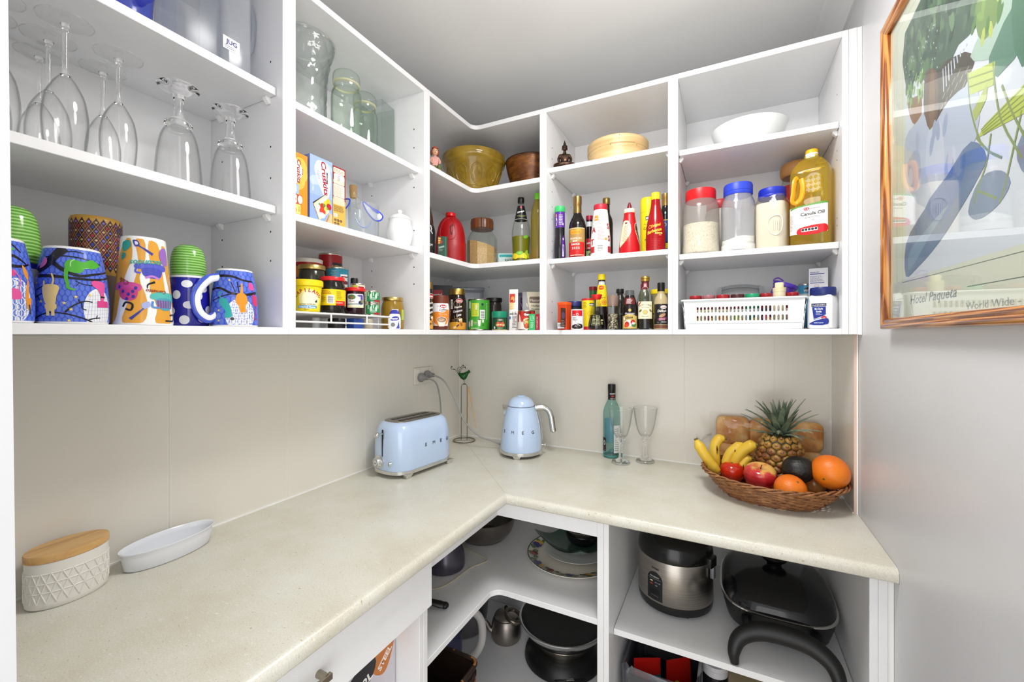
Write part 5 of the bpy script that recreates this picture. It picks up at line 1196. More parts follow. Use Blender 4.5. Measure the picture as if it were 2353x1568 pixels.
# ------------------------------------------------------------------ third cabinet (sauces)
ZA1, ZA2 = 1.6516, 1.9786
def buddha():
    o = put('buddha_statue', 'small dark bronze seated figure with a pointed headdress', 'statue', .623, -.252, ZA2, 4)
    t = NT('dark_bronze'); c = t.coord(); n = t.noise(c, 90, 4); t.link(t.ramp(n, [(.3, (38, 30, 26)), (.6, (84, 62, 48)), (.8, (150, 108, 78))]), t.b.inputs['Base Color']); t.b.inputs['Roughness'].default_value = .3; t.b.inputs['Metallic'].default_value = .8; m = t.m
    skin_mesh('body', o, [(0, 0, .016, .017), (0, 0, .032, .0135), (0, 0, .045, .0150), (0, 0, .053, .009), (0, 0, .060, .0055), (.001, 0, .066, .0065),
        (0, .017, .048, .0065), (.003, .0225, .034, .0058), (.009, .020, .021, .0050), (.016, .006, .0165, .0040), (0, -.017, .048, .0065), (.003, -.0225, .034, .0058), (.009, -.020, .021, .0050), (.016, -.006, .0165, .0040)],
        [(0, 1), (1, 2), (2, 3), (3, 4), (4, 5), (2, 6), (6, 7), (7, 8), (8, 9), (2, 10), (10, 11), (11, 12), (12, 13)], m)
    g = G(); g.tube(spline([(-.004, -.026, .0125), (.006, -.034, .010), (.018, -.022, .0105), (.0205, 0, .012), (.018, .022, .0105), (.006, .034, .010), (-.004, .026, .0125)], 5), [.0075] * 31, m, 12); g.build('crossed_legs', o)
    G().loft([[(x * .55, y, z) for x, y in rrect(-.034, .038, -.036, .036, .03, 6)] for z in (0, .0055)], P('8a5c44', .35, .7), True).build('base', o)
    h = G().ball((.001, 0, .0745), .0098, .0088, .0112, m, 18, 12).ball((.0105, 0, .0735), .0018, .0016, .0028, m, 8, 6)
    for s in (-1, 1): h.ball((-.001, s * .0092, .0725), .0022, .0014, .0052, m, 8, 6)
    h = h.build('head', o)
    hc = G().lathe(sm([(.0098, .0765), (.0098, .081), (.0072, .0850), (.0048, .0870), (.0050, .0900), (.0032, .0945), (.0012, .1010), (0, .1065)], 3), P('2a211c', .35, .7), 18); hc.build('headdress', o)
buddha()
def steamer():
    o = put('bamboo_steamer', 'round pale bamboo steamer with a lid', 'steamer', .794, -.168, ZA2)
    t = NT('bamboo'); c = t.coord((2, 2, 40)); n = t.noise(c, 3, 4); t.link(t.ramp(n, [(.3, (196, 160, 104)), (.55, (216, 184, 132)), (.8, (226, 200, 152))]), t.b.inputs['Base Color']); t.b.inputs['Roughness'].default_value = .4; m = t.m
    R = .107
    G().lathe([(R - .004, 0), (R - .002, .001), (R - .002, .060), (R - .012, .060), (R - .012, .004), (0, .004)], m, 64).build('basket', o)
    G().lathe(sm([(R - .001, .048), (R, .050), (R, .078), (R - .003, .081)], 2) + [(R - .012, .083), (R - .02, .0805), (0, .086)], m, 64).build('lid', o)
    # overlapped ends of the hoop, and its stitches
    def on(a, z, off): return ((R + off) * cos(a), (R + off) * sin(a), z)
    g = G(); rings = []
    for i in range(17):
        a = -.25 + i * .05; zt = .0700 - .0009 * i; rings.append([on(a, .050, .0001), on(a, .050, .0016), on(a, zt, .0016), on(a, zt, .0001)])
    g.loft(rings, m); g.build('hoop_end', o, smooth=30)
    g = G()
    for a, z in ((.06, .0745), (.05, .062), (-.22, .046), (.62, .042)): g.ball(on(a, z, .0012), .0009, .0013, .0013, P('5f4a2c', .6), 8, 6)
    g.build('stitches', o)
steamer()
def sauces():
    # purple label, green cap
    pr = [(.0185, 0), (.0205, .003), (.0208, .040), (.0190, .070), (.0175, .088), (.0178, .120), (.0180, .165), (.0165, .172)]
    o, _ = vessel('sauce_bottle', 'dark sauce bottle with a green cap and a purple neck label', 'bottle', .608, -.261, ZA1, [('bottle', pr, P('1c1a20', .12), 3), ('cap', [(.0188, .168), (.0196, .169), (.0190, .186), (.0178, .1895), (0, .190)], P('3fbf6a', .35))])
    rf = profmap(sm(pr, 3)); a = Art(.3); a.rect(-.05, .112, .05, .168, '5a2a9a'); a.small(-.004, .122, .012, .160, 7, 'd9d0ea'); a.poly([(-.016, .120), (-.009, .142), (-.012, .118)], 'b9cf5a'); a.rect(.010, .120, .014, .128, 'e9e4f2'); a.ell(-.014, .155, .003, .006, 'e8944a'); a.ell(-.013, .142, .002, .006, 'e9e4f0')
    wrap(o, a, rf, 'neck_label', z0=.14); a = Art(.3); a.poly([(.006, .004), (.016, .004), (.017, .075), (.012, .085), (.007, .060)], '5a2a9a'); a.barcode(.0075, .008, .014, .050, True, 'dfe3f2', '5a2a9a'); a.ell(.012, .070, .003, .005, 'c9a9e0'); wrap(o, a, rf, z0=.14)
    # soy
    pr = [(.0285, 0), (.0305, .003), (.0308, .104), (.0300, .118), (.0250, .135), (.0180, .150), (.0142, .162), (.0138, .195)]
    o, _ = vessel('soy_sauce_bottle', 'black soy sauce bottle with a gold foil top and a gold and red label', 'bottle', .669, -.246, ZA1, [('bottle', pr, P('17100e', .08), 2), ('foil', [(.0145, .160), (.0148, .162), (.0142, .188), (.0152, .191), (.0156, .214), (.0148, .221), (0, .2215)], P('9a7a4c', .3, .9), 2)])
    a = Art(.3); a.rect(-.040, .004, .0288, .104, 'b08b4e', 0); a.rect(-.040, .004, .0288, .054, 'c8211c'); a.rect(-.040, .101, .0288, .1045, 'd9c08a'); a.rect(.0275, .004, .029, .104, 'd9b98a'); a.poly(spline([(-.025, .098), (-.010, .096), (.010, .100), (.014, .094), (.010, .084), (-.010, .082), (-.026, .084)], 3, True), 'e8a02a'); a.text('LEE KUM KEE', -.007, .0865, .007, 'c8321c', .03, fit=.034)
    a.text('PREMIUM', -.008, .0635, .0098, 'f5efe4', .01, fit=.042); a.text('SOY', -.009, .0540, .0092, 'f5efe4', .01, fit=.018); a.text('SAUCE', -.008, .0435, .0098, 'f7f2ea', .01, fit=.031)
    for i in range(4):
        x = -.0205 + i * .0075
        for d in ((0, .034, .006, .034), (.001, .031, .005, .031), (.003, .029, .003, .0365), (0, .0295, .006, .0295), (.0005, .0365, .0055, .0365)): a.line([(x + d[0], d[1]), (x + d[2], d[3])], .0009, 'f2e4d8'); a.lay -= 1
    a.lay += 1; a.small(-.028, .007, .026, .012, 1, 'f0d0c0', .5)
    wrap(o, a, .0309, z0=0)
    # little red-capped bottle
    o, _ = vessel('sauce_bottle', 'small dark bottle with a metallic red cap, behind the soy sauce and salt', 'bottle', .697, -.192, ZA1, [('bottle', [(.0125, 0), (.0132, .003), (.0132, .100), (.0115, .120), (.0112, .146)], P('1c1012', .1), 2), ('cap', [(.0128, .146), (.0132, .147), (.0132, .162), (0, .164)], P('a8344a', .3, .5))])
    a = Art(.3); a.rect(-.02, .004, .02, .036, 'a9b97a'); a.rect(-.02, .036, .02, .078, 'b02428'); a.text('DICED', -.001, .058, .008, 'f2e8e0', .02, fit=.018); a.text('CHILLI', .0, .041, .006, 'f2e8e0', .02, fit=.015); a.rect(-.02, .033, .02, .038, '23231c'); a.text('S', .0, .010, .02, '20301c', .03, .2); a.rect(-.02, .122, .02, .14, 'cfd4d6'); wrap(o, a, profmap([(.0125, 0), (.0132, .003), (.0132, .100), (.0115, .120), (.0112, .146)]), z0=.05)
    # salt canister
    pr = [(.0335, 0), (.0350, .003), (.0340, .06), (.0270, .135), (.0240, .160)]
    o, _ = vessel('salt_canister', 'white tapered salt canister with a red cap and big red letters', 'canister', .753, -.247, ZA1, [('canister', pr, P('f0eef0', .35), 0), ('cap', [(.0236, .1585), (.0240, .160), (.0236, .176), (.022, .1795), (0, .180)], P('c0283a', .4))])
    a = Art(.35); rf = profmap(pr); a.text('A', -.0285, .080, .027, 'b52a34', .02); a.text('T', -.0325, .038, .027, 'b52a34', .02); a.text('S', .033, .092, .026, 'b52a34', .02); a.text('S', .034, .050, .026, 'b52a34', .02); a.rect(-.028, .120, -.010, .138, 'e8963a'); a.small(-.026, .126, -.012, .132, 1, 'f6e6d0'); a.small(-.010, .112, .014, .133, 6, '8a8a8a'); a.small(-.010, .052, .014, .100, 14, 'cf7f80'); a.ell(.019, .055, .005, .005, 'e0a23a'); a.barcode(-.013, .012, .011, .038, True); a.rect(-.045, .010, -.022, .031, 'c0323a'); a.rect(.0265, .010, .046, .031, 'c0323a'); wrap(o, a, rf, z0=.02)
    o, _ = vessel('vinegar_bottle', 'dark bottle with a gold screw cap, behind the salt canister', 'bottle', .752, -.163, ZA1, [('bottle', [(.0225, 0), (.0238, .003), (.0238, .13), (.0215, .150), (.0130, .172), (.0118, .205)], P('1d1512', .1), 3), ('cap', [(.0130, .204), (.0134, .205), (.0134, .2255), (.012, .2275), (0, .228)], P('8f7440', .35, .8))])
    # tomato sauce squeeze bottle
    pr = [(.0335, 0), (.0350, .003), (.0345, .02), (.0310, .055), (.0250, .09), (.0205, .118), (.0188, .128), (.0180, .133), (.0180, .140)]
    o, _ = vessel('tomato_sauce_bottle', 'red squeeze bottle with a cream collar and a dark red nozzle', 'bottle', .851, -.242, ZA1, [('bottle', pr, P('c0141c', .3), 3), ('collar', [(.0178, .139), (.0186, .140), (.0186, .151), (.0172, .153), (0, .153)], P('efe2c4', .4)), ('nozzle', [(.0088, .152), (.0085, .156), (.0045, .172), (.0030, .176), (0, .1765)], P('7c1020', .3), 2)])
    a = Art(.35); rf = profmap(sm(pr, 3)); a.poly(spline([(-.030, .022), (-.012, .040), (.004, .072), (.003, .098), (-.006, .110), (-.030, .108)], 4, True), 'efe0bd'); a.line([(-.029, .021), (-.011, .039), (.005, .072), (.004, .098)], .001, 'b99a5a', 4); a.small(-.020, .040, -.002, .096, 16, '8a7a60'); a.rect(-.018, .100, -.008, .105, '7a2a20')
    a.poly(spline([(.024, .102), (.019, .085), (.024, .055), (.034, .030), (.05, .03), (.05, .10)], 4, True), 'efe0bd'); a.poly(spline([(.026, .100), (.021, .085), (.026, .057), (.036, .033), (.05, .033), (.05, .10)], 4, True), '3a2a1c'); a.ell(.031, .062, .004, .014, '7a6a3a'); wrap(o, a, rf, z0=.08)
    # canola spray
    o, _ = vessel('cooking_spray', 'yellow cooking spray can, behind the barbecue sauce', 'can', .900, -.170, ZA1, [('can', [(.0245, 0), (.0255, .002), (.0255, .150), (.0248, .152)], P('ead415', .3)), ('cap', [(.0256, .152), (.0258, .153), (.0258, .195), (.0225, .203), (0, .2045)], P('f0dc1a', .35))])
    a = Art(.3); a.rect(-.06, .002, .06, .150, 'ecd818'); a.rect(-.008, .122, .022, .136, '2a2a24'); a.text('PRO', .004, .124, .0115, 'ffffff', .02, .1, fit=.022); a.text('CANOLA', .006, .090, .0125, '4a4420', 0, fit=.042); a.small(-.014, .108, .02, .112, 1, '6a6430'); a.small(-.010, .052, .006, .064, 1, '6a6430')
    for i in range(22): a.ell(-.020 + (i * 7 % 22) * .0016, .006 + (i * 5 % 13) * .0022, .0025, .003, 'f4ea4a' if i % 3 else '3a5a1c', n=8)
    wrap(o, a, .0256, z0=0)
    # barbecue sauce
    pr = [(.0290, 0), (.0305, .003), (.0310, .040), (.0300, .072), (.0260, .100), (.0200, .128), (.0155, .150), (.0140, .166), (.0138, .172)]
    o, _ = vessel('barbecue_sauce_bottle', 'glossy red barbecue sauce bottle with a yellow cap', 'bottle', .9365, -.247, ZA1, [('bottle', pr, P('a01018', .12), 3), ('cap', [(.0138, .171), (.0142, .172), (.0142, .180), (.0136, .181), (.0138, .1905), (.0125, .1945), (0, .195)], P('f0d51a', .35))])
    a = Art(.3); rf = profmap(sm(pr, 3)); a.text('Original', .002, .0785, .012, 'f2c83a', .012, .25, 12, fit=.034); a.text('Barbecue', -.004, .060, .0145, 'f2c83a', .018, .25, 12, fit=.050); a.rect(-.002, .0535, .022, .0585, 'f2d86a', .002); a.text('SAUCE', .010, .0545, .0035, '8a1016', .02, fit=.014); a.ell(-.019, .078, .005, .006, 'f2c83a'); a.ell(-.019, .078, .004, .005, 'a01018'); a.small(.010, .049, .02, .052, 1, 'e8d08a')
    for i in range(7): a.line([(-.018 + .001 * i, .038 - i * .0052), (.0, .036 - i * .0052), (.018 - .001 * i, .038 - i * .0052)], .0009, 'c4323a', 4)
    wrap(o, a, rf, z0=.06)
    o, _ = vessel('wine_vinegar_bottle', 'dark bottle with a gold neck band and blue label beside the cabinet side', 'bottle', .9600, -.184, ZA1, [('bottle', [(.0195, 0), (.0205, .003), (.0205, .12), (.0185, .140), (.0120, .162), (.0115, .172)], P('16131a', .1), 3), ('cap', [(.0118, .165), (.0122, .168), (.0122, .190), (.0130, .191), (.0130, .206), (0, .208)], P('b5935a', .3, .8))])
    a = Art(.3); a.rect(-.03, .04, .03, .115, '27407a'); a.ring(-.004, .098, .007, .006, .001, 'e9e4d0'); a.rect(-.03, .112, .03, .115, 'c9a95a'); a.rect(-.03, .018, .03, .036, 'e8cf1a'); a.rect(-.03, .004, .03, .018, '2a2f8a'); wrap(o, a, .0206)
sauces()
def condiments():
    o = carton('spice_tin', 'orange-red spice tin with a barcode, first on the bottom shelf', 'tin', .630, -.302, ZB0, .035, .040, .093, 'd2431c', face(.63, -.302, -30), bev=.003)
    a = Art(.3); a.rect(-.0165, .005, .0105, .025, 'e9eaee'); a.barcode(-.0155, .008, .0095, .0235); a.build('front_print', o, FR(.035)); G().rbox(-.041, .001, -.0185, .0185, .087, .098, .004, P('ef5a1c', .35), 3, .002).build('lid', o)
    a = Art(.3); a.rect(-.038, .01, -.004, .075, '3a2a2a'); a.ell(-.02, .05, .012, .012, '5a4a6a'); a.small(-.034, .014, -.008, .036, 4, '9a8a7a'); a.build('side_print', o, planemap((0, .0176, 0), (-1, 0, 0), (0, 0, 1))); 
    o, _ = vessel('spice_jar', 'jar with a wide navy blue lid, behind the orange tin and the pepper shaker', 'jar', .648, -.214, ZB0, [('jar', [(.026, 0), (.0275, .003), (.0275, .072), (.025, .086)], fluid('4c5a68', .5, '2a323a'), 2), ('lid', [(.0285, .085), (.0295, .087), (.0295, .100), (.0275, .1045), (0, .105)], P('232c6a', .35))])
    o, a, fin = tin('pepper_shaker', 'small white and red black-pepper shaker tin', .684, -.2935, ZB0, .0222, .070, 'efeceb', cat='shaker', top=P('e9e6e4', .4))
    a.rect(-.020, .047, .0185, .067, 'cf1f2a'); a.poly(spline([(-.020, .047), (-.005, .0475), (.0185, .043), (.0185, .040), (-.020, .042)], 3, True), 'efeceb'); a.ring(.0, .0525, .0042, .0042, .0012, 'f5e8e8'); a.small(-.016, .051, -.006, .054, 1, 'f5d8d8'); a.text('Black', -.0085, .0385, .0075, '3a3a3a', 0, align='C', fit=.013); a.text('Pepper', -.0065, .032, .0075, '3a3a3a', 0, fit=.018)
    a.poly(spline([(-.020, .006), (-.020, .014), (-.006, .019), (.008, .021), (.0185, .017), (.0185, .006)], 3, True), '2a2422')
    for i in range(9): a.ell(-.010 + (i * 5 % 9) * .0026, .020 + (i * 7 % 5) * .0022, .0012, .0009, '2a2422', n=6); a.ell(-.008 + (i * 4 % 9) * .0022, .012 + (i * 3 % 5) * .0014, .0012, .0010, 'efeceb', n=6)
    fin()
    o, a, fin = tin('mustard_tin', 'yellow mustard tin with a red base and rim, behind the pepper shaker', .703, -.229, ZB0, .0232, .112, 'ecd21a', cat='tin', top=P('c5202a', .35))
    a.rect(-.06, .004, .06, .012, 'c5202a'); a.rect(-.06, .1045, .06, .108, 'c5202a'); a.rect(.004, .084, .028, .096, '2a2a26', .004); a.text('KEEN', .014, .0865, .008, 'f2f0e8', .03, fit=.018); a.small(-.018, .080, -.004, .100, 5, '8a7a1a'); a.ring(.006, .058, .008, .008, .0008, '8a7a2a'); fin()
    o, _ = vessel('soy_flask', 'small glass soy sauce flask with a red spout cap', 'flask', .750, -.286, ZB0, [('flask', [(.027, 0), (.0290, .003), (.0288, .012), (.0240, .040), (.0150, .082), (.0115, .098), (.0118, .106)], m_jar, 3), ('cap', [(.0130, .103), (.0140, .106), (.0185, .117), (.0180, .119), (0, .1195)], P('cf1a1c', .35))])
    G().lathe(sm([(.0262, .004), (.0276, .010), (.0230, .040), (.0205, .050)], 3) + [(0, .050)], P('120c0c', .1), 28).build('soy_sauce', o)
    a = Art(.3); rf = profmap(sm([(.027, 0), (.0290, .003), (.0288, .012), (.0240, .040), (.0150, .082), (.0115, .098), (.0118, .106)], 3))
    for p in ([(-.017, .016), (.010, .016), (.011, .046), (-.011, .050), (-.017, .016)], [(-.001, .016), (.0, .048)], [(-.016, .044), (.010, .042)]): a.line(p, .0008, 'cfcf9a', 0)
    a.small(-.013, .020, -.003, .042, 5, 'c4c490'); a.small(.001, .020, .009, .042, 5, 'c4c490'); a.rect(.014, .030, .024, .034, 'd9cf9a'); a.small(.014, .018, .022, .028, 4, 'c9bf8a'); wrap(o, a, rf, z0=.03, off=.0008)
    o, _ = vessel('herb_bottle', 'green bottle with a dark red cap at the back of the shelf', 'bottle', .702, -.162, ZB0, [('bottle', [(.0130, 0), (.0135, .003), (.0135, .148)], P('2f6f3c', .3)), ('cap', [(.0142, .147), (.0146, .148), (.0146, .161), (0, .163)], P('8f1f28', .35))])
    pr = [(.0215, 0), (.0228, .003), (.0228, .065), (.0212, .100), (.0160, .148), (.0128, .165), (.0124, .178)]
    o, _ = vessel('seasoning_bottle', 'tall dark seasoning bottle with a yellow label and yellow cap', 'bottle', .7515, -.226, ZB0, [('bottle', pr, P('1a1214', .1), 3), ('cap', [(.0130, .176), (.0134, .178), (.0130, .193), (.0120, .196), (0, .1965)], P('f0d31a', .35))])
    a = Art(.3); rf = profmap(sm(pr, 3)); a.rect(-.024, .082, .026, .158, 'f0d21a'); a.rect(-.02, .158, .02, .170, 'c9cdc6'); a.ell(-.002, .148, .0125, .0075, 'c8201c'); a.text('MAGGI', -.002, .1455, .0062, 'f4e23a', .03, fit=.018); a.small(-.005, .132, .006, .136, 1, '9a8a3a'); a.text('Fish', -.006, .121, .0085, '3a3020', 0, fit=.013); a.text('Sauce', .002, .110, .0085, '3a3020', 0, fit=.02); a.ring(.008, .096, .010, .0095, .0012, 'b0281c'); a.ell(.008, .096, .007, .0065, 'd98a2a'); a.line([(.022, .125), (.012, .108)], .001, 'b0281c'); wrap(o, a, rf, z0=.1)
    pr = [(.0185, 0), (.0198, .002), (.0192, .012), (.0182, .020), (.0182, .056), (.0198, .064), (.0200, .074), (.0185, .078)]
    o, _ = vessel('pepper_grinder', 'clear plastic pepper grinder filled with peppercorns', 'grinder', .807, -.295, ZB0, [('body', pr, m_jar, 2), ('grinder_head', [(.0172, .078), (.0176, .080), (.0190, .098), (.0190, .110), (.0175, .1135), (0, .114)], thin_glass('pink_plastic', 'ead6cd', 'b09a90', .1, .35, 'd8c0b6'))])
    t = NT('peppercorns'); c = t.coord(); v = t.add('ShaderNodeTexVoronoi', {'Vector': c, 'Scale': 260.0}); t.link(t.ramp(v.outputs['Color'], [(.15, (34, 26, 22)), (.5, (86, 68, 54)), (.8, (190, 178, 150))]), t.b.inputs['Base Color']); t.b.inputs['Roughness'].default_value = .5; t.bump(v.outputs['Distance'], .8, .002)
    pc = G().lathe([(.0165, .003), (.0172, .012), (.0166, .022), (.0166, .052), (0, .054)], t.m, 24).build('peppercorns', o); pc['kind'] = 'stuff'
    o, _ = vessel('vinegar_bottle', 'dark bottle with a black cap and a small ring handle behind the grinder', 'bottle', .8155, -.224, ZB0, [('bottle', [(.0190, 0), (.0200, .003), (.0200, .085), (.0170, .105), (.0095, .122), (.0090, .130)], P('24241f', .1), 3), ('cap', [(.0125, .127), (.0130, .128), (.0130, .139), (.0120, .1415), (0, .142)], m_blk)])
    G().tube(spline([(.0, .0085, .126), (0, .018, .123), (0, .021, .114), (0, .015, .106)], 5), .002, P('5a5a52', .1), 8).build('ring_handle', o)
    a = Art(.3); a.text('VINEGAR', .008, .052, .006, '6a6a62', 0, fit=.02); wrap(o, a, .0201)
    pr = [(.0225, 0), (.0238, .003), (.0238, .062), (.0215, .086), (.0155, .108), (.0140, .112)]
    o, _ = vessel('glaze_bottle', 'dark balsamic glaze squeeze bottle with a clear cap, left of the vinegar bottle', 'bottle', .862, -.292, ZB0, [('bottle', pr, P('1a1013', .15), 2), ('cap', [(.0142, .111), (.0146, .112), (.0142, .128), (0, .129)], thin_glass('smoky_cap', 'c9cccf', '8a8e92', .05, .3, '9a9ca0'))])
    a = Art(.3); rf = profmap(sm(pr, 2)); a.rect(-.028, .003, .028, .044, 'c9ae62'); a.rect(-.028, .044, .028, .054, '1a1013'); a.poly(spline([(-.02, .044), (0, .050), (.02, .044), (.0, .040)], 3, True), 'c9ae62'); a.text('Mazzetti', -.0, .0485, .0095, 'f4f2ee', .03, fit=.030); a.text('Glaze', -.002, .0355, .0105, '2a2418', .01, .3, 4, fit=.024); a.poly([(-.020, .082), (.020, .082), (.020, .103), (-.020, .103)], '6a1f22'); a.small(-.012, .084, .012, .101, 5, 'e9d8d4'); a.ell(0, .0625, .0045, .005, 'd9c26a'); a.ring(0, .0625, .003, .0035, .0008, '6a5a20'); a.ell(-.003, .020, .016, .011, 'ece6e0'); a.ell(-.009, .017, .008, .009, 'c8321f'); a.ell(.010, .024, .008, .008, 'b5281c'); a.ell(.014, .014, .009, .006, '4f7a3a'); a.ell(-.012, .012, .006, .005, 'd94a2a'); a.ell(.012, .020, .006, .004, 'd9d9dc'); a.line([(-.016, .038), (-.012, .026), (-.004, .018)], .001, '2a1a18', 4); a.ell(-.018, .035, .003, .005, 'e9e9ec'); wrap(o, a, rf, z0=.03)
    pr = [(.0240, 0), (.0253, .003), (.0253, .085), (.0235, .105), (.0150, .124), (.0122, .132), (.0122, .158)]
    o, _ = vessel('balsamic_bottle', 'balsamic vinegar bottle with a gold cap and a large cream label', 'bottle', .909, -.280, ZB0, [('bottle', pr, m_jar, 3), ('cap', [(.0135, .156), (.0140, .1575), (.0140, .1635), (.0128, .1645), (.0140, .1655), (.0134, .1705), (.0115, .1725), (0, .1732)], P('c9a04a', .25, .9))])
    G().lathe([(0, .004), (.0235, .004), (.0242, .008), (.0242, .090), (0, .091)], P('17100f', .1), 28).build('vinegar', o)
    a = Art(.3); rf = profmap(sm(pr, 3)); a.rect(-.0255, .034, .0245, .090, 'e6e0c0'); a.arctext('BALSAMIC VINEGAR', 0, .028, .0495, .0058, '4a3a28', 46, .004, .7); a.text('of Modena', 0, .069, .005, '4a3a28', 0, fit=.024); a.ell(0, .055, .0065, .0068, 'c9b86a'); a.ring(0, .055, .0075, .0075, .0008, '8a7a3a'); a.ell(-.016, .060, .006, .0032, '7a6a3a', 40); a.ell(.018, .060, .006, .0032, '7a6a3a', -40); a.text('Mazzetti', 0, .040, .0058, '2a2018', .02, fit=.021); a.ell(-.019, .083, .002, .009, 'b5232b', -40); wrap(o, a, rf, z0=.06); a = Art(.3); a.rect(-.0135, .132, .0135, .157, '5a1a22'); a.rect(-.005, .136, .006, .150, 'a85a62'); a.line([(-.011, .132), (.0, .140), (.011, .132)], .0012, 'd9b0b0', 3); a.small(-.004, .138, .005, .148, 3, 'f0e0e0'); wrap(o, a, rf, 'neck_label', z0=.14)
    vessel('herb_bottle', 'bottle with a dark red cap mostly hidden behind the balsamic vinegar', 'bottle', .893, -.208, ZB0, [('bottle', [(.0165, 0), (.0170, .003), (.0170, .120), (.0105, .138)], P('6a6a58', .15), 2), ('cap', [(.0108, .136), (.0112, .137), (.0112, .156), (0, .157)], P('8f1f2a', .35))])
    o, _ = vessel('plastic_tub', 'cloudy tub with a yellow lid, behind the dressing bottle', 'tub', .945, -.207, ZB0, [('tub', [(.027, 0), (.0285, .003), (.0285, .120)], fluid('d9d2b0', .5), 0), ('lid', [(.0290, .119), (.0300, .120), (.0300, .132), (.0285, .1345), (0, .135)], P('e8cc1a', .35))])
    a = Art(.3); a.rect(-.04, .022, .04, .084, 'e9d31a'); a.rect(-.04, .050, .04, .055, '23231c'); a.text('Ricotta', -.010, .072, .008, '3a3420', .01); a.text('Low', -.016, .038, .010, '23231c', .02); a.rect(-.02, .057, .0, .066, 'd98a2a'); wrap(o, a, .0286)
    pr = [(.0210, 0), (.0222, .003), (.0222, .080), (.0195, .098), (.0115, .114), (.0108, .122)]
    o, _ = vessel('dressing_bottle', 'dressing bottle with a tall black cap, at the right end of the shelf', 'bottle', .9585, -.283, ZB0, [('bottle', pr, P('b5a47c', .12), 3), ('cap', [(.0110, .121), (.0114, .122), (.0114, .146), (.0105, .149), (0, .1495)], m_blk)])
    a = Art(.3); rf = profmap(sm(pr, 3)); a.rect(-.026, .016, .026, .080, '1c1a1b'); a.rect(-.026, .0, .026, .014, '6a3f2a'); a.ell(.008, .070, .010, .0055, 'e6ddd8'); a.text('PRAISE', .008, .068, .004, '8a2a2a', .02, fit=.015); a.text('Deli', -.003, .055, .0105, 'f0ece4', 0, .3, 6, fit=.016); a.text('Style', .010, .055, .0095, 'f0ece4', 0, .3, 6, fit=.014); a.ell(.004, .044, .011, .005, 'b58a6a', 25); a.poly([(-.010, .034), (.016, .040), (.018, .032), (-.008, .028)], '8a3a5a'); a.small(-.006, .029, .016, .038, 2, 'd9a9b9'); a.small(-.012, .020, -.005, .025, 2, '8a8a84'); a.text('DRESSING', .009, .022, .0035, 'f0ece4', .01, fit=.016); wrap(o, a, rf, z0=.05)
condiments()

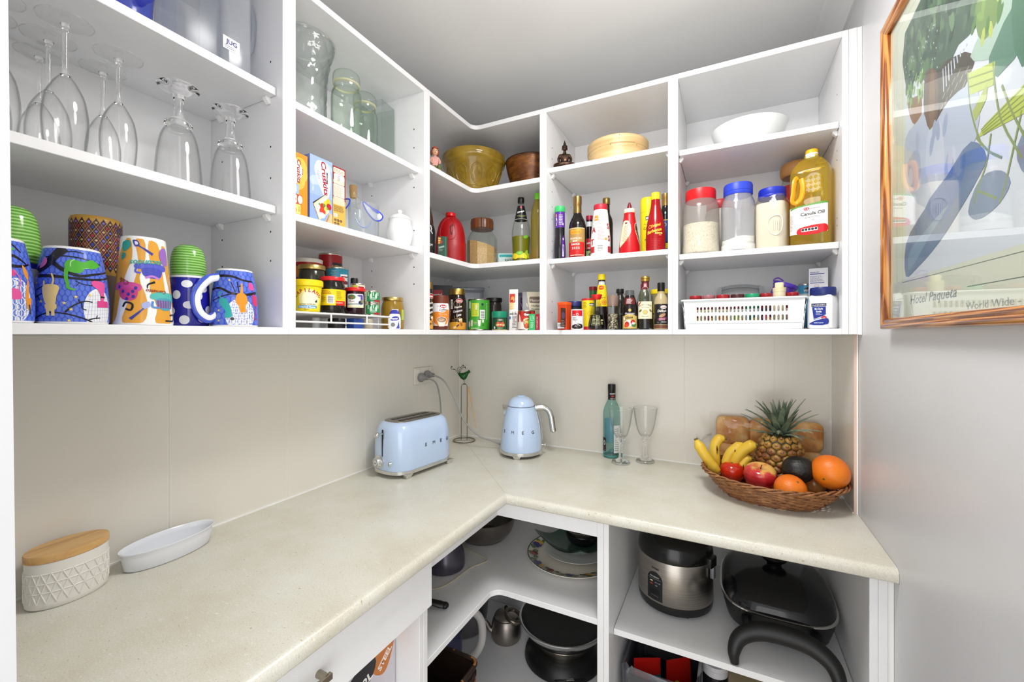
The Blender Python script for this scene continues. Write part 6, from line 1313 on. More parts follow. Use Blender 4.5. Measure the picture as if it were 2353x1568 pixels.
# ------------------------------------------------------------------ fourth cabinet
ZD1, ZD2 = 1.6316, 1.9566
def platter():
    o = thing('serving_bowl', 'wide shallow white oval serving bowl, alone on the top right shelf', 'bowl', (1.208, -.150, ZD2), radians(4))
    pr = sm([(.055, 0), (.060, .002), (.078, .020), (.098, .052), (.108, .078), (.1085, .081)], 4)
    G().lathe(pr + [(.1065, .0815), (.104, .078), (.094, .054), (.074, .022), (.055, .006), (0, .006)], P('e9ecea', .15, coat=.4), 56, sx=1.0, sy=.98).build('bowl', o, smooth=50)
platter()
def flour_jars():
    t = NT('white_rice'); c = t.coord((1, 1, .6)); v = t.noise(c, 260, 3, .7); t.link(t.ramp(v, [(.3, (178, 168, 140)), (.45, (226, 218, 198)), (.7, (240, 235, 220))]), t.b.inputs['Base Color']); t.b.inputs['Roughness'].default_value = .7; t.bump(v, .5, .0015); m_rice = t.m
    o, _ = vessel('rice_jar', 'cloudy plastic jar of rice with a red lid', 'jar', 1.071, -.226, ZD1, [('jar', [(.052, 0), (.0550, .003), (.0550, .024), (.0540, .028), (.0540, .125), (.0525, .150), (.045, .170), (.043, .176)], thin_glass('jar_plastic', 'f4f3f0', 'c9c5be', .15, .24, 'e9e6e0'), 2), ('lid', [(.0440, .172), (.0450, .174), (.0450, .198), (.0435, .2055), (0, .2065)], P('d01a20', .35))])
    rc = G().lathe([(0, .003), (.0515, .003), (.0542, .006), (.0542, .024), (.0532, .028), (.0532, .096), (0, .099)], m_rice, 40).build('rice', o); rc['kind'] = 'stuff'
    m_flour = P('f2efe6', .8); m_dust = thin_glass('floury_plastic', 'f8f9fa', 'c2c8cd', .08, .20, 'f6f7f8')
    def sqjar(pr, m, n=8): return [[(x, y, z) for x, y in rrect(-r, r, -r, r, r * .55, 5)] for r, z in pr]
    o, _ = vessel('storage_jar', 'red-lidded jar standing behind the rice and the taller flour jar', 'jar', 1.126, -.110, ZD1, [('jar', [(.043, 0), (.046, .003), (.046, .155), (.040, .168)], P('d5cfc6', .3), 2), ('lid', [(.042, .166), (.0435, .168), (.0435, .190), (.041, .196), (0, .197)], P('b8202a', .35))])
    o = put('flour_jar', 'taller clear jar with a blue lid, a quarter full of flour', 'jar', 1.176, -.232, ZD1)
    pr = [(.0445, 0), (.0475, .003), (.0475, .022), (.0455, .028), (.0460, .10), (.0470, .125), (.0455, .150), (.0385, .168), (.0375, .176)]
    g = G(); g.lathe(sm(pr, 2), m_dust, 40, cap=False); g.lathe([(0, .002), (.0445, .002)], m_dust, 40, cap=False); g.lathe([(r - .0015, z) for r, z in pr], m_dust, 40, cap=False); g.build('jar', o)
    rings = [[(.0465 * cos(2 * pi * i / 40), .0465 * sin(2 * pi * i / 40), .003) for i in range(40)], [(.0462 * cos(2 * pi * i / 40), .0462 * sin(2 * pi * i / 40), .020) for i in range(40)], [(.0442 * cos(2 * pi * i / 40), .0442 * sin(2 * pi * i / 40), .026) for i in range(40)], [(.0446 * cos(2 * pi * i / 40), .0446 * sin(2 * pi * i / 40), .040 + .006 * sin(2 * pi * i / 40) + .002 * sin(8 * pi * i / 40 + 1)) for i in range(40)]]
    fl = G().loft(rings, m_flour).build('flour', o, smooth=50); fl['kind'] = 'stuff'
    G().lathe([(.0390, .172), (.0402, .174), (.0402, .182), (.0394, .183), (.0402, .184), (.0402, .200), (.038, .2065), (0, .207)], P('2d46c8', .4), 40).build('lid', o)
    o = put('flour_jar', 'shorter jar with a blue lid and finger grips, full of flour', 'jar', 1.2665, -.2215, ZD1, -16)
    pr = [(.0385, 0), (.0402, .003), (.0402, .128), (.0390, .142), (.0350, .152), (.0345, .158)]
    g = G(); g.loft(sqjar(pr, None), thin_glass('flour_jar_wall', 'f6f4ee', 'cfc9bd', .06, .12, 'f0ece2')); g.build('jar', o, smooth=50)
    fl = G().loft(sqjar([(.0375, .002), (.0392, .005), (.0392, .128), (.0382, .137)], None), P('efe9dc', .8)).build('flour', o, smooth=50); fl['kind'] = 'stuff'
    g = G(); p = [(.0405, y, z) for y, z in spline([(.006, .050), (.000, .070), (.004, .086), (.018, .094), (.034, .090), (.036, .052), (.024, .038), (.012, .042)], 4, True)]
    g.tube(p, .0016, P('e6e0d2', .2), 6, closed=True); 
    for y in (.014, .019, .024, .029): g.tube([(.0405, y, .052), (.0405, y, .080)], .001, P('e6e0d2', .2), 6)
    g.build('finger_grip', o)
    G().lathe([(.0350, .154), (.0362, .156), (.0362, .162), (.0355, .163), (.0362, .164), (.0362, .177), (.0345, .182), (0, .1825)], P('1c2fb5', .4), 40).build('lid', o)
flour_jars()
def canola():
    o = thing('oil_bottle', 'two-litre bottle of golden canola oil with a yellow cap and handle', 'bottle', (1.363, -.229, ZD1), face(1.363, -.229, -12))
    m_o = thin_glass('golden_oil', 'fdf2ae', 'e8cb58', .04, .26, 'f2d548'); R = .047
    lv = [(.92, 0), (1, .004), (1, .125), (.985, .130), (1, .136), (1, .205), (.93, .225), (.62, .246), (.36, .254), (.34, .262)]
    rg = lambda f, z: [(x * .86, y, z) for x, y in rrect(-R * f, R * f, -R * f, R * f, R * f * .38, 5)]
    G().loft([rg(f, z) for f, z in lv], m_o).build('bottle', o, smooth=40)
    # moulded diamond panel
    g = G()
    for r in range(4):
        for c in range(4):
            y = -.005 + c * .0115; z = .148 + r * .0135
            g.add([(.0405, y - .005, z), (.0405, y, z - .006), (.0405, y + .005, z), (.0405, y, z + .006), (.0432, y, z)], [(0, 1, 4), (1, 2, 4), (2, 3, 4), (3, 0, 4)], m_o)
    g.tube([(.0408, -.012, .208), (.0408, .038, .210)], .0022, m_o, 6); g.tube([(.0408, .018, .222), (.0408, .030, .236), (.0408, .040, .222)], .002, m_o, 6, closed=True); g.build('moulded_panel', o, smooth=None)
    mY = P('f2a91a', .35)
    G().tube(spline([(.040, -.026, .195), (.047, -.030, .188), (.048, -.034, .15), (.046, -.036, .128), (.040, -.030, .124), (.040, -.018, .134), (.042, -.012, .165), (.040, -.016, .190)], 5), .0045, mY, 8, closed=False, flat=1.5).build('handle', o)
    G().lathe([(.0152, .258), (.0158, .259), (.0158, .266), (.0152, .267), (.0152, .268)], P('f0eeea', .4), 28).build('cap_ring', o); G().lathe([(.0152, .2672), (.0154, .268), (.0150, .276), (.0140, .278), (0, .278)], P('f2c01a', .35), 28).build('cap', o)
    a = Art(.3); a.rect(-.046, .034, .0445, .111, 'f0ece9', 0); a.poly(spline([(-.046, .108), (-.030, .112), (.0, .115), (.0445, .1155), (.0445, .112), (.0, .111), (-.030, .108), (-.046, .104)], 3, True), '5a9a3a'); a.ell(-.004, .1025, .0062, .0052, 'b5202c'); a.ring(-.004, .1025, .004, .0034, .001, 'f4e6e6'); a.text('homebrand', .002, .1, .006, '4a4a4a', 0, align='L', fit=.026); a.text('Canola Oil', .010, .084, .0128, '33302e', .015, fit=.056); a.small(-.008, .076, .030, .081, 2, '7a7a7a'); a.text('2 L', .012, .068, .0052, '3a3634', .01); a.poly(spline([(-.026, .034), (-.024, .048), (.0, .054), (.030, .055), (.043, .052), (.043, .034)], 3, True), 'c9141c'); a.rect(-.016, .039, .023, .048, 'f2eeee', .002)
    for i in range(5): a.poly(rrect(-.0155 + i * .0077, -.009 + i * .0077, .041, .0475, .002, 2), '2a2420')
    a.small(-.044, .045, -.034, .092, 12, 'b9b5b2'); a.build('printed_label', o, lambda u, v, d: (.0405 + d - (max(0, abs(u) - .034) ** 2) * 60, u, v), .006, 0)
    o, _ = vessel('storage_jar', 'glass jar with a wooden lid and red contents, behind the canola oil', 'jar', 1.345, -.108, ZD1, [('jar', [(.040, 0), (.044, .004), (.046, .12), (.0475, .19), (.044, .225), (.038, .245)], m_jar, 2), ('lid', [(.043, .244), (.047, .250), (.0485, .266), (.045, .283), (.03, .289), (0, .290)], P('b5834a', .45), 2)])
    G().lathe([(0, .004), (.038, .004), (.0425, .010), (.044, .12), (.0455, .188), (.043, .215), (0, .216)], P('9a1f24', .35), 32).build('contents', o)
canola()
def basket_shelf():
    # white plastic basket with slotted front
    o = thing('plastic_basket', 'white slotted plastic basket of spice jars', 'basket', (1.182, -.3115, ZB0))
    mB = P('eceff1', .35); H = .086; D = .215
    def front_x(z): return .1525 + .0125 * z / .0855
    # front wall: solid margins plus bars between two rows of slots
    g = G(); 
    def fy(z): return .0 - .0 * z
    def quadbar(u0, u1, z0, z1, y0=0, y1=.0025): g.box(u0, u1, y0, y1, z0, z1, mB)
    rows = ((.0235, .041), (.0485, .067)); u0, u1, n = -.120, .117, 24; pitch = (u1 - u0) / n; sw = .0056
    quadbar(-.150, .150, 0, .0235); quadbar(-.153, .153, .041, .0485); quadbar(-.157, .157, .067, .0855)
    for z0, z1 in rows:
        e = .1515 if z0 < .04 else .1545
        quadbar(-e, u0, z0, z1); quadbar(u1, e, z0, z1)
        for i in range(n):
            x = u0 + i * pitch
            if i: quadbar(x - (pitch - sw) / 2, x + (pitch - sw) / 2, z0, z1)
        for i in range(n):                      # rounded slot ends
            xc = u0 + (i + .5) * pitch; r = sw / 2
            for zz, s in ((z0, 1), (z1, -1)):
                for q in (-1, 1): g.add([(xc + q * r, yy, zz) for yy in (0, .0025)] + [(xc + q * r, yy, zz + s * r) for yy in (0, .0025)] + [(xc + q * r * .3, yy, zz + s * r * .3) for yy in (0, .0025)] + [(xc, yy, zz) for yy in (0, .0025)], [(0, 2, 4, 6), (1, 7, 5, 3), (2, 3, 5, 4), (4, 5, 7, 6)], mB)
        quadbar(u0 - .0, u0 + (pitch - sw) / 2, z0, z1); quadbar(u1 - (pitch - sw) / 2, u1, z0, z1)
    g.build('front_wall', o, smooth=None)
    g = G(); g.box(-.150, .150, .0025, D, 0, .0025, mB); g.build('floor', o, smooth=None)
    for s in (-1, 1):
        g = G(); g.loft([[(s * .148, .0, 0), (s * .1505, .0, 0), (s * .1505, D, 0), (s * .148, D, 0)], [(s * .155, .0, .0855), (s * .1575, .0, .0855), (s * .1575, D, .0855), (s * .155, D, .0855)]], mB); g.build('side_wall', o, smooth=None)
    g = G(); g.box(-.157, .157, D - .0025, D, 0, .0855, mB); g.build('rear_wall', o, smooth=None)
    g = G(); 
    pth = [(x, y, .0868) for x, y in rrect(-.160, .160, -.002, D + .002, .016, 4)]; g.tube(pth, .0042, mB, 8, closed=True, flat=.8); g.build('rim', o)
    g = G(); g.tube([(x, y, .018) for x, y in rrect(-.1515, .1515, -.0008, D, .010, 4)], .0011, P('dfe3e6', .35), 6, closed=True); g.build('moulded_step', o)
    # spice jars standing in it
    spec = [(1.059, -.272, .0178, 'a01c24', 'd6cf9a', 'spice jar with a dark red lid, leftmost in the white basket', 'efe8c0', 'b5451c'), (1.096, -.272, .0180, 'a8646a', '8a8f72', 'spice jar with a faded pink lid, second from the left in the basket', 'efe8c8', '8f2a24'), (1.135, -.272, .0184, 'a01c24', '4a3a24', 'spice jar with a dark red lid, third from the left in the basket', 'efe8c0', 'c9702a'),
            (1.174, -.271, .0186, '4a1f22', '5a5a3a', 'spice jar with a maroon brown lid, left of the green lid', 'e6e4da', '8fae4a'), (1.213, -.271, .0190, '1f9a6a', '3a4a3a', 'spice jar with a green lid in the middle of the basket', 'dfe6e6', '2f7a5a'), (1.2475, -.271, .0155, 'a01c24', '2a1830', 'spice jar with a dark red lid just right of the green lid', '2a1f3c', 'e0607a'), (1.312, -.271, .0155, '9c1822', '8a6a5a', 'spice jar with a dark red lid at the right end of the basket', 'ead2c2', 'a8323a')]
    for x, y, r, lid, fill, lab, paper, spot in spec:
        s, _ = vessel('spice_jar', lab, 'jar', x, y, ZB0 + .0032, [('jar', [(r * .94, 0), (r, .002), (r, .082), (r * .88, .089)], P(fill, .12)), ('lid', [(r * .95, .0885), (r, .0895), (r, .0975), (r * .94, .100), (0, .1005)], P(lid, .3))], 0, 'spice jars in the basket')
        a = Art(.35); a.rect(-r * 2, .018, r * 2, .075, paper); a.rect(-r * 2, .056, r * 2, .064, '6a1f24' if lid != '1f9a6a' else '1f6a4a'); a.small(-r * .8, .045, r * .8, .054, 1, '3a3a3a'); a.ell(0, .030, r * .7, .008, spot); a.ell(r * .5, .026, r * .4, .005, 'd9b04a'); a.small(-r * .9, .066, r * .9, .073, 1, '3a2a2a'); wrap(s, a, r)
    o, _ = vessel('vanilla_bottle', 'taller jar with a cream stepped lid in the white basket', 'jar', 1.280, -.272, ZB0 + .0032, [('jar', [(.0155, 0), (.0165, .002), (.0165, .085), (.0160, .1035)], P('e3d6b4', .15)), ('lid', [(.0165, .103), (.0168, .104), (.0168, .1125), (.0175, .1145), (.0110, .115), (.0112, .1275), (.010, .1295), (0, .130)], P('e9ddb4', .4))])
    # second row: grey handled caddy and a purple tub
    o = thing('handled_caddy', 'grey plastic caddy handle rising behind the white basket', 'caddy', (1.186, -.055, ZB0))
    mG = P('b9bdbe', .4); g = G(); g.rbox(-.075, .075, -.030, .030, 0, .075, .01, mG, 3, .002); g.build('tray', o)
    g = G(); g.loft([[(s_ * .058, y, .074), (s_ * .075, y, .074), (s_ * .068, y, .145), (s_ * .056, y, .150)] for s_ in (-1,) for y in (-.012, .012)], mG); g.loft([[(s_ * .058, y, .074), (s_ * .075, y, .074), (s_ * .068, y, .145), (s_ * .056, y, .150)] for s_ in (1,) for y in (-.012, .012)], mG)
    g.tube(spline([(-.062, 0, .140), (-.03, 0, .1475), (0, 0, .149), (.03, 0, .1475), (.062, 0, .140)], 4), .006, mG, 8); g.build('handle', o, smooth=30)
    o = put('scoop_tub', 'purple plastic tub leaning up behind the spice jars', 'tub', 1.265, -.200, ZB0 + .0035)
    t_ = Matrix.Translation((0, 0, .024)) @ Matrix.Rotation(radians(-20), 4, 'X')
    mP = P('53309a', .3); g = G(); g.M = t_; g.lathe(sm([(.020, 0), (.023, .002), (.029, .06), (.0305, .104)], 2), mP, 30); g.build('tub', o)
    g = G(); g.M = t_; g.lathe([(.0325, .104), (.033, .106), (.033, .113), (.031, .116), (0, .118)], P('44259a', .3), 30); g.build('lid', o)
    g = G(); g.M = t_; g.tube(spline([(0, -.030, .110), (0, -.034, .118), (0, -.026, .126), (0, -.010, .121)], 5), .002, P('6a3fb0', .3), 8); g.build('tab', o)
    # bicarb jar
    o = put('baking_soda_jar', 'square white plastic jar with a navy lid and a navy label', 'jar', 1.381, -.279, ZB0, -17)
    rg = lambda r, z: [(x, y, z) for x, y in rrect(-r, r, -r, r, r * .35, 5)]
    G().loft([rg(.0275, 0), rg(.0300, .003), rg(.0300, .070), rg(.0285, .084), rg(.024, .091)], P('f1f1f3', .25)).build('jar', o, smooth=45)
    G().lathe([(.0290, .090), (.0300, .0915), (.0300, .108), (.0285, .1125), (0, .113)], P('1f2d6e', .35), 36).build('lid', o)
    a = Art(.3); a.poly([(-.016, .060), (.016, .060), (.016, .040), (.010, .034), (-.012, .026)], '2a3a8f'); a.rect(-.018, .059, .018, .069, 'c9ccd6'); a.rect(-.017, .060, .017, .068, '20264a'); a.text("McKENZIE'S", 0, .0615, .0062, 'f4f4f6', .02, fit=.030); a.text('Bi-Carb', 0, .051, .0068, 'f2f4fa', .02, fit=.019); a.text('Soda', .0, .044, .0068, 'f2f4fa', .02, fit=.013); a.small(-.007, .037, .008, .042, 2, 'c9cfe6'); a.line([(-.012, .024), (.010, .032), (.017, .040)], .001, '2a3a8f', 3); a.ell(.012, .029, .006, .005, 'c4303a'); a.small(.008, .027, .016, .031, 1, 'f4e0e0'); a.poly(spline([(-.023, .012), (-.012, .020), (.004, .025), (.021, .027), (.021, .012)], 3, True), '2a3a8f'); a.text('shake & pour', 0, .0145, .0042, 'e6eaf6', .01, fit=.022)
    a.build('printed_label', o, planemap((.0301, 0, 0), (0, 1, 0), (0, 0, 1)))
    o = carton('medicine_box', 'white carton with fine blue print standing behind the navy-lidded jar', 'box', 1.384, -.196, ZB0, .046, .032, .178, 'eeeef2', -pi / 2 - .12)
    a = Art(.4); a.rect(-.020, .160, .014, .1625, '2a3a8f'); a.rect(-.020, .134, .014, .136, '2a3a8f'); a.small(-.020, .139, .014, .157, 6, '8a8fa6'); a.small(-.020, .165, .014, .170, 1, '8a8fb6'); a.ring(-.004, .126, .006, .0035, .0007, 'b5505a'); a.build('front_print', o, FR(.046))
    a = Art(.4); a.rect(-.032, .0, 0, .178, 'd9dbe6'); a.text('Biscuits', -.016, .158, .008, 'b5505a', .02, 0, 70); a.ell(-.018, .140, .006, .016, 'c98a8f'); a.rect(-.012, .130, -.003, .150, '5a78b8'); a.build('side_print', o, LF(.046))
    o, a, fin = tin('wax_tin', 'light blue and black tin behind the white basket, beside the carton', 1.361, -.139, ZB0, .0195, .138, '4aa3cf')
    a.rect(-.003, .112, .03, .126, '1f2024', .002); a.text('WAX', .006, .114, .0105, 'f0f0f0', .02, .1, 8, fit=.02); a.rect(-.05, .09, .05, .108, 'dfe4e8'); fin()
basket_shelf()
# ------------------------------------------------------------------ on the worktop
ZW = .9006
m_pale = P('bdd2ef', .12, coat=.6)
m_lett = P('55585e', .3, .6)
def toaster():
    o = thing('toaster', 'pale blue two-slice toaster with raised letters on its side', 'toaster', (.132, -.494, ZW), atan2(.9925, .122))
    hx, hy, r = .140, .0825, .066
    ring = lambda i, z: [(x, y, z) for x, y in rrect(-hx + i, hx - i, -hy + i, hy - i, r - i * .8, 8)]
    G().loft([ring(*p) for p in ((.001, .025), (0, .03), (.0005, .09), (.002, .125), (.006, .150), (.013, .168), (.021, .177), (.029, .181))], m_pale).build('body', o, smooth=60)
    G().loft([ring(.004, .013), ring(-.0012, .0135), ring(-.0012, .024), ring(.002, .0255)], m_chrome).build('plinth', o, smooth=40)
    for x, y in ((-.095, -.060), (.105, -.060), (-.095, .060), (.105, .060)):
        s = 1 if y > 0 else -1
        G().loft([[(x - w, y + s * (.0235 - .004 * k), z), (x + w, y + s * (.0235 - .004 * k), z), (x + w, y + s * .004, z), (x - w, y + s * .004, z)] for w, k, z in ((.0105, 1, 0), (.0125, .6, .006), (.018, 0, .0145))], m_chrome).build('foot', o, smooth=None, bevel=.001)
    tp = G().loft([ring(.0305, .1805), ring(.0305, .1825), ring(.034, .1830)], P('a29d94', .3, 1.0)).build('top_plate', o, smooth=40)
    for y in (-.0185, .0195):
        G().loft([[(a, b, z) for a, b in rrect(-.083, .090, y - .010, y + .010, .003, 2)] for z in (.1828, .1834)], P('0d0d0d', .6)).build('slot', tp, smooth=None)
        G().tube([(-.08, y - .0045, .1842), (.087, y - .0045, .1842)], .0008, m_steel, 6).build('wire_guide', tp)
    a = Art(.3, .5)
    for ch, x in zip('SMEG', (-.020, .019, .055, .089)): a.text(ch, x, .0915, .0165, m_lett, .010, sx=1.1)
    a.build('raised_letters', o, lambda u, v, d: (u, -hy - .0004 - d, v) if u < hx - r else (hx - r + (r + d + .0004) * sin((u - hx + r) / r), r - hy - (r + d + .0004) * cos((u - hx + r) / r), v), .004, off=.0004)
    G().loft([[(-hx - .0006, y, z) for y, z in rrect(-.0022, .0022, .070, .160, .002, 3)], [(-hx + .003, y, z) for y, z in rrect(-.0022, .0022, .070, .160, .002, 3)]], P('101010', .6)).build('lever_slot', o, smooth=None)
    G().tube([(-hx, 0, .147), (-hx - .018, .0, .147)], .0032, m_chrome, 10).ball((-hx - .022, 0, .147), .0095, m=m_chrome, seg=20, rings=14).build('lever', o)
    c = (-hx + .003, .015, .050); T = Matrix.Translation(c) @ Matrix.Rotation(radians(-90), 4, 'Y')
    g = G(); g.M = T; g.lathe([(.022, 0), (.022, .006), (.0195, .008), (.0190, .008)], m_chrome, 32); g.lathe([(.0165, .006), (.0165, .018), (.0145, .0205), (0, .0205)], P('d5d6d6', .3, .8), 32); k = g.build('dial', o, smooth=40)
    g = G(); g.M = T; g.lathe([(.0125, .0204), (.0125, .0210), (.0112, .0210), (.0112, .0204)], P('4a4c50', .4), 28, cap=False); g.build('dial_ring', k); Art(.4).text('STOP', 0, -.002, .0045, '3a3c40', .02).build('dial_text', k, planemap((c[0] - .0206, c[1], c[2]), (0, -1, 0), (0, 0, 1)))
    T = Matrix.Translation((-hx + .006, -.036, .049)) @ Matrix.Rotation(radians(-90), 4, 'Y') @ Matrix.Rotation(radians(-28), 4, 'X')
    g = G(); g.M = T; g.lathe([(.0078, 0), (.0078, .006), (.006, .0075), (0, .0075)], m_chrome, 24); g.lathe([(.0052, .0072), (.005, .0085), (0, .0085)], P('8a8d92', .4), 20); g.build('button', o)
toaster()
def kettle():
    o = put('kettle', 'pale blue electric kettle with raised letters and a chrome handle', 'kettle', .410, -.171, ZW)
    G().lathe(sm([(.0822, .024), (.0828, .03), (.0815, .060), (.0765, .105), (.0690, .145), (.0610, .175), (.0545, .1945)], 4), m_pale, 64).build('body', o, smooth=60)
    ld = G().lathe(sm([(.0535, .1945), (.0535, .199), (.0495, .210), (.0390, .2235), (.0240, .2315), (.0150, .2335)], 4), m_pale, 56).build('lid', o, smooth=60)
    G().lathe([(.0545, .1930), (.0548, .1935), (.0548, .1952), (.0540, .1957)], P('5a6478', .3, .6), 56, cap=False).build('lid_seam', ld); G().lathe([(.0165, .2325), (.0168, .2352), (.0150, .2365), (0, .2368)], m_pale, 32).build('lid_knob', ld)
    G().lathe([(.078, .012), (.0845, .0125), (.0850, .016), (.0845, .0235), (.081, .025)], m_chrome, 64).build('base_ring', o)
    G().lathe([(.062, .002), (.068, .003), (.068, .012), (0, .012)], P('6a6a6c', .35), 40).build('base', o)
    for i in range(4):
        a = radians(-12 + 90 * i); M_ = Matrix.Rotation(a, 4, 'Z'); g = G(); g.M = M_
        g.loft([[(.086 - .006 * k, -w, z), (.086 - .006 * k, w, z), (.072, w, z), (.072, -w, z)] for w, k, z in ((.010, 1, 0), (.012, .5, .005), (.017, 0, .0135))], m_chrome); g.build('foot', o, smooth=None, bevel=.001)
    g = G(); g.tube(spline([(0, .056, .187), (0, .074, .189), (0, .092, .188), (0, .109, .178), (0, .119, .158), (0, .125, .125), (0, .129, .093)], 6), [.0098] * 37, m_chrome, 16, flat=1.25); g.ball((0, .129, .093), .0112, .0098, .006, m_chrome, 16, 8); g.build('handle', o)
    G().tube(spline([(.006, .064, .172), (.006, .0745, .14), (.006, .0795, .10), (.006, .0835, .06)], 4), .0030, m_chrome, 8).build('handle_rib', o)
    G().loft([[(0.010, -.052, .196), (-.010, -.052, .196), (-.006, -.076, .199), (.006, -.076, .199)], [(.014, -.056, .17), (-.014, -.056, .17), (-.007, -.071, .176), (.007, -.071, .176)], [(.008, -.064, .142), (-.008, -.064, .142), (-.004, -.0665, .146), (.004, -.0665, .146)]], m_chrome).build('spout', o, smooth=30)
    G().tube([(0, .080, .039), (0, .092, .039)], .0032, m_chrome, 10).ball((0, .0955, .039), .0068, m=m_chrome, seg=18, rings=12).build('switch_lever', o)
    a = Art(.3); rf = profmap(sm([(.0822, .024), (.0828, .03), (.0815, .060), (.0765, .105), (.0690, .145), (.0610, .175), (.0545, .1945)], 4))
    for ch, d in zip('SMEG', (-.0655, -.0335, .0065, .0455)): a.text(ch, .0775 * math.asin(d / .0785), .0965, .0165, m_lett, .010, sx=1.08)
    wrap(o, a, rf, 'raised_letters', z0=.10, du=.004, off=.0006)
kettle()
def outlet():
    o = thing('power_outlet', 'white double power outlet on the left tiled wall', 'outlet', (0, -.281, 1.208))
    G().box(.0004, .009, -.0585, .0585, -.0345, .0345, P('e2ddd2', .3)).build('plate', o, bevel=.003, bseg=3)
    for y in (-.036, .036): G().box(.009, .0125, y - .006, y + .006, .012, .026, P('ebe7de', .3)).build('switch', o, bevel=.001)
    mG = P('8d8c8b', .4)
    for nm, y, z, lab, pth in (('plug', -.0245, -.006, 'grey round plug nearer the doorway, wired to the toaster', [(.052, -.300, 1.198), (.060, -.285, 1.190), (.055, -.255, 1.172), (.050, -.232, 1.135), (.047, -.217, 1.085), (.046, -.212, 1.03), (.050, -.225, .97), (.055, -.25, .9285), (.06, -.29, .913), (.075, -.345, .915)]),
                           ('plug', .016, .002, 'grey round plug nearer the corner, wired to the kettle', [(.046, -.262, 1.2085), (.060, -.2551, 1.2033), (.0839, -.2442, 1.1866), (.1112, -.2316, 1.142), (.1316, -.2222, 1.0973), (.1452, -.216, 1.0564), (.1623, -.2081, 1.0193), (.1929, -.1941, .9786), (.22, -.1816, .9547), (.2607, -.1629, .9383), (.2946, -.1474, .9238), (.318, -.136, .9118), (.329, -.137, .912)])):
        p = thing(nm, lab, 'plug', (.0092, -.281 + y, 1.208 + z)); T = Matrix.Rotation(radians(90), 4, 'Y')
        g = G(); g.M = T; g.lathe(sm([(.0175, 0.001), (.0185, .004), (.0180, .012), (.0125, .018), (.0095, .030), (.0080, .034)], 2), mG, 28)
        for i in range(4): g.lathe([(.0072, .028 + i * .003), (.0088, .029 + i * .003), (.0072, .030 + i * .003)], mG, 16, cap=False)
        g.build('plug_body', p)
        q = spline([(x - .0092, yy + .281 - y, zz - 1.208 - z) for x, yy, zz in pth], 6); G().tube([(.030, 0, 0)] + q, .0035, P('9a9896', .4), 10).build('cord', p)
outlet()
def bird_stand():
    o = thing('wire_stand', 'wire stand on a ring base topped by a green glass bird', 'stand', (.0865, -.092, ZW), radians(33))
    mW = P('8b867c', .3, 1.0); R = .049
    G().tube([(R * cos(i * pi / 24), R * sin(i * pi / 24), .0024) for i in range(48)], .0024, mW, 8, closed=True).build('base_ring', o)
    G().tube([(-.0130, .0, .0024), (-.0130, 0, .24), (-.0120, 0, .249), (-.008, 0, .2535), (0, 0, .2545), (.008, 0, .2535), (.0120, 0, .249), (.0130, 0, .24), (.0130, 0, .0024)], .0016, mW, 8).tube([(-R, 0, .0024), (R, 0, .0024)], .0016, mW, 8).build('wire_loop', o)
    t = NT('green_glass_scales'); c = t.coord(); v = t.add('ShaderNodeTexVoronoi', {'Vector': c, 'Scale': 330.0}); t.link(t.ramp(v.outputs['Distance'], [(.1, (34, 128, 44)), (.6, (10, 66, 22))]), t.b.inputs['Base Color']); t.b.inputs['Roughness'].default_value = .12; t.b.inputs['Metallic'].default_value = .3; t.bump(v.outputs['Distance'], .6, .001)
    mD = P('20382a', .35, .5)
    b = G().loft([[(x, r * .75 * cos(2 * pi * i / 16), z + r * sin(2 * pi * i / 16)) for i in range(16)] for x, z, r in ((-.031, .308, .0010), (-.024, .300, .006), (-.015, .293, .0125), (-.003, .2905, .0170), (.008, .295, .0165), (.015, .303, .0120), (.019, .310, .0095), (.024, .312, .0070), (.027, .311, .003))], t.m).build('bird', o, smooth=60)
    G().loft([[(.026, .0015 * cos(i * pi / 4), .311 + .0015 * sin(i * pi / 4)) for i in range(8)], [(.033, .0003 * cos(i * pi / 4), .3085 + .0003 * sin(i * pi / 4)) for i in range(8)]], mD).build('beak', b)
    g = G(); sp = lambda pts: g.tube(spline(pts, 5), .0011, mD, 6)
    sp([(-.028, 0, .305), (-.036, 0, .318), (-.046, 0, .323), (-.056, 0, .324), (-.060, 0, .330), (-.056, 0, .335), (-.052, 0, .331)]); sp([(-.02, .004, .304), (-.022, .006, .32), (-.012, .006, .334), (-.004, .006, .340), (-.002, .006, .333)]); sp([(-.014, -.004, .303), (-.016, -.006, .318), (-.006, -.006, .330), (.004, -.006, .332), (.006, -.006, .325)]); sp([(-.02, 0, .304), (-.03, 0, .322), (-.022, 0, .334), (-.014, 0, .328)])
    for x, z in ((-.056, .335), (-.004, .340), (.004, .332), (-.046, .323)): g.ball((x, 0, z), .003, m=mD, seg=8, rings=6)
    g.build('wire_curls', b)
    G().tube([(.0, 0, .276), (.001, 0, .256)], .0010, mD, 6).tube([(-.006, 0, .2565), (.008, .003, .2565)], .0016, mD, 6).build('legs', b)
    for lab, p0, p1 in (('bamboo chopstick hanging straight down on the wire stand', (.119, -.1085, 1.144), (.1205, -.112, .963)), ('bamboo chopstick hanging at a slant on the wire stand', (.1195, -.1055, 1.147), (.150, -.092, .964))):
        c = thing('chopstick', lab, 'chopstick', p1); v = Vector(p0) - Vector(p1); q = G().tube([(0, 0, 0), tuple(v * .5), tuple(v)], [.0014, .0019, .0024], P('d9b47c', .5), 8).build('stick', c)
bird_stand()
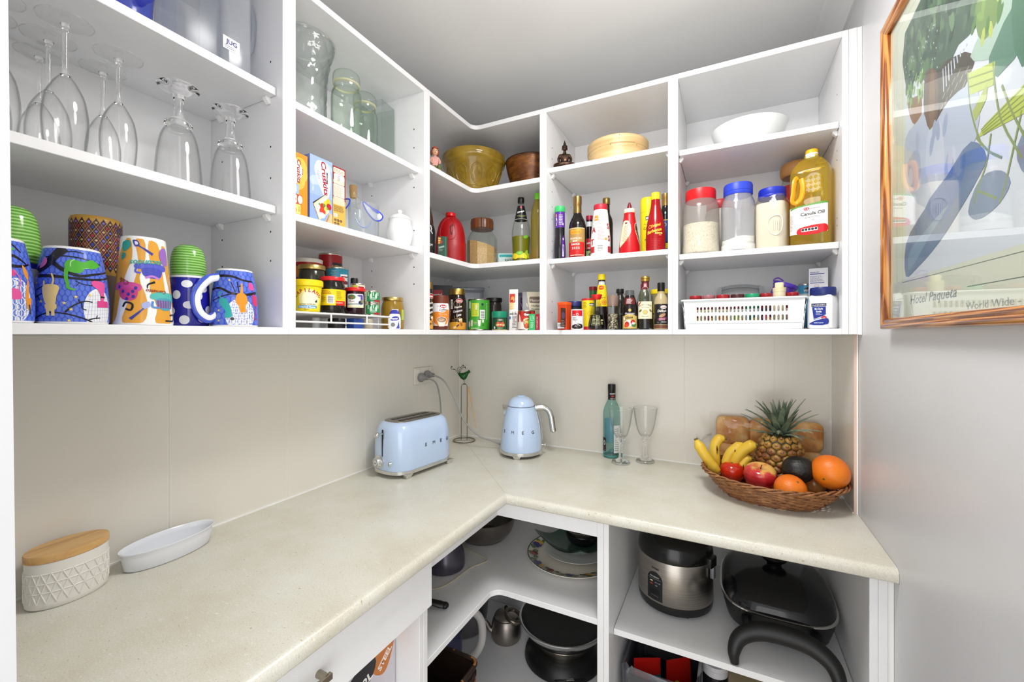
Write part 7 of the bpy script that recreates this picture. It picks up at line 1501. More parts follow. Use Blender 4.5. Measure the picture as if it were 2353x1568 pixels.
def bottle_and_goblets():
    o, _ = vessel('wine_bottle', 'empty pale aqua wine bottle with a black cap, behind the left goblet', 'bottle', .742, -.0395, ZW, [], -20)
    m_aq = thin_glass('aqua_glass', 'dff1ef', '84bcc0', .02, .06, '9fd0cf', 1.5, 2.2)
    pr = sm([(.031, 0), (.0335, .004), (.0335, .160), (.0320, .180), (.0250, .203), (.0160, .222), (.0142, .232), (.0142, .268)], 3)
    G().lathe(pr, m_aq, 40, cap=False).lathe(sm([(.031, 0), (.022, .006), (.012, .022), (.003, .030), (0, .030)], 3), m_aq, 32, cap=False).lathe([(.029, .003), (.0325, .006), (.0325, .010), (.028, .007)], P('5fa9ae', .1), 36, cap=False).build('glass', o)
    c = G().lathe([(.0146, .224), (.0148, .225), (.0148, .258), (.0152, .259), (.0152, .282), (.0140, .285), (0, .2855)], m_blk, 32).build('screw_cap', o)
    a = Art(.35); a.text('GOSSIPS', .009, .246, .0065, 'f0eeee', .02, fit=.022); a.ell(.010, .2385, .005, .0038, 'c4302a', 10); a.text('SWEET LIPS', .010, .2275, .004, 'e6e4e2', .02, fit=.020); a.build('cap_print', c, cylmap(.0149), .003)
    a = Art(.4); a.rect(-.042, .026, -.012, .078, '17161a'); a.ell(-.021, .058, .0062, .009, 'd9d6cc'); a.ell(-.021, .058, .0042, .006, '5f5a4c'); a.rect(-.03, .034, -.024, .042, 'b52a34'); a.small(-.020, .030, -.014, .033, 1, 'c9c6c0'); a.build('front_label', o, cylmap(.0336), .004)
    a = Art(.4); a.rect(.020, .022, .05, .128, 'e6e9e8'); a.small(.023, .03, .045, .12, 12, '8a9a9c'); a.build('back_label', o, cylmap(.0336), .004)
    a = Art(.5); a.rect(-.10, .045, -.060, .145, '7fb3c6'); a.rect(-.145, .04, -.105, .10, '86b8c9'); a.build('label_backs', o, cylmap(.0332), .004)
    for lab, x, y in (('clear stemmed goblet standing in front of the aqua bottle', .792, -.106), ('clear stemmed goblet standing right of the aqua bottle', .871, -.0485)):
        g = put('goblet', lab, 'glass', x, y, ZW, 0, 'goblets on the worktop')
        pr = sm([(.0165, .095), (.0245, .108), (.0335, .135), (.0390, .165), (.0440, .1985), (.0450, .203)], 4)
        G().lathe(pr, m_glass, 44, cap=False).lathe([(0, .0975)] + [(r - .0016, z) for r, z in pr if z > .100], m_glass, 44, cap=False).build('bowl', g)
        G().tube([(.0443 * cos(i * pi / 24), .0443 * sin(i * pi / 24), .203) for i in range(48)], .0008, m_solid, 6, closed=True).build('rim', g)
        G().lathe(sm([(.0085, .018), (.0075, .035), (.0075, .060), (.0095, .074), (.0150, .080), (.0172, .088), (.0165, .0945), (.0001, .0965)], 3), m_solid, 28).build('stem', g); G().lathe(sm([(.030, 0), (.0338, .003), (.031, .0075), (.019, .0115), (.0105, .0175), (.0001, .0178)], 3), m_solid, 40).build('foot', g)
bottle_and_goblets()
def canister_and_dish():
    t = NT('pale_timber'); c = t.coord((1, 14, 14), (0, 0, .12)); n = t.noise(c, 3.5, 4, .6, .6); t.link(t.ramp(n, [(.25, (158, 108, 56)), (.45, (202, 156, 96)), (.62, (214, 172, 112)), (.8, (184, 136, 78))]), t.b.inputs['Base Color']); t.b.inputs['Roughness'].default_value = .38; m_wd = t.m
    o = thing('canister', 'white embossed oval canister with a timber lid', 'canister', (.0585, -1.375, ZW), radians(94)); A, B, H = .0560, .0400, .081
    el = lambda k, z, n=56: [(A * k * cos(2 * pi * i / n), B * k * sin(2 * pi * i / n), z) for i in range(n)]
    mC = P('e9e6df', .4); g = G(); g.loft([el(.93, 0), el(.985, .003), el(1, .010), el(1, H)], mC)
    per = 2 * pi * sqrt((A * A + B * B) / 2); N = 24
    def on(s, z): a = 2 * pi * s / N; return ((A + .0003) * cos(a), (B + .0003) * sin(a), z)
    zs = [.014, .030, .046, .062]
    for z in zs[1:3] + [.0145 + .048]: g.tube([on(i * .5, z) for i in range(2 * N)], .0011, mC, 5, closed=True)
    for i in range(N):
        for d in (1, -1): g.tube([on(i + d * f * 1.5, .012 + f * .052) for f in (0, .2, .4, .6, .8, 1)], .0012, mC, 5, cap=True)
    g.build('pot', o, smooth=35)
    G().loft([el(1.0, H + .0002), el(1.025, H + .001), el(1.03, H + .012), el(1.01, H + .0135)], m_wd).build('lid', o, smooth=40)
    o = thing('baking_dish', 'white oval ceramic baking dish on the left worktop', 'dish', (.0595, -1.2155, ZW), radians(93)); A, B = .0885, .0425
    el = lambda k, z, d=0, n=64: [((A * k + d) * cos(2 * pi * i / n), (B * k + d) * sin(2 * pi * i / n), z) for i in range(n)]
    G().loft([el(.89, 0, -.001), el(.915, .0025), el(.955, .026), el(.965, .0335), el(1.0, .0365), el(1.012, .0385), el(1.005, .0398), el(.955, .0380), el(.925, .028), el(.885, .009), el(.84, .0055)], P('e8ebf1', .1, coat=.5)).build('dish', o, smooth=55)
canister_and_dish()

# ------------------------------------------------------------------ fruit basket
def basket():
    o = thing('wicker_basket', 'brown woven wicker basket heaped with fruit', 'basket', (1.262, -.225, ZW))
    t = NT('wicker'); c = t.coord(); t.link(t.ramp(t.noise(c, 60, 4), [(.3, (112, 68, 36)), (.55, (150, 98, 54)), (.8, (178, 126, 78))]), t.b.inputs['Base Color']); t.b.inputs['Roughness'].default_value = .45; m = t.m
    def rad(z): f = z / .068; return .118 + (.062) * f ** .75
    N = 132; nst = 22; g = G()
    for k in range(12):
        z = .004 + k * .0051; ph = k % 2
        pts = []
        for i in range(N):
            a = 2 * pi * i / N; w = .0030 * cos(nst * a / 2 * 2 + pi * ph); r = rad(z) + w; pts.append((r * 1.02 * cos(a), r * .935 * sin(a), z + .0012 * sin(3 * a + k)))
        g.tube(pts, .0027, m, 6, closed=True)
    g.build('woven_side', o, smooth=60)
    g = G()
    for i in range(nst):
        a = 2 * pi * (i + .5) / nst; g.tube([(rad(z) * 1.02 * cos(a), rad(z) * .935 * sin(a), z) for z in (.003, .015, .03, .045, .060, .066)], .0022, m, 6)
    g.build('stakes', o)
    g = G()
    for s in (0, 1, 2):
        pts = []
        for i in range(N): a = 2 * pi * i / N; b = 11 * a + s * 2 * pi / 3; pts.append(((.1815 + .0038 * cos(b)) * 1.02 * cos(a), (.1815 + .0038 * cos(b)) * .935 * sin(a), .0660 + .0045 * sin(b)))
        g.tube(pts, .0028, m, 6, closed=True)
    g.build('braided_rim', o, smooth=60)
    G().lathe([(.116, .0005), (.119, .002), (.119, .004), (0, .004)], m, 48, sx=1.02, sy=.935).build('base', o)
basket()
def peel(name, cols, rough, bscale, bstr, scale=6, stem=None):
    t = NT(name); c = t.coord(); t.link(t.ramp(t.noise(c, scale, 4), cols), t.b.inputs['Base Color']); t.b.inputs['Roughness'].default_value = rough
    if bstr: t.bump(t.noise(c, bscale, 3), bstr, .002)
    return t.m
m_or = peel('orange_peel', [(.3, (226, 104, 16)), (.7, (240, 132, 28))], .32, 420, .35)
m_leaf = P('4c6b3c', .5)
def fruit():
    def orange(lab, x, y, z, r, tilt=(0, 0)):
        o = thing('orange', lab, 'orange', (x, y, z)); M_ = Matrix.Rotation(tilt[0], 4, 'X') @ Matrix.Rotation(tilt[1], 4, 'Y'); g = G(); g.M = M_
        pr = [(max(0, r * sin(pi * i / 18) * (1 + .0 * i)), -r * .96 * cos(pi * i / 18)) for i in range(19)]; pr[0] = (0, -r * .93); pr[-1] = (0, r * .92); pr[1] = (pr[1][0], -r * .935); pr[-2] = (pr[-2][0], r * .93)
        g.lathe(pr, m_or, 36); g.build('fruit', o, smooth=80); g = G(); g.M = M_; g.lathe([(.0035, r * .918), (.003, r * .93), (0, r * .932)], P('7a5a24', .7), 10); g.build('stem_end', o)
    orange('large orange on the right rim of the fruit basket', 1.3995, -.2660, 1.0010, .0462, (1.9, -.5)); orange('orange low at the front of the basket, under the avocado', 1.302, -.316, .9535, .0402, (.6, .4))
    orange('orange glimpsed between the avocado and the large orange', 1.388, -.150, .962, .020); orange('orange glimpsed behind the tomato and the apple', 1.2005, -.134, .936, .028)
    m_tom = P('c4280f', .15, coat=.4); o = thing('tomato', 'red tomato at the front left of the fruit basket', 'tomato', (1.161, -.179, .9425)); r = .0368
    G().lathe([(0, -r * .80), (r * .3, -r * .82), (r * .72, -r * .62), (r * .98, -r * .15), (r, .1 * r), (r * .86, r * .55), (r * .5, r * .80), (r * .15, r * .78), (0, r * .72)], m_tom, 36).build('fruit', o, smooth=80)
    G().lathe([(.004, r * .72), (.003, r * .80), (0, r * .81)], m_leaf, 8).build('stem', o)
    t = NT('apple_skin'); c = t.coord(); sep = t.add('ShaderNodeSeparateXYZ', {0: c}); n = t.noise(t.coord((14, 14, 3)), 3, 5); mm = t.add('ShaderNodeMath', {0: sep.outputs[2], 1: 14.0}, operation='MULTIPLY'); ad = t.add('ShaderNodeMath', {0: mm.outputs[0], 1: n}, operation='ADD'); ad2 = t.add('ShaderNodeMath', {0: ad.outputs[0], 1: -.06}, operation='ADD')
    t.link(t.ramp(ad2.outputs[0], [(.30, (168, 24, 36)), (.78, (200, 50, 52)), (.98, (226, 176, 92))]), t.b.inputs['Base Color']); t.b.inputs['Roughness'].default_value = .16; t.b.inputs['Coat Weight'].default_value = .3
    def apple(lab, x, y, z, r, m, tilt=0):
        o = thing('apple', lab, 'apple', (x, y, z)); M_ = Matrix.Rotation(tilt, 4, 'X'); g = G(); g.M = M_
        g.lathe(sm([(0, -r * .74), (r * .3, -r * .86), (r * .68, -r * .66), (r * .92, -r * .15), (r, r * .28), (r * .86, r * .70), (r * .52, r * .88), (r * .2, r * .78), (0, r * .60)], 3), m, 36); g.build('fruit', o, smooth=80)
        g = G(); g.M = M_; g.tube([(0, 0, r * .58), (.001, 0, r * .8), (.004, .001, r * 1.0)], .0014, P('4a3218', .6), 6); g.build('stem', o)
    apple('red and yellow apple at the front of the basket, right of the tomato', 1.2338, -.250, .954, .0444, t.m, .25)
    apple('pale red apple under the large orange and the avocado', 1.374, -.198, .941, .0305, peel('blush_apple', [(.3, (196, 70, 48)), (.6, (206, 150, 80))], .2, 50, 0, 24), -.6)
    m_av = peel('avocado_skin', [(.3, (12, 10, 9)), (.7, (26, 22, 18))], .42, 130, .9); o = thing('avocado', 'dark pebbly avocado lying in front of the pineapple', 'avocado', (1.3255, -.252, .9931)); g = G(); g.M = Matrix.Rotation(radians(75), 4, 'Y') @ Matrix.Rotation(.2, 4, 'X'); r = .0382
    g.lathe(sm([(0, -r), (r * .55, -r * .85), (r, -r * .1), (r * .93, r * .4), (r * .7, r * .85), (r * .38, r * 1.12), (0, r * 1.18)], 4), m_av, 36); g.build('fruit', o, smooth=80)
    G().tube([(.045, 0, .011), (.050, 0, .012)], .0035, P('3a2c1c', .7), 8).build('stem_end', o)
    # bananas
    t = NT('banana_skin'); c = t.coord(); base = t.ramp(t.noise(c, 12, 3), [(.3, (214, 172, 40)), (.7, (228, 192, 66))]); sp = t.ramp(t.noise(t.coord((1, 1, .25)), 75, 3, .6), [(.28, (255, 255, 255)), (.33, (0, 0, 0))]); t.link(t.mix(base, (60, 40, 20), sp), t.b.inputs['Base Color']); t.b.inputs['Roughness'].default_value = .4; m_ban = t.m
    def banana(lab, pts, r):
        o = thing('banana', lab, 'banana', pts[0]); q = [tuple(Vector(p) - Vector(pts[0])) for p in pts]; s = spline(q, 6); n = len(s)
        rs = [r * (.42 + .58 * min(1, (i / n) * 5)) if i < n * .2 else r * (1 if i < n * .75 else 1 - .55 * ((i - n * .75) / (n * .25)) ** 1.6) for i in range(n)]
        G().tube(s, rs, m_ban, 10).build('fruit', o, smooth=70); e = Vector(s[0]); d = (Vector(s[0]) - Vector(s[1])).normalized(); G().tube([tuple(e - d * .002), tuple(e + d * .006)], r * .36, P('6a5a24', .6), 6).build('tip', o)
    banana('leftmost banana, leaning out over the rim with brown bruises', [(1.0575, -.208, 1.038), (1.068, -.212, 1.018), (1.084, -.214, .992), (1.102, -.213, .965), (1.122, -.208, .945)], .0165)
    banana('second banana from the left, curving up behind the first', [(1.1400, -.150, 1.040), (1.124, -.150, 1.036), (1.112, -.154, 1.018), (1.110, -.158, .985), (1.118, -.16, .95)], .0160)
    banana('front banana of the right pair, its tip against the pineapple', [(1.228, -.174, 1.034), (1.214, -.171, 1.030), (1.1915, -.168, 1.011), (1.174, -.167, .983), (1.1636, -.165, .950)], .0175)
    banana('banana tucked behind the front banana, left of it', [(1.193, -.160, 1.030), (1.178, -.160, 1.020), (1.158, -.163, 1.000), (1.145, -.166, .97), (1.143, -.17, .945)], .0150)
    banana('greenish banana tip low between the bananas and the pineapple', [(1.216, -.166, .988), (1.202, -.166, .984), (1.192, -.170, .970), (1.186, -.174, .95)], .0135)
fruit()
def pineapple():
    o = thing('pineapple', 'pineapple with a spiky green crown, standing at the back of the basket', 'pineapple', (1.293, -.150, .9062), radians(20)); H = .168
    t = NT('pineapple_skin'); c = t.coord(); sp = t.add('ShaderNodeSeparateXYZ', {0: c}); n = t.noise(c, 40, 4); mm = t.add('ShaderNodeMath', {0: sp.outputs[2], 1: 3.0}, operation='MULTIPLY'); ad = t.add('ShaderNodeMath', {0: mm.outputs[0], 1: n}, operation='ADD')
    t.link(t.ramp(ad.outputs[0], [(.5, (92, 50, 28)), (.76, (132, 82, 38)), (.98, (168, 128, 50))]), t.b.inputs['Base Color']); t.b.inputs['Roughness'].default_value = .4
    mK = P('33301a', .6); rf = profmap(sm([(.040, 0), (.055, .02), (.0625, .06), (.0620, .10), (.053, .140), (.036, .160), (.018, H)], 4))
    G().lathe(sm([(0, 0), (.040, 0.001), (.0545, .02), (.0615, .06), (.0610, .10), (.052, .140), (.035, .160), (.015, H), (0, H)], 3), mK, 40).build('core', o)
    g = G(); mT = P('c9a87a', .6); mid = P('6a3a22', .5)
    rows = 9; n = 13
    for r in range(rows):
        z = .012 + r * .0178
        for i in range(n):
            a = 2 * pi * (i + .5 * (r % 2)) / n; R = rf(z); w = R * pi / n * .93; h = .0118
            dz = .006; slope = (rf(z + dz) - rf(z - dz)) / (2 * dz); u = Vector((-sin(a), cos(a), 0)); nn = Vector((cos(a), sin(a), -slope)).normalized(); vv = Vector((slope * cos(a), slope * sin(a), 1)).normalized(); c0 = Vector((R * cos(a), R * sin(a), z))
            hexp = [(.0, -1), (.85, -.5), (1, 0), (.85, .5), (0, 1), (-.85, .5), (-1, 0), (-.85, -.5)]
            rings = [[tuple(c0 + u * (p * w * k) + vv * (q * h * k) + nn * d) for p, q in hexp] for k, d in ((1, -.002), (.86, .0022), (.5, .0045))]
            g.loft(rings, t.m); g.add([tuple(c0 + u * (p * w * .34) + vv * (q * h * .34) + nn * .0048) for p, q in hexp], [tuple(range(8))], mid)
            g.add([tuple(c0 + u * (.002 * s) + nn * .0046) for s in (-1, 1)] + [tuple(c0 + nn * .0085 + vv * .007)], [(0, 1, 2)], mT)
    g.build('skin', o, smooth=40)
    t = NT('crown_leaf'); t.link(t.ramp(t.noise(t.coord(), 45, 3), [(.3, (74, 92, 78)), (.7, (136, 150, 122))]), t.b.inputs['Base Color']); t.b.inputs['Roughness'].default_value = .45; rnd = random.Random(4); N = 46
    for i in range(N):
        f = i / (N - 1); a = i * 2.39996; el = radians(14 + 70 * f ** .7 + rnd.uniform(-8, 8)); Ln = .055 + .062 * sin(pi * min(1, .25 + f * .62)) + rnd.uniform(-.008, .01); z0 = .158 + .028 * f; w = .0090 + .0030 * sin(pi * f); bend = rnd.uniform(.25, .9) * (1 - .5 * f); Ln *= .62 if sin(a + .35) > .35 and f < .6 else 1
        p = Vector((.010 * (1 - f) * cos(a), .010 * (1 - f) * sin(a), z0)); rings = []; e = el; u = Vector((-sin(a), cos(a), 0))
        for k in range(7):
            s = k / 6; d = Vector((cos(e) * cos(a), cos(e) * sin(a), sin(e))); nn = u.cross(d); ww = w * (1 - s) ** .7 + .0003
            rings.append([tuple(p - u * ww + nn * ww * .45), tuple(p + nn * -.0006), tuple(p + u * ww + nn * ww * .45), tuple(p + nn * .0008)]); p = p + d * (Ln / 6); e -= bend * .22
        G().loft(rings, t.m).build('crown_leaf', o, smooth=50)
pineapple()
def bread():
    o = thing('bread_rolls', 'bagged slab of browned bread rolls leaning on the back wall behind the basket', 'bread', (1.268, -.0245, ZW), 0)
    t = NT('baked_crust'); c = t.coord((1, 1, 1)); t.link(t.ramp(t.noise(c, 17, 4, .55), [(.30, (238, 208, 156)), (.45, (222, 168, 98)), (.62, (190, 122, 58)), (.8, (212, 152, 84))]), t.b.inputs['Base Color']); t.b.inputs['Roughness'].default_value = .55; t.bump(t.noise(c, 60, 3), .2, .002)
    for r in range(2):
        for i in range(3):
            xc = -.104 + i * .104; zc = .0500 + r * .094; g = G(); rings = []
            for y, k in ((.016, .90), (.013, .99), (-.004, 1), (-.011, .95), (-.0155, .80), (-.0175, .5)): rings.append([(x + xc, y + .003 * sin(i * 2 + r), z + zc + .002 * sin(9 * x)) for x, z in rrect(-.0525 * k, .0525 * k, -.0475 * k, .0475 * k, .020 * k, 4)])
            g.loft(rings, t.m); g.build('roll', o, smooth=60)
    bag = thin_glass('bag_film', 'ffffff', 'f4f4f6', .10, .02, 'f4f4f6', 1.5, 2.0); rnd = random.Random(3); nx, nz = 40, 22; g = G()
    def crink(sign):
        V = []
        for j in range(nz + 1):
            for i in range(nx + 1):
                u = i / nx; v = j / nz; x = -.178 + .356 * u; z = .002 + .202 * v; e = min(1, 7 * min(u, 1 - u, v + .05, (1 - v))); y = (-.0205 if sign < 0 else .0185) * (.12 + .88 * max(0, e)) + rnd.uniform(-.0022, .0022) - .002
                V.append((x + rnd.uniform(-.002, .002), y, z + rnd.uniform(-.002, .002)))
        F = [(j * (nx + 1) + i, j * (nx + 1) + i + 1, (j + 1) * (nx + 1) + i + 1, (j + 1) * (nx + 1) + i) for j in range(nz) for i in range(nx)]
        g.add(V, F, bag)
    crink(-1); crink(1); g.build('plastic_bag', o, smooth=25, recalc=False)
    # gathered end of the bag
    g = G(); rings = []
    for k, (x, r) in enumerate(((-.170, .040), (-.186, .034), (-.198, .022), (-.206, .010), (-.214, .020), (-.222, .026))): rings.append([(x, max(-.024, min(.018, r * .7 * cos(2 * pi * i / 20) * (1 + .25 * sin(5 * i + k)))), .085 + r * sin(2 * pi * i / 20) * (1 + .2 * sin(3 * i + k))) for i in range(20)])
    g.loft(rings, bag, cap=False); g.build('gathered_end', o, smooth=25)
bread()
# ------------------------------------------------------------------ base cupboards: corner unit, upper shelf
ZS = .5937
def corner_base():
    vessel('steel_bowl', 'large dull steel mixing bowl at the back of the corner shelf', 'bowl', .300, -.280, ZS, [('bowl', [(.07, 0), (.085, .004), (.112, .035), (.1255, .078), (.1275, .088), (.129, .0885), (.1255, .0895), (.1235, .079), (.108, .036), (.08, .008), (0, .006)], P('8b8580', .3, 1.0))])
    vessel('grey_pot', 'dark grey-violet bell-shaped pot with the cream cable in front', 'pot', .292, -.522, ZS, [('pot', [(.060, 0), (.066, .003), (.0675, .025), (.063, .050), (.054, .072), (.048, .095), (.047, .130), (.050, .140), (.047, .140), (.044, .13), (.044, .10), (0, .09)], P('57535f', .25, .4), 2)])
    o = thing('cable', 'thin cream electric cable looped on the corner shelf', 'cable', (0, 0, ZS + .0026))
    G().tube(spline([(.2665, -.3718, 0), (.3132, -.3994, 0), (.3655, -.4154, 0), (.3995, -.4265, 0), (.4040, -.4385, 0), (.3985, -.4530, 0), (.3790, -.4932, 0), (.372, -.545, 0), (.366, -.60, 0), (.350, -.640, 0), (.29, -.68, 0)], 6), .0024, P('cfc6ad', .5), 8).build('cable', o)
    o = thing('frying_pan', 'black frying pan, only its rounded handle showing past the drawer', 'pan', (.262, -.776, ZS))
    G().lathe([(.08, 0), (.085, .002), (.099, .035), (.101, .036), (.097, .036), (.083, .006), (0, .005)], m_blk, 36).build('pan', o)
    G().tube([(.085, .032, .030), (.115, .044, .024), (.150, .061, .014), (.164, .068, .011)], [.008, .010, .0125, .010], m_blk, 12, flat=.7).ball((.163, .0675, .011), .0118, .0118, .0085, m_blk, 14, 8).build('handle', o)
    # fruit platter, white plate, green dish, black bowl
    o = thing('platter', 'round cream platter with painted fruit and leaves, under the green dish', 'platter', (.662, -.283, ZS), radians(-72)); R = .158
    G().lathe(sm([(.105, 0), (.112, .002), (.150, .017), (R, .0215), (R, .0235), (.150, .0205), (.118, .008), (.10, .005), (0, .005)], 2), P('e9e3d6', .15, coat=.4), 64).build('platter', o)
    a = Art(.2); rim = lambda s, d: d
    def Q(ang, d): return (ang, d)
    def mp(u, v, off):
        r = .110 + v * 1.19; zz = .0085 + max(0, v) / .032 * .0123; an = u / .138; return (r * cos(an), r * sin(an), zz + .0006 + off * .6)
    for i in range(48): a.rect(-.434 + i * .01806, .0365, -.434 + (i + 1) * .01806, .0395, '35523f'); a.lay -= 1
    a.lay += 1
    for i, x in enumerate([-.42 + k * .0215 for k in range(39)]):
        a.line([(x - .010, .010 + .008 * (i % 2)), (x, .020), (x + .012, .016 + .010 * ((i + 1) % 2))], .0009, '3a3f63', 3)
        a.ell(x + .004, .028 - .012 * (i % 2), .0100, .0065, '3f5f38', 35 if i % 2 else -40, 12); a.ell(x + .004, .028 - .012 * (i % 2), .0072, .0042, '6d8a4a', 35 if i % 2 else -40, 10)
        if i % 3 == 0: a.ell(x + .012, .012, .0028, .0028, 'b5323a', n=8)
        if i % 6 == 1:
            for dx, dz in ((0, 0), (.008, .002), (.004, .008), (.012, .008), (-.004, .007), (.016, .002), (.008, .014), (0, .013)): a.ell(x + dx, .016 + dz, .0055, .0055, '3c3a86', n=10)
        if i % 6 == 4: a.ell(x, .018, .012, .011, '7a1f22', 10); a.ell(x + .006, .022, .008, .007, 'b5542c', 10); a.ell(x - .006, .016, .005, .006, '5a1418')
        if i % 8 == 6: a.poly(spline([(x - .004, .006), (x + .006, .014), (x + .020, .034), (x + .008, .032), (x - .006, .018)], 3, True), 'e0b23a')
    a.build('painted_fruit', o, mp, .006, .006)
    o = thing('plate', 'plain white round plate between the fruit platter and the green dish', 'plate', (.672, -.268, ZS + .0245)); G().lathe(sm([(.07, 0), (.075, .001), (.106, .010), (.114, .0125), (.1145, .014), (.106, .012), (.07, .003), (0, .003)], 2), P('e6e6e2', .15, coat=.4), 56).build('plate', o)
    o = thing('glass_dish', 'square dark green glass dish with upturned corners', 'dish', (.668, -.262, ZS + .0395), radians(-20)); n = 12; V = []; S = .104
    for j in range(n + 1):
        for i in range(n + 1):
            x, y = 2 * i / n - 1, 2 * j / n - 1; k = 1 - .10 * (1 - y * y) if abs(x) >= abs(y) else 1 - .10 * (1 - x * x); V.append((S * x * k, S * y * k, .002 + .040 * (x * x * y * y) + .012 * max(abs(x), abs(y)) ** 4))
    F = [(j * (n + 1) + i, j * (n + 1) + i + 1, (j + 1) * (n + 1) + i + 1, (j + 1) * (n + 1) + i) for j in range(n) for i in range(n)]
    g = G(); mg = P('5a7568', .12, trans=.25); g.add(V, F, mg); g.add([(x, y, z + .004) for x, y, z in V], F, mg); o2 = g.build('dish', o, smooth=50, recalc=False)
    vessel('black_bowl', 'small black bowl standing on the green dish', 'bowl', .690, -.250, ZS + .0482, [('bowl', [(.03, 0), (.04, .002), (.054, .016), (.060, .036), (.0605, .040), (.057, .040), (.05, .016), (.035, .006), (0, .006)], P('17171a', .15), 2)])
    vessel('steel_dish', 'small steel dish nested in the black bowl', 'dish', .690, -.250, ZS + .0567, [('dish', [(.036, 0), (.045, .004), (.052, .022), (.0555, .040), (.062, .044), (.063, .0465), (.060, .0465), (.054, .042), (.043, .008), (0, .006)], m_steel, 2)])
    # ---- bottom of the corner unit
    zf = ZK + .0006
    o = put('stock_pot', 'tall aluminium pail with a lid at the back left of the corner floor', 'pot', .158, -.205, zf)
    mA = P('98969a', .35, 1.0); G().lathe(sm([(.085, 0), (.092, .004), (.106, .12), (.118, .225)], 2) + [(.121, .226), (.121, .234), (.116, .234)], mA, 48).build('pail', o); G().lathe([(.1175, .2345), (.119, .236), (.117, .246), (.09, .258), (.03, .264), (0, .264)], P('b9b7b4', .3, 1.0), 48).build('lid', o)
    o = put('teapot', 'small brushed aluminium teapot with a curved spout', 'teapot', .352, -.190, zf)
    mt = P('a19a93', .38, 1.0); G().lathe(sm([(.054, 0), (.058, .004), (.0605, .03), (.056, .066), (.048, .084)], 3), mt, 40).build('pot', o); l = G().lathe([(.0475, .086), (.048, .088), (.044, .094), (.025, .104), (.010, .107), (.006, .112), (0, .113)], mt, 36).build('lid', o)
    G().ball((0, 0, .118), .008, .008, .009, m_blk, 14, 10).build('knob', l); G().tube(spline([(.006, -.050, .030), (.008, -.066, .040), (.008, -.076, .058), (.008, -.084, .070), (.008, -.092, .074)], 4), [.013, .012, .0118, .0112, .0105, .010, .0098, .0096, .0094, .0092, .009, .009, .0088, .0088, .0088, .009, .0092], mt, 14).build('spout', o)
    o = thing('electric_wok', 'large black-lined electric wok on a black base', 'wok', (.590, -.178, zf), radians(-60))
    G().lathe(sm([(.140, 0), (.146, .003), (.143, .020), (.125, .045), (.108, .055), (.09, .056)], 2), P('121212', .4), 48).ball((.112, 0, .014), .040, .066, .0135, P('131313', .35), 24, 10).build('base', o)
    G().lathe([(.100, .052), (.104, .053), (.112, .082), (.110, .084)], P('b9b2a4', .25, 1.0), 48).build('ring', o)
    w = G().lathe(sm([(.085, .080), (.112, .086), (.142, .110), (.158, .138), (.163, .148)], 3), m_chrome, 56, cap=False).lathe(sm([(.0, .094), (.05, .096), (.105, .106), (.138, .124), (.155, .144), (.159, .1495)], 3), P('201f1c', .45), 56, cap=False).lathe([(.159, .1495), (.163, .151), (.1665, .150), (.1665, .147), (.163, .146)], m_chrome, 56, cap=False).build('bowl', o)
    for s in (-1, 1): G().tube(spline([(-.02, s * .156, .140), (-.045, s * .185, .150), (-.030, s * .212, .158), (.015, s * .212, .158), (.03, s * .185, .150), (.012, s * .156, .140)], 5), .0075, P('6f675c', .3, .9), 10).build('handle', w)
    a = Art(.3); a.ell(0, .0, .0125, .0085, 'e9e6dc'); a.ring(0, 0, .0108, .0070, .0008, '8a867a'); a.text('Sunbeam', 0, -.002, .0045, '3a3a36', .01, .2, fit=.017); a.text('STAINLESS', 0, -.017, .0045, 'b9b6ae', .01, fit=.02); a.text('PROFESSIONAL', 0, -.0225, .004, 'b9b6ae', .01, fit=.026); a.text('WOK', 0, -.034, .0095, 'd9d6ce', .03, fit=.024)
    a.build('printed_label', o, lambda u, v, d: (.124 - v, u, .0146 + d + .0135 * sqrt(max(0, 1 - ((.012 - v) / .04) ** 2 - (u / .066) ** 2))), .004, .004)
    o = thing('measuring_jug', 'smoky blue plastic jug with a big white loop handle', 'jug', (.232, -.428, zf), radians(24)); mB = thin_glass('smoky_blue', 'b9bde0', '5a608f', .05, .22, '7d84b8')
    G().lathe(sm([(.048, 0), (.052, .004), (.056, .12), (.058, .215)], 2), mB, 36, cap=False).lathe([(0, .003), (.048, .003)], mB, 36, cap=False).build('body', o); G().lathe([(.0585, .205), (.061, .206), (.061, .226), (.02, .232), (0, .232)], P('e6e4e0', .3), 36).build('lid', o)
    G().tube(spline([(.052, 0, .205), (.085, 0, .212), (.118, 0, .190), (.130, 0, .140), (.122, 0, .085), (.095, 0, .045), (.052, 0, .030)], 6), [.011] * 37, P('dad8d4', .35), 12, flat=1.3).build('handle', o)
    o = thing('dark_basket', 'dark brown woven square basket at the front left of the corner floor', 'basket', (.375, -.735, zf)); mW = P('2a1a12', .6); mW2 = P('8a5a30', .5)
    g = G(); 
    for s in (0, 1): g.loft([[(x * k, y * k, z) for x, y in rrect(-.11, .11, -.11, .11, .02, 4)] for k, z in ((.92 - .03 * s, .0 + .004 * s), (1 - .03 * s, .245))], mW, cap=False)
    g.add([(x * .9, y * .9, .002) for x, y in rrect(-.11, .11, -.11, .11, .02, 4)], [tuple(range(20))], mW); g.build('woven_body', o); g = G(); N = 110; pth = rrect(-.110, .110, -.110, .110, .022, 6); pth = spline([(x, y, .247) for x, y in pth], 5, True)
    g.tube(pth, .0065, mW, 8, closed=True)
    for i in range(0, len(pth), 2): g.ball((pth[i][0], pth[i][1], .2505), .0050, .0038, .0040, mW2, 8, 6)
    for k in range(9):
        z = .02 + k * .025; g.tube([(x * (.925 + .075 * z / .245) * 1.012, y * (.925 + .075 * z / .245) * 1.012, z + .004 * sin(i * 1.3 + k)) for i, (x, y, _) in enumerate(pth)], .0036, mW2 if k % 2 else mW, 6, closed=True)
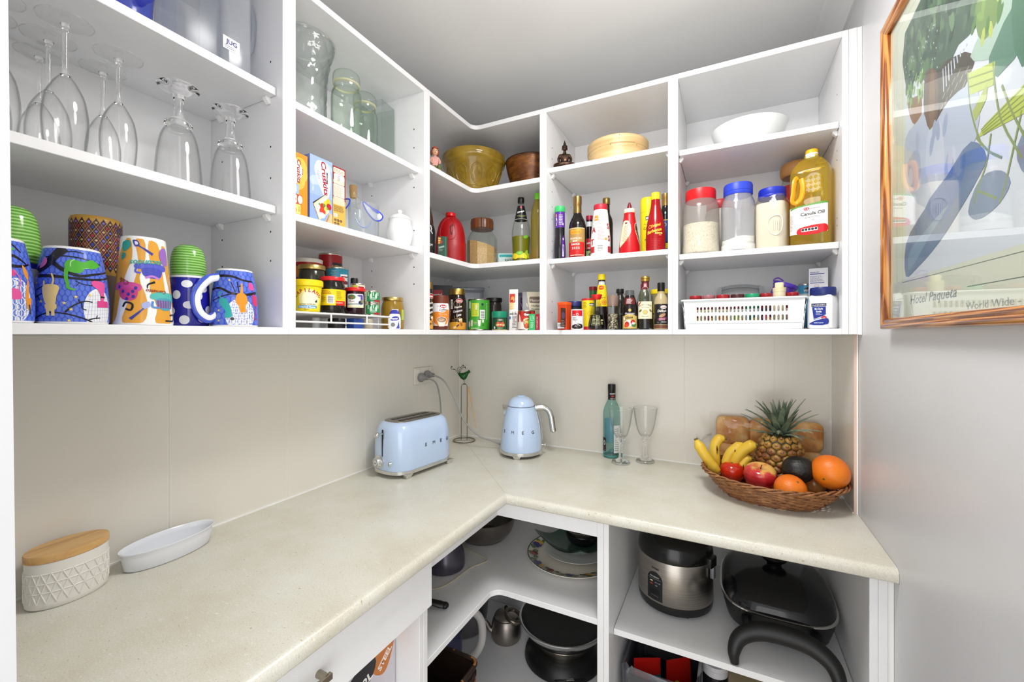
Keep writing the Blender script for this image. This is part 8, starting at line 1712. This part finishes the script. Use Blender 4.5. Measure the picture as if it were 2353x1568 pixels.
    g.build('rim', o)
corner_base()
# ------------------------------------------------------------------ base cupboards: right unit
ZR2 = .5476
def right_base():
    o = put('rice_cooker', 'stainless steel rice cooker with a black lid and control panel', 'cooker', 1.000, -.285, ZR2, 0)
    t = NT('brushed_steel'); c = t.coord((3, 3, 220)); t.link(t.ramp(t.noise(c, 3, 2), [(.3, (150, 144, 136)), (.7, (178, 172, 164))]), t.b.inputs['Base Color']); t.b.inputs['Metallic'].default_value = 1; t.b.inputs['Roughness'].default_value = .3
    G().lathe(sm([(.098, .008), (.106, .012), (.1095, .030), (.1098, .036)], 2), P('161616', .35), 56).build('base', o); G().lathe([(.1095, .036), (.1100, .037), (.1090, .158), (.108, .160)], t.m, 64).build('body', o)
    G().lathe(sm([(.1095, .160), (.1100, .164), (.1080, .185), (.098, .208), (.070, .225), (.03, .230), (0, .230)], 3), P('101010', .18), 56).build('lid', o)
    for i in range(4): a = radians(20 + 90 * i); G().box(.078 * cos(a) - .010, .078 * cos(a) + .010, .078 * sin(a) - .010, .078 * sin(a) + .010, 0, .010, P('101010', .5)).build('foot', o, bevel=.001)
    a = Art(.3); R = .1098; s0 = -.0600; pts = [(s0 - .025, .042), (s0 + .025, .042), (s0 + .025, .100)] + [(s0 + .025 * cos(k * pi / 10), .100 + .024 * sin(k * pi / 10)) for k in range(1, 10)] + [(s0 - .025, .100)]
    a.poly(pts, '17181a'); a.text('RICE PERFECT', s0, .108, .0045, 'c9c9c9', .01, fit=.030); a.line([(s0 - .020, .1035), (s0 + .020, .1035)], .0006, 'a9a9a9'); a.rect(s0 - .015, .094, s0 - .006, .097, 'e6e3a0'); a.rect(s0 - .015, .085, s0 - .006, .088, 'b5362c'); a.text('KEEP WARM', s0 + .010, .0930, .0032, 'c9c9c9', .01, fit=.017); a.text('COOK', s0 + .006, .0840, .0032, 'c9c9c9', .01, fit=.008); a.rect(s0 - .016, .048, s0 + .017, .074, '0a0a0b', .003); a.rect(s0 - .013, .052, s0 + .014, .056, '3a3b3e')
    a.text('Sunbeam', s0 + .002, .133, .0075, '3a3630', .01, .25, -3, fit=.024); wrap(o, a, R, 'control_panel', du=.006)
    g = G(); g.M = Matrix.Rotation(radians(62), 4, 'Z'); g.rbox(.104, .122, -.020, .020, .150, .180, .006, P('151515', .25), 3, .003); l = g.build('latch', o); g = G(); g.M = Matrix.Rotation(radians(62), 4, 'Z'); g.rbox(.112, .1235, -.008, .008, .118, .152, .003, P('7b7d82', .3, .5), 3, .002); g.build('latch_button', l)
    # electric frying pan
    o = thing('electric_frypan', 'large square black electric frying pan with a steel-rimmed lid', 'pan', (1.269, -.252, ZR2)); mK = P('141414', .42)
    hx, hy = .139, .168
    def sq(k, z, d=0, n=64, e=3.2): 
        out = []
        for i in range(n): a = 2 * pi * i / n; c, s = cos(a), sin(a); out.append(((hx * k + d) * math.copysign(abs(c) ** (2 / e), c), (hy * k + d) * math.copysign(abs(s) ** (2 / e), s), z))
        return out
    G().loft([sq(.80, .030), sq(.90, .034), sq(.97, .070), sq(1, .094)], mK).build('pan_body', o, smooth=50)
    G().loft([sq(1, .0945, .0005), sq(1, .0955, .0035), sq(1, .0990, .0035), sq(1, .1000, .0005)], m_chrome).build('rim', o, smooth=50)
    ld = G().loft([sq(.99, .1002), sq(.985, .106), sq(.93, .122), sq(.80, .140), sq(.55, .154), sq(.25, .160), sq(.02, .161)], P('17171a', .10), True).build('lid', o, smooth=60)
    G().lathe(sm([(.018, .158), (.020, .168), (.030, .176), (.034, .184), (.028, .190), (0, .192)], 2), P('0d0d0d', .3), 32).build('knob', ld)
    for s in (-1, 1):
        yb = s * .160; y2 = s * .243; pth = [(-.106, s * .246, .004), (-.108, s * .243, .030), (-.096, s * .230, .060), (-.060, s * .218, .081), (0, s * .214, .088), (.060, s * .218, .081), (.096, s * .230, .060), (.108, s * .243, .030), (.106, s * .246, .004)]
        if s > 0: pth = [(x * .9, .150, z) for x, y, z in pth]
        q = spline(pth, 6); n = len(q); g = G(); g.tube(q, [.0080 + .0105 * sin(pi * i / (n - 1)) for i in range(n)], mK, 12, flat=1.2)
        if s < 0:
            for x in (-.078, .078): g.tube([(x, -.145, .070), (x, -.215, .080)], .012, mK, 10)
        g.build('leg_handle', o)
    # ---- below the shelf
    zb = .1166
    o = thing('bin', 'dark bin lined with a clear plastic bag, holding red packets', 'bin', (.974, -.335, zb)); g = G()
    for s in (0, 1): g.loft([[(x * k, y * k, z) for x, y in rrect(-.100, .100, -.130, .130, .03, 5)] for k, z in ((.85 - .03 * s, .004 * s), (1 - .03 * s, .285))], P('1b1c20', .5), cap=False)
    g.add([(x * .84, y * .84, .003) for x, y in rrect(-.100, .100, -.130, .130, .03, 5)], [tuple(range(24))], P('1b1c20', .5)); g.build('body', o); rnd = random.Random(8); film = thin_glass('bin_liner', 'f0f1f6', 'c9ccdc', .12, .12, 'e6e8f2', 1.5, 2.0); g = G(); rings = []
    for k, z in ((.99, .20), (1.03, .255), (1.04, .290), (1.0, .306), (.95, .300), (.91, .26), (.88, .18)): rings.append([(x * k + rnd.uniform(-.004, .004), y * k + rnd.uniform(-.004, .004), z + rnd.uniform(-.008, .010)) for x, y in rrect(-.100, .100, -.130, .130, .03, 9)])
    g.loft(rings, film, cap=False); g.build('bag_liner', o, smooth=25)
    for lab, x, y, rz, col in (('red snack packet standing in the bin, left one', .932, -.385, -1.1, 'b51a14'), ('red snack packet standing in the bin, right one', 1.016, -.345, -.9, 'a81812')):
        p, mp = pouch('snack_packet', lab, 'packet', x, y, zb + .03, .080, .262, .042, col, rz, lean=.0, rough=.25); a = Art(.25); a.rect(.005, .16, .04, .215, '35565a') if x < .95 else a.rect(-.03, .17, .038, .185, 'e9dcd6'); a.ell(-.012, .15, .014, .022, 'd9481c'); a.ell(-.010, .19, .010, .014, 'c9a23a'); a.build('printed_label', p, mp, .006, .008)
    vessel('black_canister', 'black canister with a white lid band beside the bin', 'canister', 1.114, -.296, zb, [('canister', [(.032, 0), (.034, .003), (.034, .255)], P('16161a', .2)), ('lid', [(.0345, .255), (.0355, .256), (.0355, .272), (.034, .273), (.034, .285), (0, .287)], P('c9c9cc', .35))])
    o = carton('wooden_box', 'patterned wooden box with ring marks beside the black canister', 'box', 1.250, -.372, zb, .20, .13, .262, 'a89674', -pi / 2); a = Art(.5); a.rect(-.1, 0, .1, .262, 'b5a27e'); a.ring(-.045, .225, .032, .026, .003, '6a5236'); a.ring(-.045, .225, .022, .017, .0025, '6a5236'); a.ell(-.045, .225, .014, .010, 'c9b890'); a.rect(.010, .0, .014, .262, '4a3a28'); a.rect(.03, .0, .034, .262, '5a4a34'); a.ring(.07, .225, .03, .024, .003, '6a5236'); a.small(-.09, .24, .0, .258, 2, '7a684a'); a.build('front_pattern', o, FR(.2))
right_base()
o = carton('cookware_box', 'grey cardboard box with a photographed steel pot, under the drawer', 'box', .44, -1.145, .1166, .43, .30, .575, 'cfcbd0', 0)
a = Art(.35); a.rect(-.215, 0, .215, .575, 'd0ccd4'); a.poly([(.165, .50), (.205, .575), (.205, .535), (.185, .505)], 'c4722a'); a.poly(spline([(.120, .575), (.212, .575), (.205, .52), (.18, .485), (.150, .50)], 4, True), 'c9762c'); a.text('STEEL', .186, .512, .020, 'f4ece4', .02, 0, 40, fit=.05); a.ell(.10, .508, .060, .032, '26262a', 30); a.text('12L', .128, .496, .026, 'f0f0f0', .02, 0, 20, fit=.036); a.rect(.0, .0, .105, .48, 'a9a4ac'); a.rect(.015, .0, .040, .46, 'd9d5dc'); a.rect(.072, .0, .092, .46, '8f8a94'); a.line([(.02, .46), (.10, .50)], .004, '5a565c'); a.rect(.112, 0, .115, .49, '4a464c')
a.build('front_print', o, FR(.43))

# ------------------------------------------------------------------ framed picture
def picture():
    o = thing('framed_picture', 'watercolour print of garden chairs by a wall in a varnished timber frame', 'picture', (0, 0, 0)); y0, y1, z0, z1 = -.541, -1.13, 1.3915, 2.028; xb, xf = W - .0005, 1.436
    t = NT('varnished_pine'); c = t.coord((1, 1, 1)); w = t.add('ShaderNodeTexWave', {'Vector': t.coord((30, 1.5, 30)), 'Scale': 2.0, 'Distortion': 6.0, 'Detail': 3.0, 'Detail Scale': 1.2}, bands_direction='DIAGONAL'); t.link(t.ramp(w.outputs[1], [(.2, (120, 62, 20)), (.5, (172, 104, 42)), (.85, (196, 130, 62))]), t.b.inputs['Base Color']); t.b.inputs['Roughness'].default_value = .2; t.b.inputs['Coat Weight'].default_value = .4; mv = t.m
    t2 = NT('varnished_pine_upright'); w = t2.add('ShaderNodeTexWave', {'Vector': t2.coord((30, 30, 1.5)), 'Scale': 2.0, 'Distortion': 6.0, 'Detail': 3.0, 'Detail Scale': 1.2}, bands_direction='DIAGONAL'); t2.link(t2.ramp(w.outputs[1], [(.2, (128, 66, 22)), (.5, (178, 110, 46)), (.85, (200, 136, 66))]), t2.b.inputs['Base Color']); t2.b.inputs['Roughness'].default_value = .2; t2.b.inputs['Coat Weight'].default_value = .4
    prof = [(0, xb), (0, xf + .004), (.002, xf + .001), (.006, xf), (.010, xf + .0015), (.0115, xf + .0035), (.014, xf + .002), (.018, xf + .003), (.0215, xf + .0065), (.0215, xb)]
    def rail(nm, P0, P1, din, m):
        P0, P1, d = Vector(P0), Vector(P1), Vector(din); L_ = (P1 - P0).normalized(); g = G()
        g.loft([[tuple(Vector((x, 0, 0)) + P0 + d * s + L_ * s) for s, x in prof], [tuple(Vector((x, 0, 0)) + P1 + d * s - L_ * s) for s, x in prof]], m); g.build(nm, o, smooth=50)
    rail('frame_stile', (0, y0, z0), (0, y0, z1), (0, -1, 0), t2.m); rail('frame_stile', (0, y1, z0), (0, y1, z1), (0, 1, 0), t2.m); rail('frame_rail', (0, y0, z0), (0, y1, z0), (0, 0, 1), mv); rail('frame_rail', (0, y0, z1), (0, y1, z1), (0, 0, -1), mv)
    G().box(1.4495, 1.4575, y1 + .02, y0 - .02, z0 + .02, z1 - .02, P('e9e6da', .7)).build('mat_board', o, smooth=None)
    a = Art(.6); A = lambda pts: [(u / 1000, v / 1000) for u, v in pts]
    R_ = lambda u0, v0, u1, v1, c: a.rect(u0 / 1000, v0 / 1000, u1 / 1000, v1 / 1000, c)
    R_(562, 1412, 1110, 2008, 'e6e6d6'); 
    for e in (0, 30): a.line(A([(598 + e, 1470), (598 + e, 1985 - e * .6), (1080, 1985 - e * .6)]), .0012, 'aab0a4')
    R_(640, 1485, 1060, 1960, 'e3e6f2')
    PG = lambda pts, c, s=3: a.poly(spline(A(pts), s, True) if s else A(pts), c)
    PG([(640, 1958), (1058, 1958), (1058, 1860), (960, 1850), (904, 1836), (898, 1801), (850, 1807), (815, 1791), (785, 1798), (752, 1823), (642, 1861)], '46614f', 2); rnd = random.Random(11)
    for i in range(170): u, v = rnd.uniform(645, 900), rnd.uniform(1825, 1950); c = rnd.choice(['31513c', '3c5a4a', '5f7f5a', '2b4638', '6f8f6a', '54725e']); a.ell(u / 1000, v / 1000, rnd.uniform(.003, .011), rnd.uniform(.006, .020), c, rnd.uniform(-25, 25), 9)
    for i in range(40): a.ell(rnd.uniform(.64, .78), rnd.uniform(1.80, 1.90), .0015, .0018, 'd9dfe2', n=6)
    PG([(777, 1809), (898, 1765), (869, 1736), (808, 1734), (752, 1724), (770, 1770)], '4a4238'); PG([(735, 1829), (777, 1809), (775, 1716), (748, 1722), (730, 1751)], '6f5847'); PG([(757, 1822), (768, 1812), (764, 1722), (752, 1724)], '8a6c54')
    for i in range(9): a.line(A([(800 + i * 9, 1800 - i), (803 + i * 9, 1762 + i * 4)]), .003, 'cfd6e6')
    for i in range(12): a.line(A([(790 + i * 8, 1738 + (i * 5 % 9) * 3), (800 + i * 8, 1744 + (i * 5 % 9) * 3)]), .0016, 'b9ab98')
    PG([(657, 1815), (717, 1797), (712, 1755), (678, 1769)], '9a7355'); 
    for i in range(26): a.ell(rnd.uniform(.654, .728), rnd.uniform(1.797, 1.846), .004, .008, rnd.choice(['7fa860', '9cc07a', '5f8a4a', 'b5d08f']), rnd.uniform(-40, 40), 8)
    PG([(645, 1755), (700, 1762), (726, 1765), (752, 1724), (820, 1740), (900, 1722), (900, 1650), (735, 1598), (645, 1680)], 'c3cbe0'); PG([(652, 1700), (700, 1712), (715, 1668), (690, 1640)], 'aab2cc'); PG([(740, 1715), (790, 1722), (800, 1620), (760, 1610)], 'd3d6e8')
    for i in range(14): u = rnd.uniform(660, 860); a.ell(u / 1000, rnd.uniform(1.63, 1.73), .008, .018, rnd.choice(['b5bdd6', 'cfd6ea', 'c9c9e0', 'a9b4d0']), rnd.uniform(-20, 20), 10)
    PG([(646, 1491), (646, 1552), (735, 1598), (810, 1625), (887, 1650), (926, 1612), (900, 1590), (862, 1567), (790, 1530), (700, 1500)], '6f86a8'); PG([(735, 1598), (810, 1625), (870, 1640), (860, 1600), (790, 1560)], '5f7ab0'); PG([(660, 1500), (740, 1540), (820, 1580), (740, 1560), (660, 1530)], '86a0ba')
    PG([(878, 1554), (910, 1590), (960, 1584), (978, 1563), (951, 1543), (898, 1538)], '8796b0'); PG([(990, 1600), (1055, 1640), (1055, 1560), (1010, 1560)], '8796b0')
    PG([(884, 1770), (960, 1800), (1058, 1830), (1058, 1730), (1000, 1720), (940, 1735)], 'b9cfc4'); PG([(931, 1741), (1058, 1790), (1058, 1745), (951, 1705)], '5f8a76'); PG([(985, 1800), (1055, 1830), (1055, 1700), (1000, 1690)], '4f7f66')
    PG([(898, 1830), (950, 1850), (955, 1780), (915, 1772)], '7f9a5a'); 
    for i in range(16): a.ell(rnd.uniform(.89, .96), rnd.uniform(1.77, 1.86), .005, .012, rnd.choice(['8fae5f', '5f8a4a', 'c3cf6a', '466a3a']), rnd.uniform(-50, 50), 8)
    ch = 'c3cf5f'; PG([(878, 1750), (946, 1728), (941, 1700), (884, 1716)], ch, 0)
    for k in (0, 1): a.line(A([(880, 1741 - k * 12), (943, 1718 - k * 10)]), .0022, '8a9a3f')
    PG([(920, 1658), (1040, 1672), (1035, 1630), (904, 1648)], ch, 0)
    for k in range(4): a.line(A([(912 + k * 2, 1655 - k * 3), (1036, 1668 - k * 9)]), .002, '8a9a4a')
    PG([(890, 1690), (930, 1712), (925, 1690), (898, 1672)], 'b5c26a', 0)
    for pts in ([(877, 1752), (884, 1700), (900, 1660), (912, 1635)], [(941, 1729), (946, 1690), (960, 1645), (1000, 1585)], [(936, 1640), (925, 1605), (905, 1580), (895, 1560)], [(900, 1650), (930, 1620), (960, 1600)], [(1000, 1640), (985, 1605), (965, 1560), (955, 1545)], [(905, 1575), (950, 1552)], [(960, 1690), (985, 1640), (1010, 1600)]): a.line(A(pts), .0034, '8fa063', 3)
    R_(562, 1412, 1110, 1484, 'e6e6d6'); a.line(A([(628, 1481), (1070, 1475)]), .0012, '7a8078'); a.line(A([(598, 1450), (635, 1450)]), .001, '8a9088'); a.line(A([(876, 1448), (1070, 1446)]), .0012, '5a6460')
    a.text('Hotel Paqueta', .668, 1.4365, .0225, '5f6a68', .0, .25, align='L', fit=.178); a.text('World Wide - London', .872, 1.4155, .0145, '9aa09a', 0, 0, align='L', fit=.20)
    a.build('print', o, planemap((1.4494, 0, 0), (0, -1, 0), (0, 0, 1)), clip=(.562, 1.412, 1.110, 2.008), step=.0000015, off=.0001)
    G().box(1.4462, 1.4478, y1 + .021, y0 - .021, z0 + .021, z1 - .021, thin_glass('picture_glass', 'fbfcfb', 'f0f4f2', .0, 0)).build('glazing', o, smooth=None)
picture()
